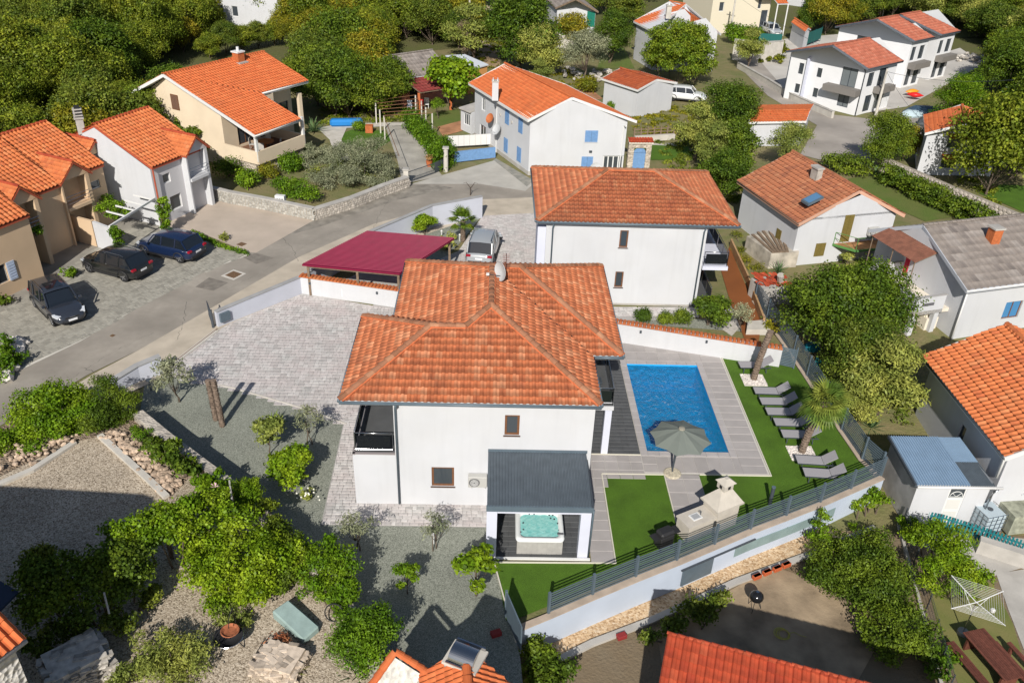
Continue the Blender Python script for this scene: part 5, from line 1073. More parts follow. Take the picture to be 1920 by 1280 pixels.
t,Ws=eaves_house('house','large white house with grey fibre cement roof, brick chimney and walled terrace',tuple((A+C)/2)[:2],[V2(p)for p in F],-.9,ze,zr,[R0,R1_],M_white,T_grey,{0:[(3.3,4.6,.7,1.9)]},40,over=[A,B,C,D],fascia=mat('grey_fascia',(.42,.44,.48),.6),tw=.45,tl=.6,seg=3,h=.02,lift=.02,rpieces=False,gout=M_whiteplastic)
window(t,Ws[0],3.3,4.6,.7,1.9,M_brown,mull=2,gm=mat('blue_glass',(.06,.22,.45),.1,.7));chimney(t,G(1862,447,4.75)-Vector((0,0,.5)),.62,.62,1.2,M_ochbrick,rz=.2,cap=.1)
W=Wall(V2(F[3]),V2(F[0]));LW=W.L
downpipe(t,[W.pt(LW+.05,3.2,.1),W.pt(LW+.05,-.8,.1)],M_whiteplastic)
tb=thing('terrace','white walled upper terrace on pillars in front of the grey roofed house','terrace',tuple(W.pt(3,0,2)))
zt_=1.45;u0,u1,dp=2.6,7.3,2.65;mb=MB();W.box(mb,u0,u1,zt_-.25,zt_,.01,dp);part('floor_slab',mb,M_pale,tb)
pw=.14
for q,(a0,a1,n0,n1)in enumerate(((u0,u1,dp-pw,dp),(u0,u0+pw,0,dp-pw),(u1-pw,u1,.5,dp-pw))):
 mb=MB();W.box(mb,a0,a1,zt_-.25,zt_+.95,n0,n1)if q else W.box(mb,a0,a1,zt_-.25,zt_+.95,n0,n1);o=part('parapet',mb,M_white,tb);mb=MB();W.box(mb,a0-.03,a1+.03,zt_+.953,zt_+1.0,n0-.03,n1+.03);part('parapet_cap',mb,mat('grey_cap',(.38,.37,.36),.8),o)
for k,u_ in enumerate((3.2,4.6,5.8)):
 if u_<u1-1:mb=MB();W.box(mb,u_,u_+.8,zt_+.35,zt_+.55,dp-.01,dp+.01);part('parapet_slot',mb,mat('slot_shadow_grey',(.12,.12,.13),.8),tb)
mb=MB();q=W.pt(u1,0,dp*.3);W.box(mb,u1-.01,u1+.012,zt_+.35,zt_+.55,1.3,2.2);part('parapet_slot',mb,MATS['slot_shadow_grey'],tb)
for a0,n0 in((u1-.4,dp-.4),(u1-.4,.6),(u0+.1,dp-.4),((u0+u1)/2,dp-.4)):mb=MB();W.box(mb,a0,a0+.32,-.9,zt_-.253,n0,n0+.32);part('pillar',mb,M_white,tb)
tb=thing('awning','brown corrugated sheet awning over the terrace door of the grey roofed house','awning',tuple(W.pt(3,3.9,.5)));mb=MB();n=26;ua,ub=1.0,5.2
for i in range(n*2):f0,f1=i/(2*n),(i+1)/(2*n);z0_,z1_=.03*(i%2),.03*((i+1)%2);mb.face(W.pt(ua+(ub-ua)*f0,4.2+z0_,.02),W.pt(ua+(ub-ua)*f1,4.2+z1_,.02),W.pt(ua+(ub-ua)*f1,3.7+z1_,1.6),W.pt(ua+(ub-ua)*f0,3.7+z0_,1.6))
part('sheet',mb,mat('brown_sheet',(.20,.085,.055),.7,noise=(3,.25)),tb,fix=False)
for u_ in(ua+.1,ub-.1,(ua+ub)/2):mb=MB();mb.tube([W.pt(u_,3.68,1.5),W.pt(u_,zt_,1.5)],.035,6);mb.beam(W.pt(u_,4.12,0),W.pt(u_,3.65,1.55),.06,.06);part('bracket',mb,M_wood,tb)
mb=MB()
for k in range(4):a,b=(LW-1.4,LW-1.2);W.box(mb,LW-1.5+.28*k-.9,LW-1.5+.28*(k+1)-.9,-.9,zt_-.28*k,.2,1.1)
single('staircase',mb,M_pale,'pale concrete steps beside the terrace of the grey roofed house','staircase')
mb=MB();W.box(mb,3.4,3.75,zt_+.4,zt_+1.75,.5,.56);single('red_towel',mb,mat('red_cloth',(.50,.02,.05),.9),'red towel hanging under the brown awning','towel')
ze,zr=2.7,4.5;A,B=G(1728.5,667,ze),G(1884.6,858,ze);R0=G(1888,608,zr);u=(B-A).normalized();R1_=R0+(B-A);n_=Vector((-u.y,u.x,0));hw_=(R0-A).dot(n_);C=B+n_*2*hw_+u*((R0-A).dot(u))*2;D=C+(A-B)
F=[A+u*.4+n_*.45,B-u*.35+n_*.45,C-u*.35-n_*.45,D+u*.4-n_*.45]
t,Ws=eaves_house('house','white house with bright orange tile roof at the right edge beside the blue grey shed',tuple((A+C)/2)[:2],[V2(p)for p in F],-1.2,ze,zr,[R0,R1_],M_white,T_orange2,{0:[(3.9,4.4,.7,1.5)],1:[(1.5,3.2,.2,1.4)]},290,over=[A,B,C,D],fascia=M_whiteplastic,tw=.3,tl=.4,seg=5,lift=.07,h=.09,gout=M_anth)
window(t,Ws[0],3.9,4.4,.7,1.5,M_anth);window(t,Ws[1],1.5,3.2,.2,1.4,M_whiteplastic,sill=M_white)
downpipe(t,[Ws[0].pt(Ws[0].L-.1,2.6,.45),Ws[0].pt(Ws[0].L-.1,2.3,.1),Ws[0].pt(Ws[0].L-.1,1.2,.1)],M_whiteplastic,.06)
t=thing('shed','white shed with pale blue corrugated roof and white arched window door','shed',(20.5,29.5,-1.3));z0=-1.3
f_=[G(1708,972,z0),G(1848,990,z0)];s0,s1=Vector((18.62,27.55,0)),Vector((22.35,27.4,0));s2,s3=Vector((22.35,31.0,0)),Vector((18.62,31.1,0))
q0=G(1720,910,1.15);q1=G(1868,912,1.15);q3=G(1668,818,1.45);q2=G(1800,820,1.45)
off=Vector((.12,.1,0));W4=[q0+Vector((.12,.15,0)),q1+Vector((-.12,.15,0)),q2+Vector((-.12,-.1,0)),q3+Vector((.12,-.1,0))]
Ws=walls(t,[V2(p)for p in W4],z0,1.08,M_white,skip=(3,),ops={0:[(1.55,2.35,z0+.1,.95)]});Wd=Ws[0]
mb=MB();Ws[3].surf(mb,z0,1.2);part('wall',mb,mat('bare_render',(.40,.385,.37),.95,noise=(1.5,.2,7)),t,fix=False);mb=MB();[Ws[i].surf(mb,1.08,1.3)for i in(1,2)];part('wall_top',mb,M_white,t,fix=False)
mb=MB();Wd.box(mb,1.5,2.4,z0+.08,1.0,-.06,-.02);d=part('door',mb,M_whiteplastic,t);mb=MB();Wd.box(mb,1.62,2.28,.35,.85,-.02,-.005);part('pane',mb,M_glass,d)
mb=MB();[mb.beam(Wd.pt(1.95,.4,0),Wd.pt(1.95+.3*math.cos(R_(a)),.4+.3*math.sin(R_(a)),0),.025,.02)for a in(0,45,90,135,180)];mb.tube([Wd.pt(1.95+.3*math.cos(R_(a)),.4+.3*math.sin(R_(a)),0)for a in range(0,181,20)],.018,4);part('fanlight_bars',mb,M_whiteplastic,d)
for zz in(-1.05,-.35):mb=MB();Wd.box(mb,1.65,2.25,zz,zz+.55,-.02,-.008);part('door_panel',mb,mat('door_panel_grey',(.62,.61,.58),.6),d)
mb=MB();n=40;mc=mat('blue_grey_sheet',(.22,.32,.44),.4,.5,noise=(2,.06));md_=mat('dark_roof_sheet',(.085,.105,.125))
def sheet(a,b,c,d,n,m,nm,h=.022):
 mb=MB()
 for i in range(n):
  for f0,f1,d0,d1 in((0,.3,0,0),(.3,.5,0,h),(.5,.8,h,h),(.8,1,h,0)):
   x0_,x1_=(i+f0)/n,(i+f1)/n;p,q,r,s=a.lerp(b,x0_),a.lerp(b,x1_),d.lerp(c,x1_),d.lerp(c,x0_);Z0,Z1=Vector((0,0,d0)),Vector((0,0,d1));mb.face(p+Z0,q+Z1,r+Z1,s+Z0)
 return part(nm,mb,m,t,fix=False)
sheet(q0,q0.lerp(q1,.68),q3.lerp(q2,.68),q3,20,mc,'roof_sheet',.06);qm0,qm1,qm2,qm3=q0.lerp(q1,.68),q1,q2,q3.lerp(q2,.68)
sheet(qm0,qm1,qm1.lerp(qm2,.48),qm0.lerp(qm3,.48),14,md_,'dark_roof_sheet');sheet(qm0.lerp(qm3,.48),qm1.lerp(qm2,.48),qm2,qm3,14,mc,'roof_sheet')
slab(t,[[p-Vector((0,0,.01))for p in(q0,q1,q2,q3)]],M_whiteplastic,.08);mb=MB();mb.beam(q3+Vector((-.06,0,0)),q0+Vector((-.06,0,0)),.08,.14);part('verge_trim',mb,M_anth,t);gutter(t,q0+Vector((0,-.06,-.04)),q1+Vector((.3,-.06,-.04)),M_whiteplastic,.06)
downpipe(t,[q1+Vector((.1,-.08,-.08)),q1+Vector((-.05,-.05,-.3)),q1+Vector((-.1,-.02,-.6)),Vector((q1.x-.1,q1.y-.02,-.4))],M_steel)
ib=G(1848,998,z0);t=thing('water_tank','white plastic water tank in a wire cage beside the shed door','tank',tuple(ib));
mb=MB();mb.box((ib.x,ib.y+.3,z0+.65),(1.05,1.0,1.0),rz=.25);part('tank_body',mb,mat('translucent_grey',(.42,.50,.55),.4),t,bevel=.05);mb=MB();mb.box((ib.x,ib.y+.3,z0+.07),(1.1,1.05,.14),rz=.25);part('pallet',mb,M_wood,t)
mb=MB();R=Matrix.Translation((ib.x,ib.y+.3,z0))@Matrix.Rotation(.25,4,'Z')
for zz in(.2,.45,.7,.95,1.18):mb.tube([R@Vector((a*.55,b*.53,zz))for a,b in((-1,-1),(1,-1),(1,1),(-1,1),(-1,-1))],.014,4)
for k in range(5):
 for a,b in((-1+.5*k,-1),(-1+.5*k,1),(-1,-1+.5*k),(1,-1+.5*k)):mb.tube([R@Vector((a*.55,b*.53,.1)),R@Vector((a*.55,b*.53,1.2))],.012,4)
part('cage',mb,M_steel,t);mb=MB();mb.lathe([(.12,0),(.12,.05),(.001,.05)],R@Vector((0,0,1.15)),10);part('lid',mb,M_anth,t)
mb=MB();p=G(1895,985,-1.2);mb.box((p.x+.4,p.y+.3,-.75),(1.8,1.4,1.1),rz=.15);single('concrete_cistern',mb,mat('mossy_concrete',(.30,.31,.24),.95,noise=(3,.4,6)),'mossy square concrete cistern at the right edge beside the water tank','cistern')
ze,zr=3.7,7.0
P0,P1,RL,RR=G(478,254,ze),G(563.5,223.8,ze),G(305.2,139.4,zr),G(495.8,96.7,zr)
nrm=(P1-P0).cross(RL-P0).normalized()
def onp(px,py):
 d=(G(px,py,0)-Vector((0,0,CAMH)));o=Vector((0,0,CAMH));s_=(P0-o).dot(nrm)/d.dot(nrm);return o+d*s_
N1,N2=onp(489.6,174.8),onp(578,151.9);RR=onp(495.8,96.7)
t=thing('house','cream house with big sweeping orange roof and open corner terrace at upper left','house',(P0.x-4,P0.y+4,0));Dk=G(236.5,176.9,4.9);Dk2=Dk+(RR-RL)
main_pl=[P0,P1,N1,RL.lerp(RR,.001),RL];
slab(t,[[P0,P1,N1,RL],[N1,N2,RR,RL],[Dk2,Dk,RL,RR]],M_whiteplastic,.16,drop=.02)
roof_plane(t,[P0,P1,N1,RL],T_orange,170,tw=.3,tl=.4,seg=5,lift=.05,h=.075);roof_plane(t,[N1,N2,RR,RL],T_orange,60,tw=.3,tl=.4,seg=5,lift=.05,h=.075);roof_plane(t,[Dk2,Dk,RL,RR],T_orange,0,tw=.3,tl=.4,seg=3);ridge(t,RL,RR,T_orange)
for p,q in((P0,P1),(N1,N2),(P1,N1)):gutter(t,p-Vector((0,0,.05)),q-Vector((0,0,.05)),M_whiteplastic)
for p,q in((P0,RL),(Dk,RL)):mb=MB();mb.beam(p-Vector((0,0,.1)),q-Vector((0,0,.1)),.08,.24);part('bargeboard',mb,M_whiteplastic,t)
e_=(P1-P0).normalized();e_.z=0;n_=Vector((e_.y,-e_.x,0));wq=-n_
def LP(u,v,z=0):q=P0+e_*u+wq*v;return Vector((q.x,q.y,z))
def zr_at(v):return ze+(zr-ze)*v/((RL-P0).dot(wq))-.2
vR=(RL-P0).dot(wq);vD=(Dk-P0).dot(wq);v1=4.4;ul=.7
W=Wall(V2(LP(ul,vD-.5)),V2(LP(ul,v1)));mb=MB();Lw=W.L;vr_=vD-.5
mb.face(W.pt(0,0),W.pt(Lw,0),W.pt(Lw,zr_at(v1)),W.pt(vr_-vR,zr-.25),W.pt(0,4.85-.1));part('gable_wall',mb,M_beige,t,fix=False)
window(t,W,vr_-vR+.1,vr_-vR+1.0,4.0,5.3,M_brown,n=.05,shutter=('closed',mat('brown_shutter',(.16,.09,.06),.7)));window(t,W,.5,1.0,3.4,4.3,M_brown,n=.05,shutter=('closed',MATS['brown_shutter']))
W=Wall(V2(LP(ul,v1)),V2(LP(7.0,v1)));mb=MB();W.surf(mb,0,zr_at(v1),[(1.6,3.4,1.4,3.6),(4.2,5.6,1.4,3.6)]);part('wall',mb,M_beige,t,fix=False)
for a_,b_ in((1.6,3.4),(4.2,5.6)):window(t,W,a_,b_,1.4,3.6,M_brown,mull=2)
lr=(N1-P0).dot(e_);vN=(N1-P0).dot(wq);lend=(N2-P0).dot(e_)
W=Wall(V2(LP(7.0,v1)),V2(LP(7.0,vN+.6)));mb=MB();W.surf(mb,0,zr_at(v1));part('wall',mb,M_beige,t,fix=False)
W=Wall(V2(LP(7.0,vN+1.6)),V2(LP(lend-.5,vN+1.6)));mb=MB();W.surf(mb,0,zr_at(vN+1.6),[(1.0,3.6,.8,3.2)]);part('wall',mb,M_beige,t,fix=False);window(t,W,1.0,3.6,.8,3.2,M_anth,mull=2)
W=Wall(V2(LP(lend-.5,vN+1.6)),V2(LP(lend-.5,vD-.5)));mb=MB();W.surf(mb,0,4.0);mb.face(W.pt(0,4),W.pt(W.L,4),W.pt(W.L-(vD-vR)+.5,zr-.3));part('wall',mb,M_beige,t,fix=False)
W=Wall(V2(LP(lend-.5,vD-.5)),V2(LP(ul,vD-.5)));mb=MB();W.surf(mb,0,4.7);part('wall',mb,M_beige,t,fix=False)
for p in(LP(lend-.7,vN+.4),LP(lr+.3,vN+.4)):mb=MB();mb.box((p.x,p.y,2.0),(.35,.35,4.0),rz=.9);part('pillar',mb,M_beige,t)
mb=MB();q_=[LP(.45,.45),LP(6.2,.45),LP(6.2,v1),LP(.45,v1)];mb.prism([V2(p)for p in q_],1.0,1.2);part('terrace_floor',mb,mat('brown_tiles',(.20,.10,.06),.7,noise=(4,.2)),t)
for a_,b_ in((q_[0],q_[1]),(q_[3],q_[0]),(q_[1],q_[2])):mb=MB();mb.beam(a_+Vector((0,0,1.55)),b_+Vector((0,0,1.55)),.16,1.1);part('parapet',mb,M_beige,t)
for p in(LP(.5,.5),LP(6.15,.5)):mb=MB();mb.box((p.x,p.y,ze/2+.6),(.22,.22,ze-1.4+.15),rz=1.04);part('pillar',mb,M_whiteplastic,t)
W=Wall(V2(LP(.55,v1)),V2(LP(.55,.6)));mb=MB();W.box(mb,0,W.L,0,1.0,-.3,0);W2=Wall(V2(LP(.55,.6)),V2(LP(6.1,.6)));W2.box(mb,0,W2.L,0,1.0,-.3,0);part('stone_base',mb,mat('pale_stone',(.46,.40,.33)),t)
cp=onp(467,128);cp=RL.lerp(RR,.72)+Vector((.2,-.6,-.5));chimney(t,cp,.75,.75,1.1,M_ochbrick,pots=1,rz=1.0,capm=M_whiteplastic);mb=MB();mb.box((cp.x+.1,cp.y-.1,cp.z+.25),(1.05,1.15,.12),rz=1.0);part('flashing',mb,M_conc,t)
mb=MB();p=LP(3.2,2.2,1.2);mb.lathe([(.75,.72),(.78,.76),(.001,.76)],p,14);mb.tube([p,p+Vector((0,0,.72))],.08,6);single('terrace_table',mb,mat('wood_top',(.38,.15,.05),.6),'round brown table on the corner terrace of the cream house','table')
for k,a_ in enumerate((0,1.6,3.1,4.7)):
 mb=MB();c_=p+Vector((1.15*math.cos(a_),1.15*math.sin(a_),0));mb.box(c_+Vector((0,0,.45)),(.45,.45,.05),rz=a_);mb.box(c_+Vector((.2*math.cos(a_),.2*math.sin(a_),.75)),(.05,.45,.55),rz=a_);[mb.tube([c_+Vector((x*.18,y*.18,0)),c_+Vector((x*.18,y*.18,.45))],.02,4)for x in(-1,1)for y in(-1,1)]
 single('terrace_chair',mb,M_conc,'grey chair around the round table on the cream house terrace','chair',group='chairs on the corner terrace')
t=thing('terraced_house','row of ochre and white terraced houses with orange roofs and dormers at the left edge','house',(-29,55,0));ROW=t
ze,zr=4.5,6.8;e=Vector((.43,.903,0)).normalized();n_=Vector((e.y,-e.x,0))
def unit(aL,aR,wall_m,depth=4.9,dorm=None,zo=0,left=True,right=True,tiles=60,ops=(),front=0):
 """one unit between eave points; returns Walls"""
 L,Rr=aL,aR;n=n_;a=Vector((L.x,L.y,ze+zo));b=Vector((Rr.x,Rr.y,ze+zo));r0,r1=a-n*depth,b-n*depth;r0.z=r1.z=zr+zo;c,d=b-n*depth*2,a-n*depth*2
 slab(t,[[a,b,r1,r0],[c,d,r0,r1]],mat('red_verge',(.42,.09,.045),.7),.14,drop=.02);roof_plane(t,[a,b,r1,r0],T_orange2,tiles,tw=.3,tl=.38,seg=5,lift=.06,h=.11);roof_plane(t,[c,d,r0,r1],T_orange2,0,tw=.3,tl=.36,seg=3,lift=.05);ridge(t,r0,r1,T_red)
 i=.2;A_,B_=a-n*i,b-n*i;W=Wall(V2(A_),V2(B_));mb=MB();W.surf(mb,0,ze+zo-.12,ops);part('wall',mb,wall_m,t,fix=False)
 for o in ops:window(t,W,*o[:4],M_whiteplastic)
 for s,(p,q,r,ok)in enumerate(((B_,c+n*i,r1,right),(d+n*i,A_,r0,left))):
  if not ok:continue
  W2=Wall(V2(p),V2(q));mb=MB();W2.surf(mb,0,ze+zo-.15);mb.face(W2.pt(0,ze+zo-.15),W2.pt(W2.L,ze+zo-.15),W2.pt(W2.L/2,zr+zo-.2));part('wall',mb,M_white if ok==2 else M_pale,t,fix=False)
 return W
def dormer(p,w_,dep,zb,zt,fm,proj=.5,balc=True,col=None,pots=False):
 """gabled dormer facing n_ over a recessed balcony; p = centre of its front on the facade"""
 a=p-e*w_/2+n_*proj;b=p+e*w_/2+n_*proj;k=p+n_*(proj+.25)
 r0=Vector((k.x,k.y,zt));r1=r0-n_*(dep+.25);L0_,L1_=Vector((a.x,a.y,zb))-e*.15+n_*.25,Vector((b.x,b.y,zb))+e*.15+n_*.25
 bl,br=L0_-n_*(dep*.45),L1_-n_*(dep*.45)
 for pl in([bl,L0_,r0,r1],[L1_,br,r1,r0]):slab(t,[pl],MATS['red_verge'],.1,drop=.01,name='dormer_roof');roof_plane(t,pl,T_orange2,12,tw=.28,tl=.3,seg=4,lift=.04)
 ridge(t,r1,r0,T_red)
 W=Wall(V2(a),V2(b));mb=MB();pw_=.28
 W.box(mb,w_-pw_,w_,0,zb+.05,-1.0,0);W.box(mb,0,.12,0,zb+.05,-1.0,0);part('side_wall',mb,fm,t);mb=MB();mb.face(W.pt(0,zb),W.pt(w_,zb),W.pt(w_/2,zt-.1));mb.face(W.pt(w_,zb,-.2),W.pt(0,zb,-.2),W.pt(w_/2,zt-.1,-.2));part('dormer_gable',mb,fm,t,fix=False)
 mb=MB();W.box(mb,.12,w_-pw_,2.5,2.72,-1.0,.12);part('balcony_slab',mb,fm,t)
 mb=MB();W.box(mb,.12,w_-pw_,2.72,zb,-1.05,-1.0);W.box(mb,.12,w_-pw_,0,2.5,-1.05,-1.0);part('recess_wall',mb,fm,t)
 window(t,W,.2,1.1,2.75,zb-.15,M_whiteplastic,n=-.93,gm=mat('pale_glass',(.30,.36,.42),.1,.6));mb=MB();W.box(mb,.25,1.1,.1,2.2,-.99,-.94);part('door',mb,M_whiteplastic,t)
 mb=MB();[mb.tube([W.pt(.12,z_,.08),W.pt(w_-pw_,z_,.08)],.02,5)for z_ in(3.0,3.25,3.5)];part('railing',mb,M_steel,t)
 return W
D0,D1=G(284.4,314.6,ze),G(347,290.6,ze);D1=D0+e*(D1-D0).length
C0_,C1_=G(147,325,ze),G(197,308,ze);B0_,B1_=G(75,362,ze),G(115,345,ze);A0_,A1_=G(-60,445,ze),G(55,402,ze)
Wd_=unit(D0,D0+e*5.2,mat('lilac_white',(.60,.59,.60),.9),left=2,right=2,tiles=110,ops=[(1.0,1.7,2.9,3.6),(1.3,2.4,.7,1.8)])
dormer(D0+e*4.05,2.2,3.0,4.6,5.75,M_white,.35)
mb=MB();mb.tube([D0+n_*.05-Vector((0,0,.2)),Vector((D0.x,D0.y,.1))+n_*.05],.06,6);part('downpipe',mb,MATS['red_verge'],t)
cl=(C1_-C0_).dot(e);C1=C0_+e*cl;unit(C0_-e*2.4,C1,M_sand,left=False,right=1,tiles=80,ops=[(3.1,4.1,2.9,3.5)])
dormer(C0_-e*.9+n_*.1,2.3,3.0,4.6,5.75,M_sand,.55)
dormer(C1+e*.9-n_*1.9,1.9,2.6,4.7,5.7,M_sand,.2)
B0=B0_-e*3.2;
unit(B0,B1_,M_sand,left=False,right=False,tiles=60,ops=());dormer(B0_-e*2.0+n_*.2,2.3,3.2,4.6,5.8,M_sand,.6)
unit(A1_-e*12,A1_,M_sand,left=False,right=1,tiles=60,ops=[(8.6,9.7,.9,2.1)]);Wa=Wall(V2(A1_-e*12-n_*.2),V2(A1_-n_*.2));window(t,Wa,8.6,9.7,.9,2.1,M_whiteplastic,shutter=('open',mat('blue_white_shutter',(.45,.52,.65),.6)))
chp=G(152,240,6.3);chimney(t,chp-Vector((0,0,.4)),.5,.5,1.1,M_conc,rz=.4);
for k in range(3):mb=MB();mb.box((chp.x,chp.y,chp.z+.95+k*.22),(.6,.6,.07),rz=.4);part('chimney_cap',mb,M_conc,t)
mb=MB();mb.box((chp.x,chp.y,chp.z+1.2),(.35,.35,.8),rz=.4);part('chimney_core',mb,M_dark,t)
mb=MB();q0_=G(205,425,2.4);q1_=G(290,372,2.4);mb.beam(q0_,q1_,.12,.14);
for k in range(4):m_=q0_.lerp(q1_,.35+.2*k);mb.beam(m_,m_-n_*1.8,.08,.1)
mb.tube([q0_,Vector((q0_.x,q0_.y,0))],.05,6);mb.tube([q1_,Vector((q1_.x,q1_.y,0))],.05,6);single('pergola',mb,M_whiteplastic,'white timber pergola beams between the ochre and the white terraced houses','pergola')
strip_wall('courtyard_wall','white courtyard wall with flower bed top between the terraced houses',[V2(G(218,475)),V2(G(186,462))],.2,0,1.9,M_white);strip_wall('courtyard_wall','ochre raised planter wall in front of the terraced houses',[V2(G(186,462)-n_*.1),V2(G(186,462)-n_*3.5)],.2,0,1.9,M_sand)
M_sunwhite=mat('sunlit_white_render',(.74,.745,.76),.85,noise=(.5,.04,6))  # white render lightened in colour so the grazing gables look sunlit
def modern(label,a,b,c,rS,ze,zr,base,ops,z0=0,**k):return gpx('house',label,a,b,c,rS,ze,zr,z0,M_sunwhite,T_pink,inset=(.3,.35),ops=ops,fascia=mat('slate_fascia',(.10,.115,.14),.6),tw=.35,tl=.4,seg=3,h=.04,rm=MATS['slate_fascia'],**k)
mg=M_anth
ze,zr=5.2,7.3
A,B=G(1474,96,ze),G(1628,129,ze);u=(G(1690,115,ze)-B).normalized();RS=G(1562,85,zr)
B2_,A2_=B+u*7,A+u*7;t,Ws=eaves_house('house','modern white house with rosy tile roof and grey balcony bands at upper right',tuple((A+B2_)/2)[:2],[V2(p)for p in(B+(A-B).normalized()*.4+u*.4,B2_+(A-B).normalized()*.4-u*.3,A2_-(A-B).normalized()*.4-u*.3,A-(A-B).normalized()*.4+u*.4)],0,ze,zr,[RS,RS+u*7],M_sunwhite,T_pink,{0:[(.8,2.0,3.0,4.5),(2.9,4.6,2.8,4.7),(1.2,2.6,.2,2.0),(3.6,5.0,.2,2.0)],3:[(6.5,8.3,2.8,4.8),(6.7,8.0,.6,2.0),(3.6,4.2,3.1,4.1),(3.6,4.2,.9,1.9),(1.3,1.9,3.0,4.2),(1.3,1.9,.9,1.9)]},0,over=[B,B2_,A2_,A],fascia=mat('slate_fascia',(.10,.115,.14),.6),tw=.35,tl=.42,seg=3,h=.04,rm=MATS['slate_fascia'],rpieces=False,gout=mg)
for o in[(.8,2.0,3.0,4.5),(2.9,4.6,2.8,4.7),(1.2,2.6,.2,2.0),(3.6,5.0,.2,2.0)]:window(t,Ws[0],*o,mg,mull=2)
for o in[(6.5,8.3,2.8,4.8),(6.7,8.0,.6,2.0)]:window(t,Ws[3],*o,mg,mull=2,gm=mat('grey_glass',(.16,.18,.19),.15,.6))
for o in[(3.6,4.2,3.1,4.1),(3.6,4.2,.9,1.9),(1.3,1.9,3.0,4.2),(1.3,1.9,.9,1.9)]:window(t,Ws[3],*o,mg)
m_band=mat('grey_balcony_band',(.20,.185,.17),.85)
mb=MB();Ws[3].box(mb,5.2,Ws[3].L,2.2,2.85,.01,1.2);part('balcony',mb,m_band,t);mb=MB();Ws[0].box(mb,2.4,5.4,2.2,2.85,.01,.9);part('balcony',mb,m_band,t)
mb=MB();Ws[3].box(mb,2.35,2.6,0,5.1,.005,.35);part('wall_fin',mb,M_lilac,t)
for W_ in(Ws[3],):downpipe(t,[W_.pt(W_.L-.05,5.0,.3),W_.pt(W_.L+.02,4.7,.06),W_.pt(W_.L+.02,0,.06)],mg);downpipe(t,[W_.pt(.1,4.6,.06),W_.pt(.1,0,.06)],mg)
for k,(pA,pB,pB2,pR,lab)in enumerate((((1566,50),(1715,77),(1752,61),(1645,36),'modern white house with rosy roof, the middle one of the stepped row at upper right'),((1640,36),(1766,65),(1797,54),(1689,28),'modern white house with rosy roof, farthest of the stepped row at upper right'))):
 zz=.5;A3,B3,R3_=G(*pA,ze+zz),G(*pB,ze+zz),G(*pR,zr+zz);L_=4.6;A3.z=B3.z=ze;o_=None
 fo=[V2(p)for p in(B3+(A3-B3).normalized()*.4+u*.4,B3+u*L_+(A3-B3).normalized()*.4-u*.3,A3+u*L_-(A3-B3).normalized()*.4-u*.3,A3-(A3-B3).normalized()*.4+u*.4)]
 t,Ws=eaves_house('house',lab,tuple((A3+B3)/2)[:2],fo,0,ze+zz,zr+zz,[R3_,R3_+u*L_],M_sunwhite,T_pink,{0:[(.4,1.4,3.2,4.8),(2.2,3.4,3.2,4.8),(.5,1.6,.2,2.2),(2.2,3.5,.2,2.2)],3:[(2.5,5.5,4.6,5.1)]},0,over=[p+Vector((0,0,zz))for p in(B3,B3+u*L_,A3+u*L_,A3)],fascia=MATS['slate_fascia'],tw=.35,tl=.42,seg=3,h=.04,rm=MATS['slate_fascia'],rpieces=False,gout=mg)
 for o in[(.4,1.4,3.2,4.8),(2.2,3.4,3.2,4.8),(.5,1.6,.2,2.2),(2.2,3.5,.2,2.2)]:window(t,Ws[0],*o,mg,mull=2)
 mb=MB();Ws[0].box(mb,.3,Ws[0].L,2.3,3.0,.01,1.0);part('balcony',mb,m_band,t);window(t,Ws[3],2.5,5.5,4.6,5.1,mg,mull=3)
gpx('garage','small white garage with flat rusty orange roof behind the blue shuttered house',(1128,147),(1196,169),(1270,155),(1232,149),3.0,3.65,0,M_white,T_rust,inset=(.25,.25),ops={},fascia=M_whiteplastic,tw=.3,tl=.36,seg=3,h=.03,lift=.02,rpieces=False)
A,B=G(1402,227,2.4),G(1508,226,2.4);t,Ws=gpx('cottage','small white cottage with long orange tile roof beside the curved side road',(1404,229),(1512,227),(1526,196),(1519,207),2.5,2.95,0,M_white,T_orange,inset=(.3,.2),fascia=M_whiteplastic,tw=.3,tl=.36,seg=3,rpieces=False)
t,Ws=gpx('house','tall white house with bright orange roof behind the long stone wall at right',(1732,216),(1735,250),(1888,254),(1812,231),3.9,5.2,0,M_white,T_orange,inset=(.25,.25),ops={1:[(2.0,3.4,2.5,3.4),(2.0,3.4,.6,1.6)]},fascia=M_whiteplastic,tw=.4,tl=.4,seg=3,rpieces=False)
for z_ in(2.5,.6):window(t,Ws[1],2.0,3.4,z_,z_+.9,M_whiteplastic);W=Ws[1];pl=[W.pt(1.8,z_+1.1,.7),W.pt(3.6,z_+1.1,.7),W.pt(3.6,z_+1.35,.02),W.pt(1.8,z_+1.35,.02)];slab(t,[[p-Vector((0,0,.03))for p in pl]],M_wood,.06,name='canopy');roof_plane(t,pl,T_red,6,tw=.25,tl=.3,seg=3)
t,Ws=gpx('house','white house with bright orange roof half hidden behind the large round tree',(1188,40),(1227,60),(1352,64),(1256+30,8),4.7,6.6,0,M_white,T_orange,inset=(.3,.3),fascia=M_whiteplastic,tw=.4,tl=.4,seg=3,rpieces=False,rN=(1256,3))
chimney(t,G(1253,27,6.2)-Vector((0,0,.5)),.6,.6,1.5,M_concl,pots=1)
t,Ws=gpx('house','old white house with grey roof, green shutter and outside stairs at the top',(1020,-6),(1042,15),(1122,22),(1080,-2),5.0,6.6,0,M_white,T_grey,inset=(.3,.3),ops={1:[(4.2,5.3,2.9,4.9)],0:[(2,2.8,.5,1.9)]},fascia=M_wood,tw=.4,tl=.5,seg=3,h=.02,lift=.02,rpieces=False)
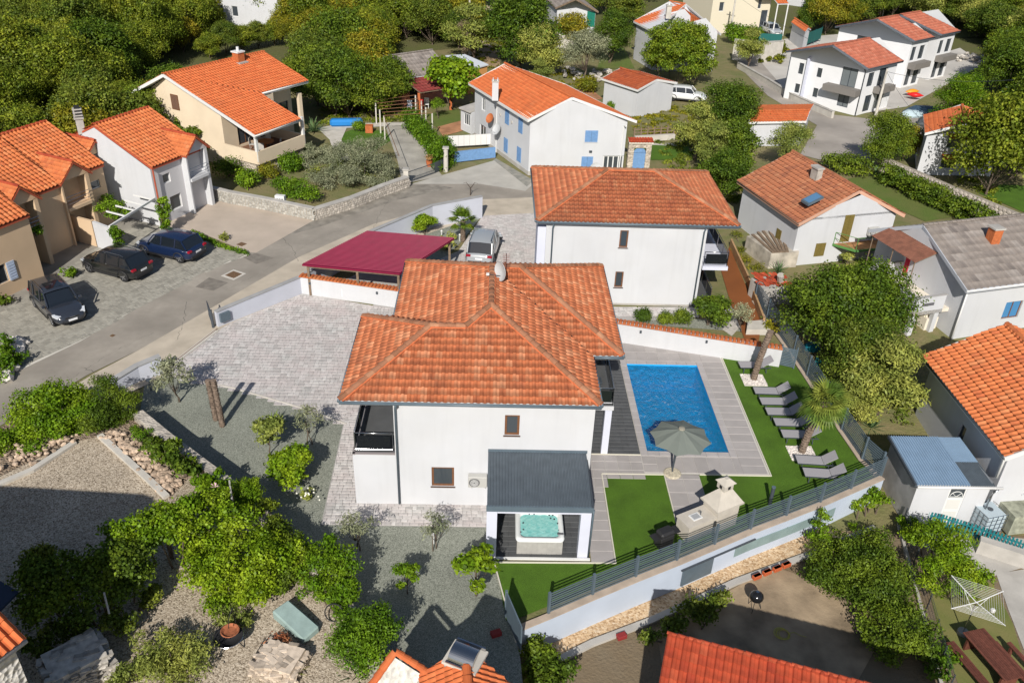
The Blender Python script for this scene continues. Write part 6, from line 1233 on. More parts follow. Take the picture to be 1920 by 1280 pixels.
window(t,Ws[1],4.2,5.3,2.9,4.9,M_whiteplastic,shutter=('closed',mat('deep_green_paint',(.01,.17,.12),.6)));window(t,Ws[0],2,2.8,.5,1.9,M_whiteplastic)
W=Ws[0];mb=MB();W.box(mb,0,W.L,2.3,2.5,.01,1.5);part('balcony_slab',mb,M_conc,t);mb=MB();[mb.tube([W.pt(.2+.7*k,2.5,1.45),W.pt(.2+.7*k,3.4,1.45)],.03,4)for k in range(9)];mb.tube([W.pt(0,3.4,1.45),W.pt(W.L,3.4,1.45)],.04,4);part('railing',mb,M_steel,t)
mb=MB();Wg=Ws[1];[Wg.box(mb,.2+.35*k,.2+.35*(k+1),0,2.4-.24*k,.05,1.2)for k in range(9)];part('staircase',mb,M_concl,t)
t=thing('house','tall cream house with curved grey balconies and small orange porch roof at the top','house',tuple(G(1390,62)));base=[G(1328,64),G(1436,60)];dq=(base[1]-base[0]).normalized();nq=Vector((-dq.y,dq.x,0));cq=base[1]+nq*9;dq2=base[0]+nq*9
M_cream=mat('warm_cream',(.66,.60,.47),.9)
W8=Wall(V2(base[0]),V2(base[1]));Lq=W8.L
Ws=walls(t,[V2(p)for p in(base[0],base[1],cq,dq2)],0,9.5,M_cream,{0:[(Lq*.12,Lq*.2,3.2,4.5),(Lq*.78,Lq*.84,3.4,5.3),(Lq*.86,Lq*.98,.2,3.2),(Lq*.82,Lq*.88,5.8,8.3),(Lq*.93,Lq*.99,5.8,8.3),(Lq*.2,Lq*.33,7.6,8.8)]})
for o in[(.12,.2,3.2,4.5),(.78,.84,3.4,5.3),(.86,.98,.2,3.2),(.82,.88,5.8,8.3),(.93,.99,5.8,8.3),(.2,.33,7.6,8.8)]:window(t,Ws[0],Lq*o[0],Lq*o[1],o[2],o[3],M_whiteplastic)
mb=MB();pts=[(W8.pt(Lq*.66,0,.01))]+[W8.pt(Lq*.66+1.2-1.2*math.cos(R_(a)),0,1.4*math.sin(R_(a))+.02)for a in(30,60,90)]+[W8.pt(Lq,0,1.42),W8.pt(Lq,0,.01)];mb.prism([V2(p)for p in pts],5.2,5.7);part('balcony',mb,mat('grey_balcony',(.36,.35,.32),.8),t)
mb=MB();[mb.tube([p+Vector((0,0,5.7)),p+Vector((0,0,6.6))],.03,4)for p in pts[1:5]];mb.tube([p+Vector((0,0,6.6))for p in pts[1:5]],.035,4);part('railing',mb,M_anth,t)
mb=MB();[W8.box(mb,Lq*a,Lq*a+.25,5.7,9.4,1.0,1.25)for a in(.87,.99)];part('column',mb,M_cream,t)
pr_=[W8.pt(Lq*.92,4.6,3.0),W8.pt(Lq*1.1,4.6,3.0),W8.pt(Lq*1.1,5.4,1.0),W8.pt(Lq*.92,5.4,1.0)];slab(t,[pr_],M_white,.12,name='porch_roof');roof_plane(t,[p+Vector((0,0,.02))for p in pr_],T_orange,0,tw=.4,tl=.4,seg=3)
for p in pr_[:2]:mb=MB();mb.tube([p,Vector((p.x,p.y,0))],.1,6);part('post',mb,M_whiteplastic,t)
gpx('shed','small hut with bright orange tiled roof behind the green screen at the top right',(1484,42),(1510,60),(1521,55),(1516,52),2.6,3.0,0,M_white,T_orange,inset=(.3,.3),fascia=None,tw=.4,tl=.4,seg=3,rpieces=False)
strip_wall('retaining_wall','tall pale concrete retaining wall below the green screened garden',[V2(G(1372,112)),V2(G(1418,118)),V2(G(1462,112))],.3,0,[2.6,2.6,2.4],M_concl,(.1,M_conc))
strip_wall('retaining_wall','long low pale concrete wall beside the curved side road',[V2(G(1383,128)),V2(G(1440,160)),V2(G(1484,188)),V2(G(1560,222))],.3,0,.7,M_concl,(.08,M_conc))
for k,(p,q,lab)in enumerate((((1420,90),(1462,92),'dark green mesh screen above the concrete retaining wall'),((1512,88),(1537,78),'short dark green mesh screen beside the little orange roofed hut'))):
 mb=MB();a,b=G(*p),G(*q);mb.beam(a+Vector((0,0,1.2)),b+Vector((0,0,1.2)),.05,1.6);[mb.tube([a.lerp(b,f),a.lerp(b,f)+Vector((0,0,2.1))],.04,5)for f in(0,.5,1)];single('screen_fence',mb,mat('teal_mesh',(.015,.11,.10),.8),lab,'fence')
ze,zr=3.0,4.6;A,B,R0=G(752,148,ze),G(845,133,ze),G(718,107,zr);R1_=R0+(B-A);u=(B-A).normalized();n_2=Vector((-u.y,u.x,0));D=A+n_2*6.4*2*.5+u*.2;hwv=(R0-A).dot(n_2);D=A+n_2*2*hwv;C=B+n_2*2*hwv
t,Ws=eaves_house('cottage','pink walled cottage with long grey fibre cement roof and red porch',tuple((A+C)/2)[:2],[V2(p)for p in(A+u*.2+n_2*.3,B-u*.2+n_2*.3,C-u*.2-n_2*.3,D+u*.2-n_2*.3)],0,ze,zr,[R0,R1_],mat('salmon_pink',(.62,.24,.18),.9),T_grey,{0:[(1.0,2.0,.1,2.1),(3,4,.9,2)]},0,over=[A,B,C,D],tw=.45,tl=.6,seg=3,h=.02,lift=.02,rpieces=False)
a,b=G(757,150,2.9),G(828,142,2.9);c_,d_=G(845,165,2.3),G(788,174,2.3);pl=[d_,c_,b,a];slab(t,[pl],M_wood,.08,name='porch_roof');roof_plane(t,[p+Vector((0,0,.02))for p in pl],roofmat('dull_red_sheet',(.26,.05,.045),(.30,.07,.06),(.2,.04,.035)),0,tw=.4,tl=.6,seg=3,h=.03)
for p in(d_.lerp(a,.08),c_):mb=MB();mb.box((p.x,p.y,1.1),(.25,.25,2.2));part('post',mb,M_ochbrick,t)
mb=MB();q=G(710,128);mb.box((q.x,q.y,2.8),(.7,.5,5.6));part('chimney',mb,mat('grey_render',(.33,.30,.25),.9,noise=(2,.2)),t)
t=thing('annex','flat white roofed orange annex between the grey roof and the blue shuttered house','annex',tuple(G(880,145)));a,b,c_,d_=G(878,131,2.8),G(916,121,2.8),G(872,102,3.0),G(835,104,3.0)
slab(t,[[a,b,c_,d_]],mat('white_sheet',(.62,.65,.70),.5),.12);w1=[p.lerp((a+b+c_+d_)/4,.06)for p in(a,b,c_,d_)];walls(t,[V2(p)for p in w1],0,2.68,mat('apricot_render',(.62,.30,.10),.9));mb=MB();W=Wall(V2(w1[0]),V2(w1[1]));W.box(mb,1.5,2.3,1.0,1.9,.01,.03);part('window',mb,M_glass,t)
for px,lab,wd,h_ in(((478,50),'long white building with brick patch glimpsed between the trees at the top left',14,5.5),((528,16),'white building end glimpsed behind the trees top left of centre',8,6),((1512,14),'narrow white building behind the trees top right',6,6)):
 p=G(*px);t=thing('house',lab,'house',tuple(p));cs=[(p.x-wd/2,p.y+2),(p.x+wd/2,p.y-3),(p.x+wd/2+3,p.y+6),(p.x-wd/2+3,p.y+11)]
 Ws=walls(t,cs,0,h_,M_white,{0:[(1.5,2.6,1.2,2.6),(4,5,1.2,2.6)]});[window(t,Ws[0],*o,M_whiteplastic)for o in((1.5,2.6,1.2,2.6),(4,5,1.2,2.6))];slab(t,[[(x,y,h_+.1)for x,y in cs]],M_conc,.2)
zt_=3.1;a,b=G(1252,1187,zt_),G(1500,1250,zt_);u=(b-a).normalized();v=Vector((u.y,-u.x,0));b=a+u*11
t=thing('house','red tiled roof of a house cut off by the bottom edge of the frame','house',(a.x+4,a.y-3,-1.45));pl=[a+v*5.5-Vector((0,0,2.0)),b+v*5.5-Vector((0,0,2.0)),b,a]
slab(t,[pl,[b-v*.0+Vector((0,0,.0)),a,a-v*.25-Vector((0,0,.12)),b-v*.25-Vector((0,0,.12))]],M_white,.15,drop=.02);roof_plane(t,pl,T_red,300,tw=.27,tl=.34,seg=6,lift=.06,h=.075)
walls(t,[V2(p)for p in(a+v*5.3+u*.2,b+v*5.3-u*.2,b+v*.05-u*.2,a+v*.05+u*.2)],-1.45,.9,M_white);mb=MB();mb.prism([V2(p)for p in(a+v*2+u*.2,b+v*2-u*.2,b+v*.05-u*.2,a+v*.05+u*.2)],-1.45,2.0);part('wall',mb,M_white,t)
ridge(t,a,b,T_red,r=.06)
t=thing('barbecue_hut','stone barbecue hut with bright orange tiled roofs and curved steel hood at the bottom','hut',(-.6,16.5,0));zA=2.7
ap=G(872,1213,3.8);l=G(788,1262,3.0);r_=G(958,1282,3.0);bk=Vector((0.1,-1,0)).normalized()*3.5
pls=[[l+bk,l,ap,ap+bk],[r_,r_+bk,ap+bk,ap]];slab(t,pls,M_wood,.1,drop=.02);[roof_plane(t,pl,T_orange,60,tw=.2,tl=.3,seg=4,lift=.03)for pl in pls];ridge(t,ap,ap+bk,T_orange)
apL=G(741,1222,3.7);lL=G(697,1285,2.9);rL=G(803,1262,3.0);bk2=Vector((.55,.25,-.02))
mb=MB();f=Vector((0,-.12,-.1));mb.face(lL+f,rL+f,apL+f);mb.face(rL+f,lL+f,Vector((lL.x,lL.y-.12,0)),Vector((rL.x,rL.y-.12,0)));part('gable_wall',mb,mat('white_stone',(.62,.60,.55),.9,noise=(3,.3),bump=(5,1,'voronoi',.1)),t,fix=False)
for p,q in((apL,lL),(apL,rL)):ridge(t,q,apL,T_orange,r=.13,step=.25)
for p in(lL,rL):pass
mb=MB();mb.face(lL+Vector((.25,-.14,-.55)),rL+Vector((-.25,-.14,-.55)),apL+Vector((0,-.14,-.5)));part('relief',mb,M_conc,t,fix=False)
c_=G(872,1232,3.7);m_ms=mat('crazy_stone',(.60,.57,.53),.9,noise=(4,.35),bump=(6,1,'voronoi',.08));R=Matrix.Translation((c_.x,c_.y,.8))@Matrix.Rotation(-.43,4,'Z')
mb=MB();vs=[R@Vector((x,y,z))for z in(1.6,2.85)for x,y in((-.52,-.42),(.52,-.42),(.52,.42),(-.52,.42))];mb.hull(vs[:4],vs[4:]);part('chimney',mb,m_ms,t)
rr=random.Random(11)
for i in range(46):
 f=rr.choice((0,0,1));mb=MB();w_,h_=rr.uniform(.1,.2),rr.uniform(.08,.14)
 if f==0:q=(rr.uniform(-.43,.43),-.425,rr.uniform(1.8,2.75));d=(w_,.03,h_)
 else:q=(.525,rr.uniform(-.35,.35),rr.uniform(1.8,2.75));d=(.03,w_,h_)
 mb.box(q,d);part('stone',MB().add([R@Vector(v)for v in mb.v],mb.f),mat('pale_ashlar',(.58,.55,.50),.9,rnd=.3),t,bevel=.012)
mb=MB();mb.box((0,0,2.9),(1.16,.95,.1));part('chimney_cap',MB().add([R@Vector(v)for v in mb.v],mb.f),M_concl,t)
mb=MB();n=14;vs=[];
for x in(-.42,.42):
 for i in range(n+1):a_=math.pi*(.02+.62*i/n);vs.append(R@Vector((x,-.42*math.cos(a_)+.02,2.95+.34*math.sin(a_))))
mb.add(vs,[(i,i+1,i+n+2,i+n+1)for i in range(n)]+[tuple(range(n+1)),tuple(range(2*n+1,n,-1))]);part('steel_hood',mb,mat('brushed_steel',(.50,.49,.48),.25,.5,metal=1.0),t,fix=True,smooth=False)
mb=MB();mb.beam(R@Vector((-.5,.46,3.0)),R@Vector((.5,.46,3.0)),.05,.14);mb.beam(R@Vector((-.46,-.44,2.98)),R@Vector((.46,-.44,2.98)),.04,.05);part('hood_frame',mb,M_steel,t)
mb=MB();mb.box((-.8,16.0,1.4),(3.0,2.0,2.8));part('wall',mb,m_ms,t)
t=thing('house','stone outbuilding with orange barrel tile roof corner at the lower left edge','house',(-16.5,15,1.2));q0_=G(48,1196,6);q2_=G(0,1232,6);ee=(q2_-q0_);ee.z=0;ee.normalize();apx=Vector((-15.9,18.2,8.0))
pl=[q0_+ee*4.5,q0_,apx,apx+ee*4.5]
slab(t,[pl],M_whiteplastic,.14,drop=.02);roof_plane(t,pl,T_orange,120,tw=.24,tl=.4,seg=6,lift=.06,h=.09);gutter(t,q0_-Vector((0,0,.1)),q0_+ee*4.5-Vector((0,0,.1)),M_conc)
q3_=q0_+Vector((-.35,-.1,0));mb=MB();mb.prism([V2(q3_),V2(q3_+ee*5),(-24,9),(-30,17.8),(-16.1,17.9)],0,5.75);part('wall',mb,m_ms,t)
slab(t,[[apx,(-30,19.0,8.0),(-30,20.2,7.3),(-16.2,19.2,7.4)],[(-30,19,8),apx,apx+ee*4.5,(-30,14,7)]],mat('dark_board',(.12,.09,.07),.8),.14)
# ================================================================ south west yard (higher ground)
YZ=.8
ground('gravel_yard',[(-300,905),(0,893),(140,824),(262,782),(372,862),(460,938),(552,1030),(632,1115),(700,1230),(712,1360),(300,1500),(-300,1400)],YZ,A_whitegravel)
ground('planting_bed',[(-300,905),(-10,897),(132,830),(188,818),(285,903),(318,935),(380,868),(262,782),(150,742),(0,800),(-300,815)],YZ+.01,mat('stony_earth',(.24,.18,.125),.95,noise=(3,.5,8,(.40,.32,.25)),bump=(10,1,'voronoi',.1)))
strip_wall('stone_wall','broad pale stone boundary wall between the cream gravel yard and the dark gravel garden',[V2(G(a,b,1.2))for a,b in((258,772),(310,815),(380,868),(430,905),(505,975),(562,1030),(622,1095),(660,1150),(705,1240),(715,1330))],.5,-.05,1.2,mat('wall_stone',(.42,.38,.33),.95,noise=(1.3,.3,8),bump=(7,.8,'voronoi',.06)))
for pts,lab in((((-30,918),(60,880),(140,828)),'low pale kerb wall on the left side of the cream gravel yard'),(((187,815),(281,900),(312,930)),'low pale kerb wall on the right side of the cream gravel yard')):
 strip_wall('kerb_wall',lab,[V2(G(a,b,YZ+.1))for a,b in pts],.28,YZ-.1,YZ+.14,M_concl)
ground('gravel_lower',[(-100,1500),(-100,1405),(760,1405),(760,1500)],.0,A_whitegravel)
def rubble(name,label,cat,pts,r,n,m,size=(.08,.2),z=YZ,seed=1,group=None,per=220):
 rr=random.Random(seed);P=[G(a,b,z)for a,b in pts];t=thing(name,label,cat,tuple(sum(P,Vector())/len(P)),group);datas=[]
 for k in range(5):mb=MB();mb.ico((0,0,0),1,(1,.75,.55),1,.22,seed*10+k);datas.append(mesh_of(mb,m))
 for i in range(n):
  f=rr.random()*(len(P)-1);k=int(f);p=P[k].lerp(P[k+1],f-k);s_=rr.uniform(*size)
  piece('stone',datas[i%5],t,Matrix.Translation(p+Vector((rr.gauss(0,r*.5),rr.gauss(0,r*.5),rr.uniform(0,.15)*r+s_*.3)))@Matrix.Rotation(rr.uniform(0,6),4,'Z')@Matrix.Rotation(rr.uniform(-.5,.5),4,'X')@Matrix.Scale(s_,4))
 return t
M_rub=mat('tan_rubble',(.46,.35,.26),.95,rnd=.35,noise=(5,.2));M_rubg=mat('grey_rubble',(.42,.39,.35),.95,rnd=.35,noise=(5,.25));M_rubw=mat('white_rock',(.62,.58,.54),.95,rnd=.25,noise=(4,.25))
rubble('rubble_heap','heap of tan rubble stones along the right kerb of the cream gravel yard','stones',((205,815),(250,845),(300,890),(325,915)),.45,230,M_rub,seed=2)
rubble('rubble_heap','tan rubble stones under the bushes on the left kerb of the gravel yard','stones',((30,860),(80,840),(110,815)),.8,170,M_rub,seed=3)
rubble('rock_border','big white rocks around the planted corner beside the shaded car park','stones',((0,715),(20,690),(35,660),(28,640)),.5,46,M_rubw,(.22,.5),z=0,seed=4)
rubble('rubble_heap','scattered grey rocks between olive and garage behind the blue shuttered house','stones',((1135,135),(1115,150),(1060,140)),2.0,40,M_rubg,(.25,.6),z=0,seed=5)
rubble('rubble_heap','dry grey rocks on the slope by the forest edge at upper right','stones',((1800,110),(1850,118),(1890,128)),2.5,60,M_rubg,(.25,.6),z=0,seed=6)
# ================================================================ woods
rr=random.Random(12)
def scatter(poly,dmin,nmax,world=False,seed=0,near=None):
 r_=random.Random(seed);P=[G(a,b)for a,b in poly]if not world else[Vector((a,b,0))for a,b in poly];xs=[p.x for p in P];ys=[p.y for p in P];out=[]
 for _ in range(nmax*400):
  x,y=r_.uniform(min(xs),max(xs)),r_.uniform(min(ys),max(ys))
  if not inpoly(x,y,P):continue
  d=dmin*(1+max(0,y-100)*.006)
  if any((x-a)**2+(y-b)**2<d*d for a,b in out):continue
  out.append((x,y))
  if len(out)>=nmax:break
 return out
mm=[LG['forest'],LG['forest'],LG['forest2'],LG['yellow'],LG['forest'],LG['laurel'],LG['forest2']]
EXC=[G(a,b)for a,b in((418,47),(545,47),(540,100),(425,104))]
TONE=dict(forest='mid green',forest2='dark green',yellow='yellowing',laurel='deep green',willow='grey green',dark='blackish green')
def wood(poly,dmin,nmax,label,group,seed,sc=(.8,1.25),mats=mm,**k):
 for x,y in scatter(poly,dmin,nmax,seed=seed,**k):
  if inpoly(x,y,EXC):continue
  i=rr.randrange(4);s_=rr.uniform(*sc);m_=rr.choice(mats);q=TONE[[a for a in LG if LG[a]==m_][0]];PR['forest%d'%i].place((x,y,-.05),('tall ' if s_>1.1 else 'low ' if s_<.9 else '')+q+' '+label,q+' '+group,scale=(s_*rr.uniform(.9,1.1),s_*rr.uniform(.9,1.1),s_*rr.uniform(.85,1.2)),mat_=m_)
wood([(-90,262),(0,250),(120,228),(200,222),(228,200),(225,165),(300,122),(470,82),(560,90),(590,125),(600,180),(585,228),(610,230),(700,190),(700,140),(690,85),(610,50),(450,30),(-60,30)],3.1,255,'bushy tree in the dense wood at the upper left','trees of the upper left wood',1)
wood([(700,88),(860,92),(872,60),(900,20),(880,0),(640,0),(620,40)],3.6,45,'tree in the wood above the grey roofed pink cottage','trees above the pink cottage',2)
wood([(945,60),(1010,70),(1015,5),(960,0),(935,10)],4.6,14,'tree in the copse beside the dusty lane','trees beside the dusty lane',3,mats=[LG['forest2'],LG['laurel']])
wood([(1130,40),(1180,60),(1185,20),(1240,-5),(1120,-8)],5,14,'tree behind the white house with the green shutter','trees top centre',4,mats=[LG['willow'],LG['forest2'],LG['forest2']])
wood([(1530,70),(1600,62),(1660,30),(1800,55),(1905,110),(1990,160),(2010,40),(1900,-5),(1525,-5)],3.1,130,'tree in the wood at the upper right','trees of the upper right wood',5,mats=[LG['forest'],LG['forest2'],LG['yellow'],LG['forest2'],LG['willow']])
wood([(1870,210),(1960,330),(2010,250),(1990,165),(1880,130)],3.4,40,'tree on the wooded right edge above the walled lawn','trees of the right edge',6,mats=[LG['dark'],LG['forest2'],LG['laurel']])
bl=[]
for x,y in scatter([(-170,165),(120,158),(210,175),(420,330),(-330,330),(-260,150)],7.5,600,world=True,seed=9):bl.append((x,y,rr.uniform(2.5,4),rr.uniform(3.8,5.5),3.2))
o=link('far_woodland',leaf_mesh(bl,95000,.8,LG['forest2'],3,.7,.6),None,(0,0,0));tag(o,'distant green woodland reading as one mass along the very top','woodland',kind='stuff')
for k in range(9):f=k/8;p=RL.lerp(RR,f)+wq*(7.2+k%2);PR['forest%d'%(k%4)].place((p.x,p.y,0),'tree directly behind the back eave of the cream house','trees behind the cream house',scale=rr.uniform(.6,.8),mat_=mm[k%7])
for k in range(13):p=A1_-e*9+e*(2.9*k)-Vector((e.y,-e.x,0))*(12.5+k%2);PR['forest%d'%(k%4)].place((p.x,p.y,0),'tree close behind the ridge of the terraced row','trees behind the terraced row',scale=rr.uniform(.85,1.1),mat_=mm[(k*3)%7])
for k,(a,b)in enumerate(((395,112),(425,103),(455,97),(485,90),(515,86),(545,90),(575,98),(592,116),(250,150),(270,140),(240,172))):PR['forest%d'%(k%4)].place(G(a,b),'tree at the wood edge just beyond the big orange roof','trees at the wood edge',scale=rr.uniform(.5,.62),mat_=mm[(k*2)%7])
def T(key,px,py,s,label,m=None,z=0,group=None,dz=-.05,rz=None):
 return PR[key].place(G(px,py,z)+Vector((0,0,dz)),label,group,scale=s,mat_=LG[m]if m else None,rz=rz)
T('olive',1095,156,(1.5,1.5,1.35),'pale grey green olive tree with forked trunk above the small garage',rz=1)
c_=G(1270,156);r_=random.Random(4);bl=[(c_.x,c_.y+.5,3.6,3.6,3.2)]
for k in range(30):a_,h_=k*2.4,((k+.5)/30);q_=math.sqrt(1-(h_*1.15-.3)**2)if abs(h_*1.15-.3)<1 else.2;bl.append((c_.x+3.1*q_*math.cos(a_),c_.y+.5+3.1*q_*math.sin(a_),1.7+4.6*h_,r_.uniform(1.1,1.5),1.1))
mass('round_tree','very large dense round bright green tree in front of the orange roofed white house','tree',bl,34000,.24,leafmat('leaf_round',(.10,.17,.012),.45,.01,.3,(.19,.25,.02)),.55,77,stems=0,shell=.8,partname='crown')
T('forest1',975,128,(1.6,1.5,1.25),'big dark green tree left of the olive behind the blue shuttered house','laurel')
T('forest0',1010,140,1.0,'medium green tree at the foot of the big dark tree near the house ridge','willow')
T('round0',1143,118,(.95,.95,1.15),'dark compact tree between the olive and the round bright tree','laurel')
T('forest2',1072,88,.9,'yellow green bush tree in front of the house with the green shutter','yellow')
T('fig',845,206,(1.5,1.5,1.55),'open leafy tree with several bare stems in front of the pink cottage','bright')
T('willow',885,118,(1.7,1.7,1.4),'tall grey green tree behind the concrete pole','willow')
T('bare',872,120,(1.2,1.2,1.1),'brown half bare bush with upright stems left of the concrete pole')
for k,(a,b,s_,m_,lab)in enumerate(((612,205,1.1,'laurel','green tree beside the right end of the cream house'),(655,222,1.0,'laurel','leafy tree left of the vine covered pergola'),(700,222,.95,'forest','green tree directly behind the rusty pergola bars'),(735,205,.85,'laurel','green tree hanging over the red chairs of the pink cottage'),(680,175,1.15,'forest','tree between the wood and the salmon pink gable'),(640,160,1.2,'laurel','tall tree at the wood edge right of the big orange roof'))):T('forest%d'%(k%4),a,b,s_,lab,m_)
for k,(key,a,b,s_,m_,lab)in enumerate((('round1',1362,262,(1.1,1.05,1.0),'laurel','large green tree left of the small red roofed cottage'),('willow',1300,300,1.05,'willow','loose grey green tree below the white parked car'),('willow',1335,330,.95,'willow','feathery tree right of the rear villa roof'),('forest3',1372,330,.8,'laurel','green tree above the roof with the skylight'),('olive',1470,322,(1.15,1.15,1.0),'willow','grey olive tree in front of the small cottage with long roof'),('forest0',1352,372,.7,'laurel','dark green bush tree squeezed between rear villa roof and skylight house'),('round0',1648,322,(.8,.8,.95),'laurel','slim green tree at the bend of the side road'),('conifer',1692,302,.68,'yellow','round yellow green tree beside the side road'),('conifer',1790,242,(1.15,1.15,1.1),'bright','bright green pine like tree above the orange roof at right'),('forest1',1848,365,(1.35,1.3,1.25),'forest','big spreading tree casting shade on the white house at right'),('forest2',1905,330,1.0,'forest2','tree at the right edge beside the bright lawn'),('willow',1400,130,1.0,'willow','grey green tree beside the electricity pole'),('forest3',1515,62,.8,'laurel','green tree in the screened garden beside the orange roofed hut'),('forest0',1250+55,22,.9,'laurel','tree left of the tall cream house'))):T(key,a,b,s_,lab,m_)
T('round0',1545,668,(1.15,1.1,1.0),'large dense dark green bay tree just outside the tall fence','laurel',z=-.5)
T('round1',1595,668,(1.05,1.0,1.05),'tallest dense green tree between the pool fence and the walled terrace','laurel',z=-.5)
T('round0',1590,735,(.85,.85,.8),'smaller dark tree below the dense bay tree beside the teal fence','forest2',z=-.7)
T('willow',1640,785,(1.15,1.1,.95),'looser feathery tree with thin branches below the dense bay tree','willow',z=-.9)
T('willow',1590,800,(.8,.8,.6),'sparse young tree at the fence above the yucca','willow',z=-1.0)
T('olive',1630,625,(.75,.75,.8),'pale olive crown showing at the top right of the dense trees',None,z=-.3)
rosette(tuple(G(1632,806,-1.1)),'spiky grey green yucca outside the fence below the feathery tree','yucca','plant',46,.95,LG['agave'],.05,.2)
rosette(tuple(G(1460,512,0)),'spiky yucca beside the little stone oven','yucca','plant',34,.9,LG['agave'],.05,.2)
rosette(tuple(G(1640,330,0)),'pale agave at the corner of the rear lawn','agave','plant',26,1.0,LG['agave'],.09,.2)
T('youngolive',332,757,1.55,'grey green young olive beside the driveway entrance wall',None)
T('young',506,852,(1.25,1.25,1.0),'small round topped tree left of the terracotta villa in the dark gravel','willow')
rosette(tuple(G(512,800,0)),'small dark cycad behind the round topped young tree','cycad','plant',30,.8,LG['cycad'],.06,.3)
T('youngolive2',582,830,1.25,'thin twiggy olive at the edge of the driveway paving',None)
T('fig',550,905,(.62,.62,.52),'bushy bright green fig in the middle of the dark gravel bed','bright')
T('youngolive2',668,1030,(1.3,1.3,1.1),'sparse olive sapling below the villa front wall, left one',None)
T('youngolive2',818,1032,(1.1,1.1,1.15),'sparse olive sapling leaning in front of the villa wall beside the hot tub shelter',None)
T('young2',893,1116,(1.35,1.35,1.05),'bright green lemon tree at the left corner of the hot tub shelter','bright')
T('young2',764,1112,(.8,.8,.7),'low lime green shrub in the shade of the big bush','bright')
T('lowplant',578,932,1.0,'small white flowering rose bush in the dark gravel','willow')
mb=MB();c_=G(578,927,.45);rr=random.Random(5);[mb.ico(c_+Vector((rr.gauss(0,.22),rr.gauss(0,.2),rr.gauss(0,.08))),.045,sub=1)for i in range(16)];single('white_roses',mb,mat('rose_white',(.8,.78,.68),.7),'white blossoms on the small rose bush in the dark gravel','flowers')
for k,(a,b,h_)in enumerate(((417,799,2.55),(405,787,2.2))):palm(tuple(G(a,b)),('taller fibrous palm stump standing in the dark gravel bed, the front one' if k==0 else 'shorter fibrous palm stump standing behind the taller one'),h_+(.1),r0=.13,crown=False,bend=(-.05,0))
palm(tuple(G(1503,848,.0)),'fan palm with full green crown between the grey sun loungers',2.9,bend=(.55,.15),nf=42,L=.85)
palm(tuple(G(1413,712,.0)),'leaning bare palm trunk beside the white pool wall',2.9,bend=(.45,.25),crown=False)
t=palm(tuple(G(868,452,.0)),'short palm with drooping dead fronds in the rear gravel corner by the street wall',1.5,nf=14,L=.8,m=LG['laurel'])
for a,b,lab in((1503,850,'square bed of white stones round the foot of the fan palm'),(1413,713,'square bed of white stones round the foot of the leaning palm trunk')):
 c_=G(a,b);mb=MB();rr=random.Random(a);[mb.ico((c_.x+rr.uniform(-.62,.62),c_.y+rr.uniform(-.55,.55),.045),rr.uniform(.03,.065),(1,1,.6),1,.2,i)for i in range(340)];mb.box((c_.x,c_.y,.02),(1.3,1.16,.02));single('white_pebbles',mb,mat('white_pebble',(.62,.57,.53),.8,rnd=.35),lab,'pebbles',(c_.x,c_.y,.012),group='white stone beds in the lawn')
for k,(key,a,b,s_,lab)in enumerate((('shrub',1207,600,.75,'small citrus tree behind the pool wall, nearest the front villa'),('shrub',1250,607,.7,'yellow green young tree behind the pool wall, second from the left'),('shrub',1275,605,.8,'young tree behind the pool wall, third from the left'),('fig',1328,610,(.72,.72,.55),'largest leafy tree behind the pool wall by the rear villa corner'),('youngolive',1385,622,1.1,'grey olive shrub behind the right part of the pool wall'))):T(key,a,b,s_,lab,'laurel' if k in(0,3)else None)
T('fig',797,440,(.5,.5,.45),'small leafy bush against the grey street wall','bright');T('lowplant',745,436,1.6,'small green plant peeping over the carport roof','bright');T('lowplant',845,450,1.3,'green plant at the foot of the drooping palm');T('lowplant',838,468,1.8,'low plant at the corner of the crimson carport roof')
T('lowplant',1447,625,1.6,'yellowish tuft growing on the corner of the rear garden wall','yellow')
def PB(l,z0=YZ):return[(*G(a,b,z0+h)[:2],z0+h,r,r*(.8))for a,b,h,r in l]
mass('fig_bush','very broad bright fig bush in the middle of the south west yard','bush',PB([(400,1010,.9,.9),(450,1000,1.2,1.0),(500,1010,1.1,.9),(390,1060,.7,.9),(440,1060,1.1,1.1),(495,1060,1.0,1.0),(430,1110,.6,.9),(480,1110,.6,.8),(530,1040,.8,.8),(370,1030,.7,.6)]),20000,.115,LG['bright'],.7,31,stems=YZ)
mass('vine_arbour','large leafed grape vine over a pole arbour crossing the gravel yard','vine',PB([(220,1005,1.9,.7),(265,990,2.0,.8),(310,975,2.0,.8),(350,955,2.0,.75),(390,930,2.0,.7),(300,1010,1.7,.7),(345,1000,1.8,.7),(400,975,1.8,.65),(245,1030,1.6,.7)]),15000,.12,LG['bright'],.8,32,stems=YZ)
mass('vine_arbour','shaded dark part of the grape vine arbour beside the lower left outbuilding','vine',PB([(60,1090,1.9,.8),(110,1075,2.0,.9),(160,1070,2.0,.9),(210,1060,1.9,.9),(260,1050,1.8,.8),(90,1130,1.6,.8),(150,1120,1.7,.9),(210,1105,1.6,.8),(60,1150,1.2,.7),(250,1090,1.4,.7)]),15000,.12,LG['laurel'],.8,33,stems=YZ)
mass('shrub','deep green shrubs filling the strip between the broad fig bush and the boundary wall','shrub',PB([(520,985,.6,.7),(548,1020,.6,.6),(565,1055,.6,.6),(500,950,.6,.5),(545,1085,.5,.6)]),6000,.13,LG['laurel'],.5,70,stems=YZ)
mass('shrub','dark undergrowth below the shaded vine next to the lower left outbuilding','shrub',PB([(110,1180,.6,.7),(170,1190,.5,.6),(230,1160,.6,.6),(75,1210,.6,.6),(60,1045,.6,.7),(280,1120,.4,.5)]),6000,.14,LG['forest2'],.55,71,stems=YZ)
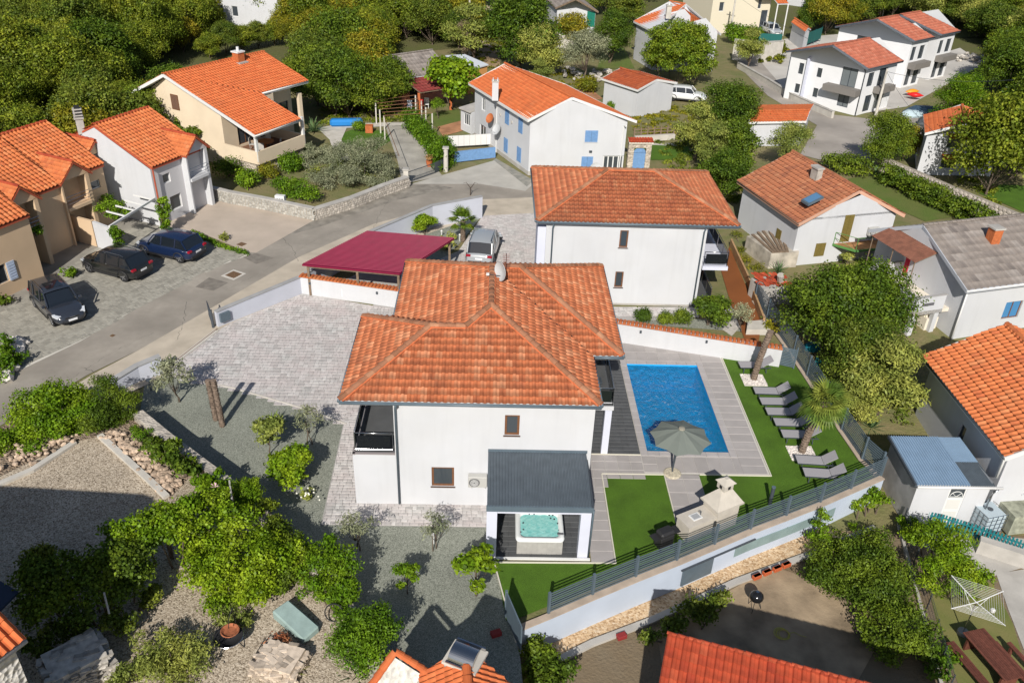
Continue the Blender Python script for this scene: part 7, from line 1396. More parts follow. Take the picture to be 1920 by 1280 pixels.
mass('shrub','small green shrubs in front of the split grey stone stack','shrub',PB([(250,1262,.4,.5),(225,1275,.4,.5),(420,1150,.4,.45),(455,1160,.3,.4)]),3000,.12,LG['willow'],.4,72,stems=YZ)
mass('conifer_shrub','feathery lime green conifer rising above the boundary wall','shrub',PB([(452,915,1.3,.55),(440,930,.9,.55),(470,925,1.0,.6),(455,950,.5,.6),(480,905,1.3,.4)]),5500,.13,LG['bright'],.28,34,stems=YZ)
mass('shrub','bright broad leafed shrub at the bottom of the boundary wall','shrub',PB([(600,1050,1.0,.7),(640,1060,1.0,.7),(585,1090,.7,.6),(630,1100,.8,.7),(660,1085,.8,.6),(610,1020,1.0,.5),(575,1040,.6,.5)]),8000,.12,LG['bright'],.5,35,stems=YZ)
mass('laurel_bush','dense round laurel bush at the bottom beside the barbecue hut','bush',PB([(680,1190,1.0,1.0),(700,1160,1.3,.8),(660,1210,.7,.8),(710,1200,.9,.8),(655,1165,.9,.6),(690,1230,.5,.7)]),12000,.11,LG['hedge'],.45,36,stems=.4)
mass('olive_shrub','grey green spreading shrub at the bottom of the gravel yard','shrub',PB([(320,1230,.6,.8),(350,1210,.7,.6),(290,1250,.5,.7),(370,1240,.5,.6),(320,1195,.7,.5),(270,1210,.5,.4),(340,1270,.3,.7)]),5200,.15,LG['willow'],.28,37,stems=YZ)
mass('shrub','green shrub on top of the boundary wall above the broad fig bush','shrub',PB([(310,850,.7,.6),(335,870,.7,.6),(285,835,.5,.5),(360,880,.6,.45),(325,835,.7,.4)]),2600,.18,LG['laurel'],.6,38,stems=YZ)
mass('shrub','leafy shrub around the coloured pinwheel by the wall','shrub',PB([(395,900,.6,.5),(410,915,.5,.5),(375,905,.5,.45)]),1500,.18,LG['bright'],.6,39,stems=YZ)
mass('fig_bush','big bright leafy fig bush beside the road at the left','bush',PB([(70,760,1.1,1.0),(110,750,1.5,1.1),(60,800,.8,1.0),(110,790,1.1,1.1),(150,760,1.4,1.0),(20,830,.6,.9),(60,830,.5,.9),(120,815,.5,.7),(-20,830,.6,1.0)],.3),26000,.12,LG['bright'],.65,40,stems=.2)
mass('pine_shrub','dark green needle shrub between the fig bush and the driveway wall','shrub',PB([(190,750,1.5,1.0),(225,755,1.2,.9),(200,790,.9,.9),(170,780,1.2,.8),(235,785,.7,.6),(195,720,1.8,.6)],.3),12000,.15,LG['laurel'],.25,41,stems=.2)
mass('ground_shrub','low yellow green shrub between the boundary wall and the rubble','shrub',PB([(270,815,.3,.4),(255,808,.3,.4),(290,825,.25,.35)]),1300,.12,LG['hedge'],.4,42,stems=YZ)
mass('shrub','planted shrubs among the white rocks at the left edge','shrub',PB([(10,660,.6,.7),(25,670,.5,.6),(0,690,.5,.7),(12,640,.8,.5)],0),2600,.16,LG['hedge'],.6,43,stems=0)
mass('dry_shrub','reddish dry shrub beside the stack of pale stones','shrub',PB([(520,1200,.35,.3),(535,1205,.3,.3),(508,1208,.25,.25)]),500,.14,LG['rust'],.3,44,stems=YZ)
mass('shrub','green climber round the old bicycle wheel','shrub',PB([(625,1125,.5,.35),(640,1140,.4,.4),(610,1110,.6,.4),(655,1120,.5,.4)]),1300,.15,LG['hedge'],.5,45,stems=YZ)
rosette(tuple(G(672,1272,.4)),'spiky green yucca at the bottom beside the barbecue hut gable','yucca','plant',40,1.0,LG['agave'],.05,.2)
rosette(tuple(G(555,1262,YZ)),'small grassy tuft in front of the pile of split stone','yucca','plant',30,.5,LG['willow'],.03,.2)
LZ=-1.45
mass('orchard_shrub','large tangled green shrub mass filling the lower right yard','bush',PB([(1560,1040,.8,.8),(1610,1025,.9,.9),(1590,1060,1.0,1.0),(1650,1045,1.1,1.0),(1540,1075,.7,.8),(1640,1090,1.1,1.0),(1680,1080,1.0,.9),(1600,1100,.8,.9),(1660,1140,1.0,1.0),(1700,1150,.9,.9),(1690,1200,.8,.9),(1730,1210,.7,.8),(1530,1045,.6,.5),(1575,1015,.4,.6),(1640,1015,.8,.8),(1620,1130,.9,1.0),(1570,1090,.6,.7),(1665,1105,1.2,1.0),(1700,1180,1.0,.9),(1650,1215,.5,.7),(1640,1180,.5,.7)],LZ),42000,.115,LG['laurel'],.5,51,stems=LZ)
mass('peach_tree','bright long leaved fruit tree behind the wire fence at lower right','tree',PB([(1750,1010,1.6,.8),(1790,1030,1.7,.9),(1760,1060,1.5,.8),(1820,1060,1.4,.8),(1790,1090,1.2,.8),(1840,1090,1.0,.6),(1725,1000,1.4,.6),(1745,1090,1.1,.6)],LZ),9000,.17,LG['bright'],.32,52,stems=LZ)
mass('climber','vine shoots hanging over the retaining wall beside the shed','vine',PB([(1640,925,.9,.4),(1625,940,.7,.4),(1610,950,.6,.3),(1655,935,.7,.4),(1600,985,.2,.25)],-1.2),900,.17,LG['bright'],.45,53,stems=LZ)
mass('climber','green sapling standing in front of the green grey wall band','shrub',PB([(1540,965,1.6,.3),(1538,985,1.2,.35),(1530,1005,.7,.4),(1545,1000,.9,.35)],LZ),900,.17,LG['hedge'],.4,54,stems=LZ)
mass('shrub','leafy shrub at the left foot of the red tiled roof beside the side gate','shrub',PB([(1020,1215,.9,.6),(1000,1240,.8,.7),(1040,1240,.8,.6),(1010,1270,.7,.7),(1050,1265,.6,.6),(985,1262,.7,.5)],LZ),3600,.16,LG['laurel'],.55,55,stems=LZ)
mass('shrub','dark shaded shrub under the retaining wall in the shadow of the red roof','shrub',PB([(1300,1140,.6,.6),(1330,1160,.6,.7),(1270,1165,.5,.6),(1350,1130,.5,.5),(1250,1180,.5,.5),(1215,1195,.5,.5)],LZ),3200,.15,LG['forest2'],.55,56,stems=LZ)
mass('shrub','loose shrub growing along the wire fence beside the brown benches','shrub',PB([(1750,1225,.6,.5),(1765,1250,.6,.5),(1740,1190,.6,.4),(1780,1230,.4,.35)],LZ),1400,.16,LG['hedge'],.5,57,stems=LZ)
mass('shrub','leafy plants along the low wall at the back of the shed yard','shrub',PB([(1690,975,.6,.35),(1700,1000,.5,.35),(1720,985,.5,.35),(1705,960,.5,.3)],LZ),1200,.15,LG['hedge'],.5,58,stems=LZ)
mass('shrub','yellow flowering shrub against the white wall of the grey roofed house','shrub',PB([(1845,600,.8,.7),(1830,605,.6,.5),(1870,605,.5,.5)],-.9),2200,.13,LG['yellow'],.5,59,stems=-.9);mass('shrub','purple tinged shrub above the orange tiled roof at the right edge','shrub',PB([(1905,590,.6,.6),(1925,598,.6,.6)],-.9),1200,.13,LG['willow'],.5,60,stems=-.9)
def HP(*l,z=0):return[G(a,b,z)for a,b in l]
hedge('tall clipped green hedge along the right side of the pergola driveway',HP((768,238),(790,262),(808,285),(828,318)),1.5,1.7,0,1100,.17)
hedge('short dark green hedge with white board fence end behind the blue sliding gate',HP((830,290),(842,312)),1.4,1.7,0,1200,.16,seed=8)
hedge('square trimmed green hedge inside the corner of the street stone wall',HP((528,362),(582,380)),1.5,1.5,0,1500,.14,seed=9)
hedge('long laurel hedge in front of the pale stone wall at right',HP((1664,345),(1720,372),(1790,402),(1845,432)),1.9,1.4,0,1400,.2,m=LG['laurel'],seed=10)
hedge('low green hedge beside the corner of the curved road',HP((1560,318),(1610,330)),2.2,1.5,0,1200,.2,m=LG['laurel'],seed=11)
hedge('clipped hedge above the tall concrete retaining wall',HP((1368,82),(1420,86)),2.0,2.6,0,1600,.25,m=LG['hedge'],seed=12)
mass('ivy_column','green ivy covered pillar between the ochre and white terraced houses','climber',[(*(G(228,488)+Vector((0,0,0)))[:2],.4+.45*k,.42,.4)for k in range(5)],3000,.13,LG['hedge'],.6,61,stems=0)
mass('ivy_column','tall ivy clump at the white terraced house beside the parked blue car','climber',[(*(G(312,440)+Vector((0,.1*k,0)))[:2],.5+.45*k,.35+.04*k,.4)for k in range(5)],2600,.14,LG['hedge'],.6,62,stems=0)
mass('flower_bed','raised green flower bed with white blossoms between the terraced houses','plants',[(*G(a,b,2.0)[:2],2.0,r,r*.7)for a,b,r in((185,395,.6),(205,385,.7),(225,390,.7),(195,375,.6),(235,400,.5),(210,405,.5))],3600,.14,LG['hedge'],.6,63,stems=1.6)
mass('magnolia','glossy leafed tree between the white terraced house and the cream house','tree',[(*G(a,b,h)[:2],h,r,r*.8)for a,b,h,r in((300,205,3.2,.8),(325,215,3.0,.8),(345,235,2.6,.9),(365,250,2.3,.8),(375,275,1.8,.7),(310,225,2.4,.8))],3400,.3,LG['laurel'],.45,64,stems=0)
T('lowplant',130,520,1.5,'low green plant at the foot of the ochre house wall','hedge');T('lowplant',68,412+30,1.4,'green plants in the balcony box of the ochre house','bright',z=2.7);T('lowplant',12,572,1.5,'low plant beneath the window with open shutters','laurel')
hedge('thin green plant strip along the edge of the pink forecourt',HP((360,438),(410,462),(462,478)),.35,.3,0,260,.12,seed=13)
T('lowplant',420,452,1.2,'small isolated plant on the edge of the pink forecourt','willow')
mass('olive_grove','wide silvery olive shrub behind the street stone wall','bush',PB([(600,318,1.2,1.2),(640,305,1.7,1.5),(685,300,1.8,1.5),(722,312,1.4,1.2),(640,282,1.9,1.4),(690,278,1.9,1.4),(610,340,.7,1.0),(660,335,.9,1.2),(705,335,.8,1.1)],0),24000,.17,LG['olive'],.28,65,stems=0)
mass('olive_bush','smaller silvery olive bush between the cream house and the silvery olive shrub','bush',PB([(590,285,.9,.9),(575,295,.8,.8),(610,290,.7,.8)],0),4500,.2,LG['olive'],.28,66,stems=0)
rosette(tuple(G(588,248)),'big green yucca in front of the cream house terrace','yucca','plant',44,1.6,LG['agave'],.09,.25)
T('shrub',470,350,1.3,'round shrub below the cream house terrace','hedge');T('shrub',505,335,1.1,'yellow green shrub right of the round shrub below the cream house','yellow');T('shrubd',430,330,1.5,'dark shrub beside the stone street wall','laurel');T('shrub',545,320,1.4,'low wide shrub behind the white meter box wall','hedge');T('shrubd',673,245,1.0,'round clipped ball bush on the small lawn','hedge')
T('youngolive',820,222,1.2,'small shrub on the lawn right of the driveway hedge','hedge');T('shrub',1035,212,1.3,'yellow green shrub in the rock garden left of the small garage','yellow');T('shrub',1105,172,1.6,'yellow green shrub left of the small garage roof','yellow');T('shrub',1145,205,.8,'low green tuft at the foot of the small garage','hedge')
T('willow',1010,160+10,.7,'thin reedy grey plant above the orange ridge','willow')
mass('creeper','ivy hanging over the tall concrete wall below the green screen','climber',PB([(1465,85,1.2,.8),(1466,98,.8,.8),(1464,112,.5,.8),(1440,112,.3,.5),(1425,114,.3,.5)],0),2200,.25,LG['yellow'],.6,67,stems=0)
mass('climber','brown and green climber below the green metal balcony','climber',PB([(1592,480,1.2,.5),(1600,500,.8,.5),(1585,460,1.5,.4)],-.4),1300,.16,LG['willow'],.5,68,stems=-.4)
mass('shrub','weedy grass and shrubs between the brown deck and the concrete box','shrub',PB([(1385,470,.15,.5),(1400,490,.15,.6),(1420,505,.15,.6),(1380,440,.15,.4)],0),1600,.18,LG['yellow'],.2,69,stems=0)
ground('neighbour_lawn',[(1590,335),(1655,325),(1700,365),(1800,405),(1735,415),(1690,395),(1640,372),(1600,350)],.01,A_grass)
ground('neighbour_lawn',[(1835,362),(1925,400),(1990,400),(1960,350),(1860,345)],.012,A_turf)
ground('neighbour_lawn',[(615,260),(660,243),(720,245),(735,262),(690,290),(640,285)],.01,A_turf);ground('neighbour_lawn',[(790,215),(860,205),(870,245),(820,240)],.008,A_grass);ground('neighbour_lawn',[(1180,300),(1300,300),(1290,275),(1190,270)],.008,A_turf);ground('neighbour_lawn',[(1120,130),(1190,128),(1170,90),(1130,85)],.008,A_grass)
ground('bare_earth',[(820,238),(870,225),(885,240),(830,256)],.014,mat('red_earth',(.38,.19,.10),.95,noise=(1,.3,8)));ground('bare_earth',[(960,175),(1060,200),(1130,185),(1100,160),(1040,185)],.006,mat('red_earth',(.38,.19,.10)));ground('bare_earth',[(875,130),(940,125),(930,90),(880,85)],.006,mat('tan_earth',(.34,.24,.14),.95,noise=(1,.4,8)))
ground('concrete_drive',[(722,235),(770,235),(790,255),(805,300),(830,330),(755,345),(745,300)],.012,mat('drive_concrete',(.36,.34,.30),.93,noise=(.6,.2,8)))
ground('garden_path',[(595,240),(640,232),(800,228),(800,234),(650,240),(640,262),(660,300),(630,300),(618,262)],.011,M_concl)
ground('yard_soil',[(1380,1100),(1450,1060),(1560,1100),(1650,1200),(1600,1290),(1250,1290),(1230,1180)],-1.44,mat('beige_earth',(.31,.235,.155),.95,noise=(.9,.4,8),bump=(10,.5)))
ground('drying_lawn',[(1740,1100),(1860,1090),(1900,1170),(1935,1290),(1800,1290),(1765,1200)],-1.435,mat('parched_lawn',(.22,.19,.075),.95,noise=(.8,.8,8,(.11,.15,.03)),bump=(30,.5)));ground('yard_path',[(1868,1075),(1890,1140),(1925,1230),(1960,1230),(1960,1060)],-1.43,M_conc);ground('shed_yard',[(1690,985),(1930,1010),(1930,1060),(1860,1080),(1700,1010)],-1.435,M_conc)
ground('dry_yard',[(1560,840),(1680,860),(1700,770),(1640,740),(1570,770)],-1.25,mat('parched_lawn',(.22,.19,.075)));
for pts,n,lab,sz,m_,z in((((1180,200),(1300,200),(1310,260),(1190,250)),1500,'dry grass tufts on the field right of the blue shuttered house',.25,'yellow',0),(((600,235),(760,230),(760,200),(600,205)),1200,'rough grass and weeds under the trees of the left garden',.25,'forest',0),(((420,300),(740,350),(720,290),(430,270)),2500,'weeds and ground cover in the stone walled garden',.22,'willow',0),(((1230,250),(1400,250),(1400,380),(1350,400),(1240,300)),2600,'undergrowth below the trees right of the rear villa',.28,'forest2',0),(((1440,560),(1500,640),(1700,800),(1720,700),(1600,560)),2500,'undergrowth outside the tall fence beneath the big trees',.22,'forest2',-.8),(((1060,130),(1130,150),(1000,200),(960,160)),1500,'weeds in the rock garden behind the blue shuttered house',.25,'yellow',0),(((1700,260),(1800,240),(1900,420),(1840,380),(1740,290)),1200,'weeds behind the long stone wall',.25,'forest',0),(((880,70),(930,60),(960,100),(930,130),(880,130)),900,'dry weeds beside the dusty lane',.3,'yellow',0)):
 P=[G(a,b,z)for a,b in pts];r_=random.Random(n);bl=[]
 xs,ys=[p.x for p in P],[p.y for p in P]
 while len(bl)<n//12:
  x,y=r_.uniform(min(xs),max(xs)),r_.uniform(min(ys),max(ys))
  if inpoly(x,y,P):bl.append((x,y,z+.06,r_.uniform(.2,.7),.16))
 o=link('ground_cover',leaf_mesh(bl,n*3,sz,LG[m_],n,.35,.1,minz=z),None,(0,0,0));tag(o,lab,'ground cover',kind='stuff')
# ================================================================ cars
M_tyre=mat('tyre_rubber',(.02,.02,.022),.9);M_rim=mat('alloy_rim',(.40,.41,.43),.3,.5,metal=.8);M_cglass=mat('car_glass',(.012,.016,.022),.04,.9);M_cplast=mat('car_plastic',(.025,.025,.027),.6)
M_head=mat('headlamp_glass',(.55,.58,.62),.1,.8);M_tail=mat('tail_lamp_red',(.30,.006,.02),.2,.6);M_plate=mat('number_plate',(.75,.76,.78),.5)
def loft(mb,secs):
 """secs: list of rings of equal length"""
 n=len(secs[0]);o=len(mb.v)
 for s in secs:mb.v+=[tuple(p)for p in s]
 mb.f+=[(o+i*n+j,o+i*n+(j+1)%n,o+(i+1)*n+(j+1)%n,o+(i+1)*n+j)for i in range(len(secs)-1)for j in range(n)]
 mb.f+=[tuple(range(o+n-1,o-1,-1)),tuple(range(o+(len(secs)-1)*n,o+len(secs)*n))]
def car(name,label,loc,rz,paint,kind='suv',rails=True,sun_roof=False,group=None):
 t=thing(name,label,'car',(0,0,0),group);L,Wd,H=(4.45,1.82,1.62)if kind=='suv' else(4.3,1.78,1.5)
 if kind=='mpv':L,Wd,H=4.45,1.8,1.68
 hw=Wd/2
 st=[(-L/2,.70,.42,.72),(-L/2+.06,.80,.30,.90),(-L/2+.25,hw-.03,.24,.99),(-L/2+.8,hw,.22,1.01),(-.5,hw,.22,.99),(.45,hw,.22,.96),(L/2-1.15,hw,.22,.95),(L/2-.6,hw-.03,.22,.88),(L/2-.22,hw-.12,.25,.78),(L/2-.04,hw-.28,.33,.64),(L/2,.52,.40,.58)]
 secs=[]
 for x,w_,b,zt in st:secs.append([(x,-w_*.93,b),(x,w_*.93,b),(x,w_,b+.14),(x,w_,b+(zt-b)*.62),(x,w_*.96,zt-.05),(x,w_*.86,zt+.012),(x,0,zt+.045),(x,-w_*.86,zt+.012),(x,-w_*.96,zt-.05),(x,-w_,b+(zt-b)*.62),(x,-w_,b+.14)])
 mb=MB();loft(mb,secs);o=part('body',mb,paint,t,smooth=True);sub=o.modifiers.new('bev','SUBSURF');sub.levels=1;sub.render_levels=1
 xr,xf=-L/2+.22,L/2-1.22
 gs=[(xr,.76,.95,.98),(xr+.38,.74,.94,H-.10),(xr+.7,.70,.94,H-.02),(-.25,.68,.94,H),(.35,.68,.94,H-.03),(xf-.15,.74,.94,.99+.06),(xf+.05,.76,.93,.95)]
 secs=[[(x,-.82,b),(x,.82,b),(x,w_,zt-.03),(x,w_*.8,zt),(x,-w_*.8,zt),(x,-w_,zt-.03)]for x,w_,b,zt in gs]
 mb=MB();loft(mb,secs);o2=part('windows',mb,M_cglass,t,smooth=False)
 mb=MB();rs=[(xr+.34,.74,H-.10),(xr+.7,.72,H-.015),(-.25,.70,H+.008),(.3,.70,H-.015),(.52,.70,H-.075)]
 mb.v=[];n=5
 for x,w_,z in rs:mb.v+=[(x,-w_-.015,z-.06),(x,-w_*.86,z),(x,0,z+.02),(x,w_*.86,z),(x,w_+.015,z-.06)]
 mb.f=[(i*n+j,i*n+j+1,(i+1)*n+j+1,(i+1)*n+j)for i in range(4)for j in range(4)]
 rp=part('roof',mb,paint,t,smooth=True)
 if sun_roof:mb=MB();mb.face((-.55,-.42,H+.03),(.3,-.42,H+.012),(.3,.42,H+.012),(-.55,.42,H+.03));part('sunroof',mb,M_cglass,rp)
 for s in(-1,1):
  for(x0,z0,x1,z1,y0,y1)in((xf+.02,.97,.5,H-.07,.80,.71),(xr+.02,.97,xr+.36,H-.10,.79,.75),(-L/2+1.15,.97,-L/2+1.05,H-.05,.835,.72),(-.02,.97,-.1,H-.03,.835,.70)):mb=MB();mb.beam((x0,s*y0,z0),(x1,s*y1,z1),.06,.06);part('pillar',mb,paint,t)
 if rails:
  for s in(-1,1):mb=MB();mb.tube([(xr+.5,s*.66,H-.02),(xr+.7,s*.66,H+.05),(.1,s*.66,H+.06),(.35,s*.66,H-.01)],.02,5);part('roof_rail',mb,M_steel,t)
 for x in(-L/2+.85,L/2-.85):
  for s in(-1,1):
   wh=MB();R=Matrix.Translation((x,s*(hw-.12),.34))@Matrix.Rotation(R_(90),4,'X')
   m2=MB();m2.lathe([(.001,-.1),(.30,-.1),(.34,-.07),(.34,.07),(.30,.1),(.21,.1),(.21,.085)],n=20);wh.add([R@Vector(v)for v in m2.v],m2.f);w_=part('wheel',wh,M_tyre,t)
   m2=MB();m2.lathe([(.215,-.06),(.215,.095 if s<0 else.06),(.19,.07)],n=16)
   for k in range(5):a=k*1.257;m2.beam((0,0,-s*.09),(.2*math.cos(a),.2*math.sin(a),-s*.09),.06,.03)
   m2.lathe([(.05,-s*.1),(.001,-s*.1)],n=8);wh=MB();wh.add([R@Vector(v)for v in m2.v],m2.f);part('rim',wh,M_rim,w_)
   ar=MB();pts=[(x+.40*math.cos(R_(a)),s*(hw+.004),.34+.40*math.sin(R_(a)))for a in range(0,181,20)];ar.tube(pts,.035,5);part('wheel_arch',ar,M_cplast,t)
 for s in(-1,1):
  mb=MB();mb.box((0,s*(hw+.005),.3),(1.9,.03,.14));part('sill',mb,M_cplast,t)
  mb=MB();mb.box((xf-.12,s*(hw+.07),1.02),(.16,.2,.13));part('mirror',mb,paint,t,bevel=.03)
  mb=MB();mb.hull([(L/2-.50,s*.62,.70),(L/2-.16,s*.50,.66),(L/2-.16,s*.74,.66),(L/2-.50,s*.86,.70)][::s],[(L/2-.52,s*.62,.83),(L/2-.20,s*.50,.77),(L/2-.20,s*.76,.77),(L/2-.52,s*.87,.84)][::s]);part('headlight',mb,M_head,t)
  mb=MB();mb.box((-L/2+.09,s*.68,.86),(.18,.30,.13));part('tail_light',mb,M_tail,t,bevel=.02)
 mb=MB();mb.box((L/2-.04,0,.60),(.06,.74,.12));mb.box((L/2-.07,0,.42),(.1,1.1,.14));part('grille',mb,M_cplast,t);mb=MB();mb.box((L/2,0,.67),(.03,.3,.025));part('chrome_bar',mb,M_steel,t)
 mb=MB();mb.box((-L/2+.02,0,.42),(.1,1.4,.2));part('rear_bumper',mb,M_cplast,t,bevel=.03)
 for x in(L/2+.015,-L/2-.015):mb=MB();mb.box((x,0,.5 if x>0 else.70),(.02,.46,.11));part('number_plate',mb,M_plate,t)
 t.location=loc;t.rotation_euler=(0,0,rz);t.scale=(1.07,)*3
 return t
p_black=mat('paint_black',(.012,.013,.014),.25,.5,coat=1);p_blue=mat('paint_dark_blue',(.008,.018,.055),.25,.5,coat=1);p_navy=mat('paint_grey_blue',(.028,.033,.045),.25,.5,coat=1);p_white=mat('paint_white',(.72,.73,.74),.3,.5,coat=1);p_silver=mat('paint_silver',(.33,.35,.37),.3,.5,coat=1)
def aim(a,b):d=G(*b)-G(*a);return math.atan2(d.y,d.x)
ca,cb=G(82,562),G(142,612);car('parked_car','dark grey family car facing the road, leftmost of the three parked cars',(ca+cb)/2+Vector((0,.1,0)),aim((78,558),(138,618)),p_navy,'mpv',True,True)
car('parked_car','black sport utility car parked tail out in the middle of the three cars',(G(178,505)+G(258,522))/2+Vector((0,.3,0)),aim((262,524),(172,500)),p_black,'suv',True)
car('parked_car','dark blue sport utility car parked beside the tall ivy clump, rightmost of the three',(G(275,472)+G(365,488))/2+Vector((0,.3,0)),aim((365,490),(270,468)),p_blue,'suv',False)
car('parked_van','light silver van parked behind the villa roof with its rear window towards us',G(907,487)+Vector((0,.9,0)),R_(82),p_silver,'mpv',True)
car('parked_car','white car half hidden behind the small white garage',G(1275,188)+Vector((.6,0,0)),R_(-15),p_white,'car',False)
car('parked_car','small silver car under the curved balcony of the tall cream house',G(1444,64),R_(-80),p_silver,'car',False)
mb=MB();c_=G(1215,152);
# ================================================================ pool furniture
M_lounge=mat('grey_textilene',(.33,.32,.335),.8,bump=(60,.2))
def lounger(root_loc,rz,label,back=38,group='sun loungers on the pool lawn'):
 if 'lo' not in LP_:
  t=thing('sun_lounger',label,'sun lounger',(0,0,0),group);LP_['lo']=t
  mb=MB();mb.box((.62,0,.36),(1.24,.62,.025));part('seat',mb,M_lounge,t,bevel=.008)
  mb=MB();a=R_(back);mb.hull([(1.26,-.31,.35),(1.26+.72*math.cos(a),-.31,.35+.72*math.sin(a)),(1.26+.72*math.cos(a),.31,.35+.72*math.sin(a)),(1.26,.31,.35)],[(1.25,-.31,.375),(1.24+.72*math.cos(a),-.31,.375+.72*math.sin(a)),(1.24+.72*math.cos(a),.31,.375+.72*math.sin(a)),(1.25,.31,.375)]);part('backrest',mb,M_lounge,t)
  mb=MB();[mb.beam((0,s*.33,.345),(1.75,s*.33,.345),.035,.045)for s in(-1,1)];mb.beam((.01,-.33,.345),(.01,.33,.345),.035,.04);part('frame',mb,M_anth,t)
  for x in(.22,1.45):
   for s in(-1,1):mb=MB();mb.beam((x,s*.33,.34),(x+(.05 if x>1 else-.02),s*.33,0),.035,.045);part('leg',mb,M_anth,t)
  mb=MB();mb.tube([(1.7,-.3,.3),(1.7,.3,.3)],.015,5);mb.tube([(1.5,0,.33),(1.7,0,.62)],.015,5);part('support',mb,M_anth,t)
  o=t;CH[t]=[c for c in list(ORG)if c.parent==t]
 else:o=copy_tree(LP_['lo'])
 o.location=root_loc;o.rotation_euler=(0,0,rz);o['label']=label;return o
LP_={}
for k,(a,b,c,d,lab)in enumerate(((1386,684,1432,682,'sun lounger against the white wall behind the leaning palm trunk'),(1414,732,1460,733,'sun lounger directly in front of the leaning palm trunk, second from the far end'),(1426,752,1475,751,'third sun lounger from the far end, its head in the palm shadow'),(1437,771,1486,771,'fourth sun lounger from the far end, left of the palm crown'),(1452,791,1500,792,'fifth sun lounger from the far end, backrest beside the palm trunk top'),(1466,813,1515,815,'sun lounger behind the foot of the fan palm trunk'),(1493,861,1545,866,'sun lounger just in front of the white stone bed of the fan palm'),(1507,885,1560,891,'sun lounger nearest to the slat fence corner'))):
 p,q=G(a,b,.36),G(c,d,.36);p.z=.03;dr=q-p;lounger(p,math.atan2(dr.y,dr.x)*.4-.02,lab)
c_=G(1278,806,2.55);bs=G(1260,887,0);t=thing('parasol','open grey green octagonal parasol over the pool edge with dark pole','parasol',tuple(bs));m_par=mat('sage_canvas',(.165,.185,.165),.9,bump=(80,.1));hub=Vector((c_.x,c_.y,2.62));rim=[]
for k in range(8):a=R_(22.5+45*k+6);rim.append(Vector((hub.x+1.42*math.cos(a),hub.y+1.42*math.sin(a),2.12)))
for k in range(8):p,q=rim[k],rim[(k+1)%8];m_=(p+q)/2;m_=m_.lerp(hub,.06)+Vector((0,0,-.02));mb=MB();h0=hub.lerp(p,.12),hub.lerp(q,.12);mid0,mid1=p.lerp(hub,.5)+Vector((0,0,.03)),q.lerp(hub,.5)+Vector((0,0,.03));mm_=(mid0+mid1)/2-Vector((0,0,.03));mb.face(hub,mid0,mm_);mb.face(hub,mm_,mid1);mb.face(mid0,p,m_,mm_);mb.face(mm_,m_,q,mid1);part('canopy_panel',mb,m_par,t,fix=False)
for k in range(8):mb=MB();mb.tube([hub-Vector((0,0,.05)),rim[k].lerp(hub,.5)+Vector((0,0,-.0)),rim[k]-Vector((0,0,.02))],.014,4);part('rib',mb,M_anth,t)
mb=MB();mb.lathe([(.16,.0),(.14,.06),(.001,.09)],hub+Vector((0,0,.0)),10);part('vent_cap',mb,mat('tan_canvas',(.28,.26,.21),.9),t)
b2=Vector((bs.x,bs.y,0));mb=MB();mb.tube([b2+Vector((0,0,.05)),b2+Vector((-.03,.05,2.0))],.035,7);mb.tube([b2+Vector((0,0,.1)),hub-Vector((0,0,.1))],.028,6);part('pole',mb,M_anth,t);mb=MB();mb.lathe([(.001,.0),(.42,.0),(.42,.05),(.36,.09),(.001,.1)],b2+Vector((0,-.05,.02)),20);part('base',mb,mat('beige_stone_base',(.48,.43,.33),.8,noise=(12,.3)),t)
t=thing('barbecue','pale stone garden barbecue with tapered hood and chimney beside the slat fence','barbecue',tuple(G(1345,985)));dx=(FENCE[6]-FENCE[5]).normalized();dy=Vector((-dx.y,dx.x,0));o=G(1338,1004)+dy*.12;M_bbq=mat('cream_cast_stone',(.50,.46,.40),.85,noise=(3,.08,6),bump=(25,.15))
def BP(u,v,z):return o+dx*u+dy*v+Vector((0,0,z))
def bq(mb,u0,u1,v0,v1,z0,z1,tp=0):mb.hull([BP(u0,v0,z0),BP(u1,v0,z0),BP(u1,v1,z0),BP(u0,v1,z0)],[BP(u0+tp,v0+tp,z1),BP(u1-tp,v0+tp,z1),BP(u1-tp,v1-tp,z1),BP(u0+tp,v1-tp,z1)])
mb=MB();bq(mb,.15,1.35,.0,.95,.02,1.2);part('body',mb,M_bbq,t);mb=MB();bq(mb,.0,1.5,-.1,1.05,1.2,1.28);part('mantel',mb,M_bbq,t)
mb=MB();bq(mb,.02,1.48,-.08,1.03,1.281,1.95,.46);part('hood',mb,M_bbq,t);mb=MB();bq(mb,.5,1.0,.25,.72,1.951,2.3);c2=part('chimney',mb,M_bbq,t)
for u,v in((.77,.24),(.49,.48)):mb=MB();(bq(mb,u-.07,u+.07,v,v+.02,2.02,2.18)if v<.3 else bq(mb,u-.005,u+.015,v-.07,v+.07,2.02,2.18));part('smoke_opening',mb,M_dark,c2)
mb=MB();mb.hull([BP(.42,.17,2.301),BP(1.08,.17,2.301),BP(1.08,.8,2.301),BP(.42,.8,2.301)],[BP(.66,.4,2.5),BP(.84,.4,2.5),BP(.84,.56,2.5),BP(.66,.56,2.5)]);part('chimney_cap',mb,M_bbq,c2)
mb=MB();bq(mb,-1.35,.149,.05,.85,.02,.86);part('side_counter',mb,M_bbq,t);mb=MB();bq(mb,-1.4,.12,.0,.9,.861,.92);part('worktop',mb,M_bbq,t)
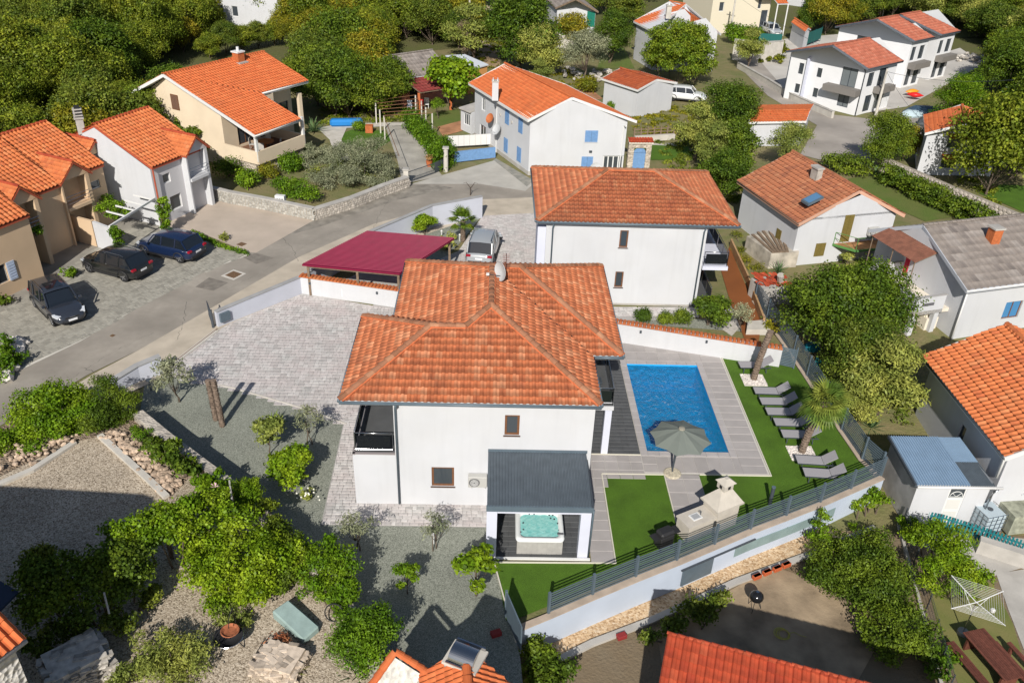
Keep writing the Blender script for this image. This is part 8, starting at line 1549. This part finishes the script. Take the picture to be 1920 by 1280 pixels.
mb=MB();bq(mb,-.95,-.45,.25,.65,.921,.95);sk_=part('sink',mb,M_whiteplastic,t,bevel=.01);mb=MB();bq(mb,-.88,-.52,.31,.59,.9505,.953);part('bowl',mb,mat('sink_shade_grey',(.35,.36,.37),.3),sk_);mb=MB();mb.tube([BP(-.42,.45,.92),BP(-.42,.45,1.12),BP(-.55,.45,1.14)],.018,5);part('tap',mb,M_anth,t)
a=G(1244,1030);t=thing('gas_grill','black gas grill on the lawn against the slat fence','grill',tuple(a));R=Matrix.Translation(a+Vector((0,.15,0)))@Matrix.Rotation(math.atan2(dx.y,dx.x),4,'Z')
for nm,c_,d_,bv in(('cabinet',(0,0,.45),(.7,.45,.6),.02),('lid',(0,0,.88),(.72,.5,.24),.08),('side_shelf',(.52,0,.78),(.3,.42,.04),.0),('side_shelf',(-.52,0,.78),(.3,.42,.04),.0)):m2=MB();m2.box(c_,d_);part(nm,MB().add([R@Vector(v)for v in m2.v],m2.f),M_cplast,t,bevel=bv)
for s in(-1,1):m2=MB();m2.tube([(s*.3,-.22,.07),(s*.3,-.17,.07)],.07,10);part('wheel',MB().add([R@Vector(v)for v in m2.v],m2.f),M_tyre,t)
a=G(1443,945);mb=MB();mb.tube([a,a+Vector((0,0,1.0))],.085,10);t=thing('garden_shower_post','short dark cylindrical post on the lawn behind the slat fence','post',tuple(a));part('post',mb,M_anth,t);mb=MB();mb.tube([a+Vector((0,0,1.001)),a+Vector((0,0,1.03))],.095,10);part('cap',mb,M_bluegrey,t)
mb=MB();a=G(283,731);mb.tube([a,a+Vector((0,0,.62))],.04,8);mb.lathe([(.001,.7),(.16,.66),(.16,.62),(.001,.62)],a,12);single('garden_lamp',mb,M_anth,'mushroom shaped dark garden lamp beside the young olive at the driveway wall','lamp')
for k,(a,b,lab)in enumerate(((828,445,'small white globe path lamp near the drooping palm'),(862,452,'small white path lamp at the edge of the rear paving'),(813,1018,'small white lamp post beside the leaning olive sapling'))):mb=MB();p=G(a,b);mb.tube([p,p+Vector((0,0,.45))],.03,6);mb.ico(p+Vector((0,0,.5)),.09,sub=1);single('path_lamp',mb,M_whiteplastic,lab,'lamp')
for k,(x,y,lab)in enumerate(((-9.7,48.4,'dark motorbike parked under the left part of the crimson carport'),(-8.4,48.2,'grey covered motorbike under the middle of the crimson carport'))):
 t=thing('motorbike',lab,'motorbike',(x,y,0),'motorbikes under the carport');mp=M_cplast if k==0 else mat('grey_cover',(.20,.20,.21),.8)
 for d in(-.68,.68):mb=MB();R=Matrix.Translation((x+d,y,.32))@Matrix.Rotation(R_(90),4,'X');m2=MB();m2.lathe([(.2,-.05),(.31,-.05),(.31,.05),(.2,.05),(.2,-.05)],n=14);part('wheel',MB().add([R@Vector(v)for v in m2.v],m2.f),M_tyre,t)
 mb=MB();mb.ico((x+.1,y,.78),.3,(1.1,.55,.6),2);part('tank',mb,mp,t,smooth=True);mb=MB();mb.box((x-.4,y,.76),(.6,.25,.12));part('seat',mb,M_cplast,t,bevel=.03);mb=MB();mb.tube([(x+.68,y,.32),(x+.45,y,.95),(x+.4,y-.3,1.05)],.03,5);mb.tube([(x+.45,y,.95),(x+.4,y+.3,1.05)],.025,5);part('fork',mb,M_steel,t);mb=MB();mb.box((x,y,.42),(.5,.25,.35));part('engine',mb,M_steel,t,bevel=.04)
mb=MB();mb.box((-9.1,47.9,.5),(.5,.4,.6));single('white_box',mb,M_whiteplastic,'white plastic box between the two motorbikes','box',bevel=.02)
mb=MB();[mb.box((-11.0+.12*k,48.3,.6),(.1,.05,1.2))for k in range(9)];single('timber_panel',mb,mat('yellow_timber',(.42,.28,.12),.8),'small yellow timber panel at the left end of the carport','panel')
# ================================================================ street side walls with real stones
def stone_course_wall(label,pts,h,w_,m,ssz=(.18,.4),z=0,face_side=-1,seed=2,cap=None,nmax=300):
 pts=[Vector((p[0],p[1],0))for p in pts];t=thing('stone_wall',label,'wall',(pts[0].x,pts[0].y,z));rr=random.Random(seed);n=0;big=MB()
 body=MB()
 for a,b in zip(pts,pts[1:]):body.beam(a+Vector((0,0,z+h/2)),b+Vector((0,0,z+h/2)),w_,h)
 part('wall_core',body,mat('wall_mortar',(.34,.30,.25),.95,noise=(3,.2)),t)
 ln=sum((b-a).length for a,b in zip(pts,pts[1:]));rows=max(2,int(h/(ssz[0]*1.05)));tot=int(rows*ln/((ssz[0]+ssz[1])/2));keep=min(1.0,nmax/max(1,tot));datas=[]
 for k in range(6):mb=MB();mb.ico((0,0,0),1,(1,.4,1),1,.16,seed*10+k);datas.append((mesh_of(mb,m),mb))
 for a,b in zip(pts,pts[1:]):
  L=(b-a).length;d=(b-a)/L;nn=Vector((d.y,-d.x,0))*face_side*-1;ang=math.atan2(d.y,d.x)
  for r in range(rows):
   u=-rr.random()*.1;zz=z+(r+.5)*h/rows
   while u<L:
    s_=rr.uniform(*ssz);c_=a+d*(u+s_/2)+nn*(w_/2+.01);M=Matrix.Translation((c_.x,c_.y,zz))@Matrix.Rotation(ang,4,'Z')@Matrix.Diagonal((s_*.56,ssz[0]*.4,h/rows*.60,1));k=rr.randrange(6)
    if rr.random()<keep and n<nmax:piece('stone',datas[k][0],t,M);n+=1
    else:big.add([M@Vector(v)for v in datas[k][1].v],datas[k][1].f)
    u+=s_*1.02
 if big.v:part('stones',big,m,t,kind='stuff',fix=False)
 if cap:mb=MB();[mb.beam(a+Vector((0,0,z+h+.04)),b+Vector((0,0,z+h+.04)),w_+.1,.08)for a,b in zip(pts,pts[1:])];part('coping',mb,cap,t)
 return t
ms=mat('street_wall_stone',(.45,.41,.36),.95,rnd=.25,noise=(6,.2));msg=mat('grey_wall_stone',(.36,.35,.32),.95,rnd=.25,noise=(6,.2))
stone_course_wall('pale stone street wall of the garden with the silvery olive shrub',[G(590,412),G(660,390),G(720,366),G(764,350)],.85,.4,ms,(.14,.34),cap=M_conc,seed=3)
stone_course_wall('grey crazy stone street wall behind the pink forecourt',[G(384,368),G(430,380),G(500,393),G(590,412)],.9,.35,msg,(.14,.32),seed=4,cap=M_conc)
stone_course_wall('long pale crazy stone retaining wall behind the laurel hedge at right',[G(1650,320),G(1700,342),G(1780,378),G(1850,408),G(1930,442)],1.3,.4,mat('pale_pink_stone',(.52,.46,.40),.95,rnd=.2,noise=(6,.15)),(.22,.5),seed=6)
p_=G(528,394);t=thing('meter_box','white meter cabinet with three small openings set in the grey stone wall','cabinet',tuple(p_));mb=MB();mb.box((p_.x,p_.y+.05,.6),(.75,.35,1.2),rz=-.2);part('cabinet',mb,M_whiteplastic,t);mb=MB();[mb.box((p_.x-.18+.18*k,p_.y-.16+.02*k-.04*k,.95),(.1,.03,.1),rz=-.2)for k in range(3)];part('openings',mb,M_anth,t)
a,b=G(766,343),G(815,326);t=thing('iron_gate','dark iron bar gate across the pergola driveway','gate',tuple(a));n=22
for k in range(n+1):mb=MB();c_=a.lerp(b,k/n);mb.tube([c_+Vector((0,0,.08)),c_+Vector((0,0,.95))],.012,4);part('bar',mb,M_anth,t)
for z_ in(.12,.95):mb=MB();mb.beam(a+Vector((0,0,z_)),b+Vector((0,0,z_)),.04,.05);part('rail',mb,M_anth,t)
a2,b2_=G(815,326),G(832,318);mb=MB();mb.beam(a2+Vector((0,0,.55)),b2_+Vector((0,0,.55)),.03,.9);part('small_leaf',mb,M_anth,t)
for(px,h,lab)in(((762,346),1.3,'grey stone gate pillar at the end of the pale stone street wall'),((836,322),2.1,'tall round white gate pillar with flat cap beside the blue gate')):
 p=G(*px);t=thing('gate_pillar',lab,'pillar',tuple(p));mb=MB();(mb.tube([p,p+Vector((0,0,h))],.2,12)if h>2 else mb.box((p.x,p.y,h/2),(.4,.4,h)));part('shaft',mb,M_concl,t);mb=MB();mb.box((p.x,p.y,h+.05),(.52,.52,.1));part('cap',mb,M_conc,t)
mb=MB();p=G(882,366);mb.tube([p,p+Vector((0,0,.5)),p+Vector((.05,0,.7))],.05,6,.03);[mb.tube([p+Vector((.02,0,.6)),p+Vector((s*.35,0,1.1)),p+Vector((s*.6,0,1.0))],.03,4,.01)for s in(-1,1)];single('bird_sculpture',mb,mat('dark_bronze',(.07,.05,.04),.5),'small dark winged bird sculpture on the end of the street wall','sculpture')
t=thing('pergola','rusty bar pergola on white posts over the concrete driveway','pergola',tuple(G(760,270)))
Lp=[G(a,b)for a,b in((722,262),(714,250),(706,232))];Rp=[G(a,b)for a,b in((811,257),(799,245),(791,232),(780,221))]
for p in Lp+Rp:mb=MB();mb.box((p.x,p.y,1.15),(.12,.12,2.3));part('post',mb,M_concl,t)
for k in range(6):f=k/5;a,b=Lp[0].lerp(Lp[-1],f),Rp[0].lerp(Rp[-1],f);mb=MB();mb.tube([a+Vector((0,0,2.32)),b+Vector((0,0,2.32))],.03,4);part('bar',mb,mat('rusty_steel',(.2,.1,.05)),t)
mb=MB();mb.tube([G(750,340)+Vector((0,0,2.2)),G(722,262)+Vector((0,0,2.3))],.03,4);part('bar',mb,MATS['rusty_steel'],t)
def pole(px,h,lab,arm=False):
 p=G(*px);t=thing('utility_pole',lab,'pole',tuple(p));mb=MB();mb.tube([p,p+Vector((0,0,h))],.17,8,.11);part('shaft',mb,M_concl,t)
 if arm:mb=MB();mb.tube([p+Vector((-.5,0,h-.4)),p+Vector((.9,0,h-.4))],.05,5);part('crossarm',mb,M_anth,t)
 return p+Vector((0,0,h-.3))
w1=pole((880,106),7.2,'tall bare concrete pole standing in front of the wood top centre');w2=pole((1367,75),6.5,'concrete electricity pole with crossarm beside the tall cream house',True);w3=pole((1642,216),5.0,'slim concrete pole in front of the modern white houses',False)
def wire(a,b,sag,lab):mb=MB();mb.tube([a.lerp(b,f)-Vector((0,0,sag*4*f*(1-f)))for f in[i/12 for i in range(13)]],.018,4);single('overhead_wire',mb,M_anth,lab,'wire',loc=tuple(a))
wire(w2,w3,.8,'thin overhead wire running from the electricity pole across the modern house front');wire(w3,G(1770,262,5.2),.6,'thin overhead wire from the slim pole towards the orange roof at right');wire(w3,G(1900,150,7),.5,'second thin wire from the slim pole into the right woods')
for k,(a,b,c,d,col,lab)in enumerate(((1700,176,1732,180,(.62,.02,.02),'red kayak lying right of the modern white house'),(1698,172,1724,171,(.75,.30,.02),'orange yellow kayak lying behind the red kayak'))):
 p,q=G(a,b,.6),G(c,d,.6);mb=MB();n=10;secs=[]
 for i in range(9):f=i/8;w_=.42*math.sin(math.pi*min(.97,max(.03,f)));cc=p.lerp(q,f);dd=(q-p).normalized();s_=Vector((-dd.y,dd.x,0));secs.append([cc+s_*w_*math.cos(2*math.pi*j/n)+Vector((0,0,w_*.7*math.sin(2*math.pi*j/n)))for j in range(n)])
 loft(mb,secs);single('kayak',mb,mat('kayak_%s'%('red' if k==0 else 'orange'),col,.4),lab,'kayak',smooth=True)
for k,(a,b,s_,c_,lab)in enumerate(((1730,215,1.6,(.05,.09,.14),'dark blue tarpaulin covered heap near the red kayak'),(1710,218,1.0,(.40,.50,.55),'light grey tarpaulin heap left of the dark blue one'),(1745,235,1.3,(.07,.08,.09),'dark junk heap beside the orange roofed white house'))):mb=MB();p=G(a,b);mb.ico(p+Vector((0,0,.2)),s_,(1.3,.8,.55),2,.14,k);single('covered_heap',mb,mat('tarp_%d'%k,c_,.6),lab,'heap')
for k,(a,b,w_,lab)in enumerate(((438,515,.75,'square rusty manhole cover in the asphalt road'),(453,458,.5,'small rusty manhole cover in the pink forecourt'),(211,629,.22,'tiny dark drain cover in the road'))):
 p=G(a,b,.008);t=thing('manhole_cover',lab,'manhole cover',tuple(p));mb=MB();mb.box((p.x,p.y,.014),(w_,w_*1.05,.02),rz=1.05);part('cover',mb,mat('rusty_iron',(.15,.09,.05),.8,noise=(12,.3),bump=(30,.6)),t)
 if k==0:mb=MB();mb.box((p.x,p.y,.009),(w_*1.5,w_*1.5,.012),rz=1.05);part('surround',mb,M_concl,t)
ground('asphalt_patch',[(366,538),(392,520),(428,530),(400,545)],.012,mat('dark_patch',(.20,.18,.155),.95,noise=(3,.2)));ground('asphalt_patch',[(455,482),(480,474),(514,484),(480,495)],.012,MATS['dark_patch']);ground('asphalt_patch',[(500,452),(600,425),(745,375),(850,352),(800,345),(740,350),(600,410),(505,450)],.0075,mat('worn_patch',(.235,.215,.185),.95,noise=(1.5,.3,8)))
def splitpile(label,c,w_,d_,h,rz,n,m,seed=1):
 t=thing('stone_pile',label,'stone pile',c);rr=random.Random(seed);datas=[]
 for k in range(4):mb=MB();mb.box((0,0,0),(1,1,1));mb.v=[(x*rr.uniform(.85,1.1),y*rr.uniform(.85,1.1),z*rr.uniform(.8,1.15))for x,y,z in mb.v];datas.append(mesh_of(mb,m))
 R=Matrix.Translation(c)@Matrix.Rotation(rz,4,'Z');rows=int(h/.075);i=0
 for r in range(rows):
  for q in range(max(3,n//rows)):
   f=q/(n//rows);side=rr.randrange(3)if r<rows-2 else 3;u,v=rr.uniform(-.5,.5)*w_,rr.uniform(-.5,.5)*d_
   if side==0:v=-d_/2
   elif side==1:u=w_/2
   elif side==2:u=-w_/2
   piece('stone',datas[rr.randrange(4)],t,R@Matrix.Translation((u,v,(r+.5)*h/rows))@Matrix.Rotation(rr.uniform(-.5,.5)+(1.57 if side in(1,2)else 0),4,'Z')@Matrix.Diagonal((rr.uniform(.18,.42),rr.uniform(.1,.2),.065,1)))
 mb=MB();mb.box((0,0,h/2),(w_*.9,d_*.9,h*.92));part('core',MB().add([R@Vector(v)for v in mb.v],mb.f),m,t)
 return t
splitpile('large stack of split grey stones in deep shade at the lower left',tuple(G(150,1262,YZ)),1.9,1.5,1.0,.7,290,M_rubg,2)
splitpile('stack of pale split stones with an axe block at the bottom of the gravel yard',tuple(G(528,1250,YZ)),1.5,1.2,.6,-.3,200,mat('pale_split_stone',(.48,.40,.32),.95,rnd=.35,noise=(6,.2)),3)
p=G(432,1212,YZ);t=thing('fire_bowl','black round fire bowl grill with a rusty clay bowl on top','fire bowl',tuple(p));mb=MB();mb.lathe([(.001,.25),(.3,.3),(.5,.52),(.52,.55),(.46,.52),(.26,.34),(.001,.3)],p,22);part('bowl',mb,M_cplast,t,smooth=True)
for k in range(3):a=k*2.1;mb=MB();mb.tube([p+Vector((.3*math.cos(a),.3*math.sin(a),.32)),p+Vector((.5*math.cos(a),.5*math.sin(a),0))],.02,5);part('leg',mb,M_cplast,t)
mb=MB();mb.tube([p+Vector((.52*math.cos(R_(a)),.52*math.sin(R_(a)),.56))for a in range(0,361,15)],.012,4);part('rim',mb,M_steel,t);mb=MB();mb.tube([p+Vector((.15,.5,0)),p+Vector((.15,.45,1.5)),p+Vector((.1,.1,1.35)),p+Vector((.05,.05,.9))],.015,4);part('hanger',mb,M_cplast,t)
mb=MB();mb.lathe([(.001,.6),(.24,.62),(.33,.72),(.3,.74),(.22,.66),(.001,.64)],p+Vector((.05,.12,0)),18);single('clay_pan',mb,mat('rusty_pan',(.32,.11,.05),.8,noise=(8,.35)),'rusty brown pan lying on the fire bowl grill','pan')
q=[G(512,1160,YZ),G(543,1140,YZ),G(600,1185,YZ),G(570,1210,YZ)];mb=MB();mb.hull([v+Vector((0,0,.02))for v in q],[v+Vector((0,0,h))for v,h in zip(q,(.45,.5,.35,.3))]);single('covered_sofa',mb,mat('pale_teal_cover',(.27,.36,.34),.75,noise=(3,.12)),'pale teal tarpaulin cover over a flat box in the gravel yard','cover',bevel=.05)
c_=G(626,1148,YZ+.35);mb=MB();mb.tube([c_+Vector((.33*math.cos(R_(a)),.12*math.sin(R_(a)),.33*math.sin(R_(a))))for a in range(0,361,20)],.025,5);[mb.tube([c_,c_+Vector((.33*math.cos(R_(a)),.12*math.sin(R_(a)),.33*math.sin(R_(a))))],.006,3)for a in range(0,360,40)];single('bicycle_wheel',mb,M_cplast,'old bicycle wheel leaning in the green climber','wheel')
mb=MB();a,b=G(472,1240,YZ),G(500,1205,YZ);mb.tube([a+Vector((0,0,.05)),b+Vector((0,0,.3))],.02,4);mb.tube([a+Vector((.3,-.2,.05)),b+Vector((.3,-.2,.3))],.02,4);[mb.tube([a.lerp(b,f)+Vector((0,0,.05+.25*f)),a.lerp(b,f)+Vector((.3,-.2,.05+.25*f))],.015,4)for f in(.1,.4,.7,.95)];single('metal_rack',mb,M_cplast,'low black metal rack left of the pale stone stack','rack')
for k,(a,b,c,d,lab)in enumerate(((430,900,440,975,'pale slanted pole beside the lime green conifer'),(345,960,405,915,'thin grey pole lying across the vine arbour'),(195,1110,205,1150,'short white pole under the shaded vine'))):mb=MB();mb.tube([G(a,b,YZ+2.1),G(c,d,YZ+1.7)],.035,5);single('arbour_pole',mb,M_conc,lab,'pole')
for k,(a,b)in enumerate(((320,1045),(205,1165),(90,1130),(445,985))):mb=MB();p=G(a,b,YZ);mb.tube([p,p+Vector((0,0,1.8))],.05,6);single('arbour_post',mb,M_wood,('post holding the sunlit end of the vine arbour','post under the middle of the shaded vine','post nearest the lower left outbuilding under the vine','post beside the broad fig bush')[k],'post',group='posts of the vine arbour')
mb=MB();p=G(403,912,YZ+1.0);[mb.face(p,p+Vector((.2*math.cos(R_(a)),0,.2*math.sin(R_(a)))),p+Vector((.2*math.cos(R_(a+35)),.06,.2*math.sin(R_(a+35)))))for a in range(0,360,60)];mb.tube([p,p-Vector((0,0,.9))],.015,4);single('pinwheel',mb,mat('pinwheel_pink',(.7,.45,.5),.5),'pink and white garden pinwheel in the shrubs by the boundary wall','pinwheel')
mb=MB();q=[G(0,1088,3.0),G(34,1108,3.0),G(0,1142,3.0),G(-60,1120,3.0)];mb.prism([V2(v)for v in q],2.9,3.0);single('dark_canopy',mb,mat('navy_canvas',(.03,.045,.08),.7),'dark blue flat canopy corner at the left edge above the vine','canopy')
# ================================================================ lower right yard
LZ=-1.43
for k,(a,b)in enumerate(((1418,1085),(1437,1077),(1456,1070),(1473,1063))):
 p=G(a,b,-1.35);t=thing('planter_box',('leftmost of the four orange planter boxes on the low stone wall','second from the left of the four orange planter boxes on the low wall','third from the left of the four orange planter boxes on the low wall','rightmost of the four orange planter boxes on the low wall')[k],'planter',tuple(p),'orange planter boxes on the low wall');mb=MB();mb.box((p.x,p.y,-1.2),(.42,.2,.2),rz=.46);part('box',mb,mat('terracotta_plastic',(.45,.10,.035),.6),t,bevel=.02);mb=MB();mb.box((p.x,p.y,-1.105),(.36,.14,.01),rz=.46);part('soil',mb,M_bark,t)
for k,(a,b)in enumerate(((930,1190),(1165,1195))):mb=MB();p=G(a,b,-.02 if k==0 else LZ);mb.box((p.x,p.y,p.z+.1),(.4,.25,.2),rz=.4);single('crate',mb,mat('dull_red_plastic',(.25,.03,.03),.6),'red plastic crate beside the barbecue hut' if k==0 else 'red crate in the shade below the sandy path','crate',bevel=.02)
p=G(1413,1140,LZ);t=thing('kettle_grill','round black kettle grill in the shaded lower yard','grill',tuple(p));mb=MB();mb.ico(p+Vector((0,0,.7)),.3,(1,1,.85),2);part('kettle',mb,mat('enamel_black',(.012,.012,.013),.15,.6),t,smooth=True);mb=MB();[mb.tube([p+Vector((.15*math.cos(a),.15*math.sin(a),.5)),p+Vector((.3*math.cos(a),.3*math.sin(a),0))],.015,4)for a in(0,2.1,4.2)];part('leg',mb,M_cplast,t);mb=MB();mb.lathe([(.001,.99),(.06,.98),(.06,.95)],p,10);part('lid_handle',mb,M_steel,t)
p=G(1466,1188,LZ);mb=MB();rr=random.Random(2)
for r_ in range(5):c_=p+Vector((rr.gauss(0,.04),rr.gauss(0,.04),.02+.015*r_));mb.tube([c_+Vector(((.22+.02*r_)*math.cos(R_(a)),(.22+.02*r_)*math.sin(R_(a)),0))for a in range(0,361,20)],.012,4)
mb.tube([p+Vector((.25,0,.02)),p+Vector((.5,.1,.02)),p+Vector((.7,-.05,.02)),p+Vector((.95,-.15,.02))],.012,4);single('garden_hose',mb,mat('yellow_hose',(.45,.42,.08),.6),'coiled yellow garden hose on the shaded ground','hose')
p=G(1805,1186,LZ);top=G(1828,1140,.35);top=Vector((p.x,p.y,.35));t=thing('rotary_dryer','white rotary clothes dryer standing on the parched lawn','clothes dryer',tuple(p));mb=MB();mb.tube([p,top],.025,6);part('pole',mb,M_steel,t);ends=[top+Vector((1.35*math.cos(R_(a)),1.35*math.sin(R_(a)),.15))for a in(20,110,200,290)]
for e in ends:mb=MB();mb.tube([top,e],.02,5);mb.tube([top-Vector((0,0,.5)),top.lerp(e,.5)],.014,4);part('arm',mb,M_whiteplastic,t)
for k in range(9):f=.3+.085*k;mb=MB();q=[top.lerp(e,f)for e in ends];mb.tube(q+[q[0]],.007,3);part('line',mb,M_whiteplastic,t)
mb=MB();mb.box(tuple(top+Vector((.5,-.35,-.05))),(.18,.18,.2));single('peg_bag',mb,M_whiteplastic,'white peg bag hanging on the rotary dryer lines','bag',bevel=.05)
mb=MB();mb.lathe([(.25,0),(.22,.12),(.001,.12)],p,10);part('foot',mb,M_conc,t)
m_pl=mat('red_brown_plank',(.13,.045,.03),.7,rnd=.2,noise=(8,.2))
def planks(name,label,cat,c,L,W_,z_,n,rz,legs=True):
 t=thing(name,label,cat,c);R=Matrix.Translation(c)@Matrix.Rotation(rz,4,'Z')
 for k in range(n):m2=MB();m2.box((-W_/2+W_*(k+.5)/n,0,z_),(W_/n-.012,L,.04));part('plank',MB().add([R@Vector(v)for v in m2.v],m2.f),m_pl,t)
 for y in(-L*.4,L*.4):m2=MB();m2.box((0,y,z_/2-.02),(W_*.8,.08,z_-.03));part('trestle',MB().add([R@Vector(v)for v in m2.v],m2.f),m_pl,t)
c_=G(1850,1245,LZ);rz=R_(20);planks('garden_table','large red brown slatted garden table at the lower right','table',tuple(c_+Vector((0,-.1,0))),2.3,1.0,.75,11,R_(14));planks('garden_bench','narrow red brown bench left of the slatted garden table','bench',tuple(G(1812,1262,LZ)),2.3,.38,.45,4,R_(14));planks('garden_bench','narrow red brown bench right of the slatted garden table','bench',tuple(G(1895,1262,LZ)),2.3,.38,.45,4,R_(14));planks('garden_bench','narrow dark board at the path edge, rightmost of the brown planks','bench',tuple(G(1922,1262,LZ)),2.2,.2,.5,2,R_(14))
a_,b_=G(1690,985,LZ),G(1775,1300,LZ);strip_wall('fence_footing','thin pale concrete footing of the wire fence at lower right',[V2(a_+Vector((-.15,0,0))),V2(b_+Vector((-.15,0,0)))],.14,LZ-.05,LZ+.15,M_conc)
t=thing('wire_fence','dark wire mesh fence separating the tangled shrubs from the drying lawn','fence',tuple(a_));n=7
for k in range(n+1):c_=a_.lerp(b_,k/n);mb=MB();mb.tube([c_,c_+Vector((0,0,1.1))],.025,5);part('post',mb,M_anth,t)
for k in range(n):mb=MB();p,q=a_.lerp(b_,k/n),a_.lerp(b_,(k+1)/n);[mb.tube([p.lerp(q,i/14)+Vector((0,0,.15)),p.lerp(q,i/14)+Vector((0,0,1.05))],.006,3)for i in range(14)];[mb.tube([p+Vector((0,0,z_)),q+Vector((0,0,z_))],.007,3)for z_ in(.15,.4,.65,.9,1.05)];part('mesh_panel',mb,M_anth,t)
def picket(label,pts,h,z,m,n):
 P=[G(a,b,z)for a,b in pts];t=thing('picket_fence',label,'fence',tuple(P[0]));Ls=[(b-a).length for a,b in zip(P,P[1:])];tot=sum(Ls)
 for k in range(n):
  s_=tot*k/(n-1)*.999;i=0
  while s_>Ls[i]:s_-=Ls[i];i+=1
  p=P[i].lerp(P[i+1],s_/Ls[i]);mb=MB();mb.box((p.x,p.y,z+h/2),(.075,.025,h),rz=math.atan2(P[i+1].y-P[i].y,P[i+1].x-P[i].x));part('picket',mb,m,t)
 for zz in(.25*h,.75*h):
  for a,b in zip(P,P[1:]):mb=MB();mb.beam(a+Vector((0,.02,z*0+zz)),b+Vector((0,.02,zz)),.03,.06);part('rail',mb,m,t)
m_teal=mat('teal_paint',(.015,.17,.19),.6,noise=(5,.15))
picket('teal picket fence in front of the shed and water tank',[(1700,978),(1760,990),(1830,1012),(1925,1045)],.85,-1.4,m_teal,34)
picket('teal picket fence glimpsed under the feathery trees outside the tall fence',[(1525,695),(1560,705),(1600,712)],.9,-.7,m_teal,18)
mb=MB();p=G(1522,660,-.6);mb.ico(p+Vector((0,0,.3)),.5,(1.2,.8,.8),2,.05);single('blue_tarp',mb,mat('blue_teal_tarp',(.01,.20,.28),.6),'teal blue covered barrel in the shade of the dense bay tree','barrel')
strip_wall('stone_wall','grey boundary wall behind the teal picket fence at right',[V2(G(1830,1030,-1.4)),V2(G(1930,1062,-1.4))],.4,-1.45,-.7,M_conc)
mb=MB();p=G(650,236);mb.box((p.x,p.y,.35),(3.2,.9,.7),rz=.15);t=single('advert_banner_roll',mb,mat('bright_blue_cover',(.02,.20,.55),.6),'bright blue rolled cover with white lettering beside the small lawn','cover',bevel=.2)
for k,(a,b,c_,lab)in enumerate(((758,195,(.5,.02,.02),'red plastic chair under the red porch of the pink cottage'),(800,203,(.75,.75,.75),'white plastic chair right of the porch post'),(790,206,(.5,.03,.03),'red plastic chair beside the white chair'),(768,208,(.6,.65,.75),'pale blue chair in front of the porch'))):
 p=G(a,b);t=thing('garden_chair',lab,'chair',tuple(p),'chairs of the pink cottage');m_=mat('chair_%d'%k,c_,.5);mb=MB();mb.box((p.x,p.y,.45),(.5,.5,.06));part('seat',mb,m_,t);mb=MB();mb.box((p.x,p.y+.24,.75),(.5,.06,.6));part('backrest',mb,m_,t)
 for x in(-.2,.2):
  for y in(-.2,.2):mb=MB();mb.tube([(p.x+x,p.y+y,0),(p.x+x,p.y+y,.45)],.03,4);part('leg',mb,m_,t)
p=G(693,248);t=thing('flower_pot','orange red planter box beside the clipped ball bush','planter',tuple(p));mb=MB();mb.box((p.x,p.y,.35),(.7,.7,.7));part('pot',mb,M_ochbrick,t)
p=G(805,312);t=thing('flower_pot','terracotta pot with orange flowers beside the iron gate','planter',tuple(p));mb=MB();mb.lathe([(.001,0),(.22,0),(.3,.5),(.001,.5)],p,12);part('pot',mb,M_ochbrick,t);o=link('flowers',leaf_mesh([(p.x,p.y,.75,.35)],260,.12,LG['rust'],5,.7,.3,org=tuple(p)),t)
mb=MB();P4=[G(a,b)for a,b in((1352,580),(1375,578),(1395,605),(1372,630),(1355,618))];mb.prism([V2(p)for p in P4],0,.03);single('round_stone_paving',mb,mat('swirl_paving',(.48,.45,.41),.85,noise=(4,.15),bump=(8,.5,'voronoi')),'small round pale stone paving behind the pool wall','paving')
mb=MB();P4=[G(a,b)for a,b in((1400,612),(1432,610),(1442,628),(1398,628))];mb.prism([V2(p)for p in P4],0,.4);single('stone_bench',mb,M_concl,'low pale stone plinth in the corner behind the pool wall','plinth')
mb=MB();a=G(1210,250);
for k in range(7):pass
t=thing('rail_fence','grey wooden rail fence on the field edge right of the blue shuttered house','fence',tuple(G(1190,262)));a,b=G(1188,262),G(1262,258)
for k in range(7):c_=a.lerp(b,k/6);mb=MB();mb.box((c_.x,c_.y,.6),(.12,.12,1.2));part('post',mb,M_wood,t)
for z_ in(.4,.7,1.0):mb=MB();mb.beam(a+Vector((0,0,z_)),b+Vector((0,0,z_)),.04,.1);part('rail',mb,M_wood,t)
strip_wall('retaining_wall','low pale concrete wall under the grey wooden rail fence',[V2(a+Vector((0,-.6,0))),V2(b+Vector((0,-.6,0)))],.3,0,.55,M_concl)
ground('gravel_edge',[(1186,285),(1270,282),(1268,268),(1190,270)],.006,M_concl)
t=thing('swing_frame','small playground slide frame by the forest edge behind the modern houses','playground frame',tuple(G(1645,30)));p=G(1645,30)
for s in(-1,1):mb=MB();mb.tube([p+Vector((s*.9,0,0)),p+Vector((s*.7,0,3))],.07,5);part('post',mb,M_whiteplastic,t)
mb=MB();mb.box(p+Vector((0,0,2.2)),(1.8,1.2,.15));part('platform',mb,M_whiteplastic,t)
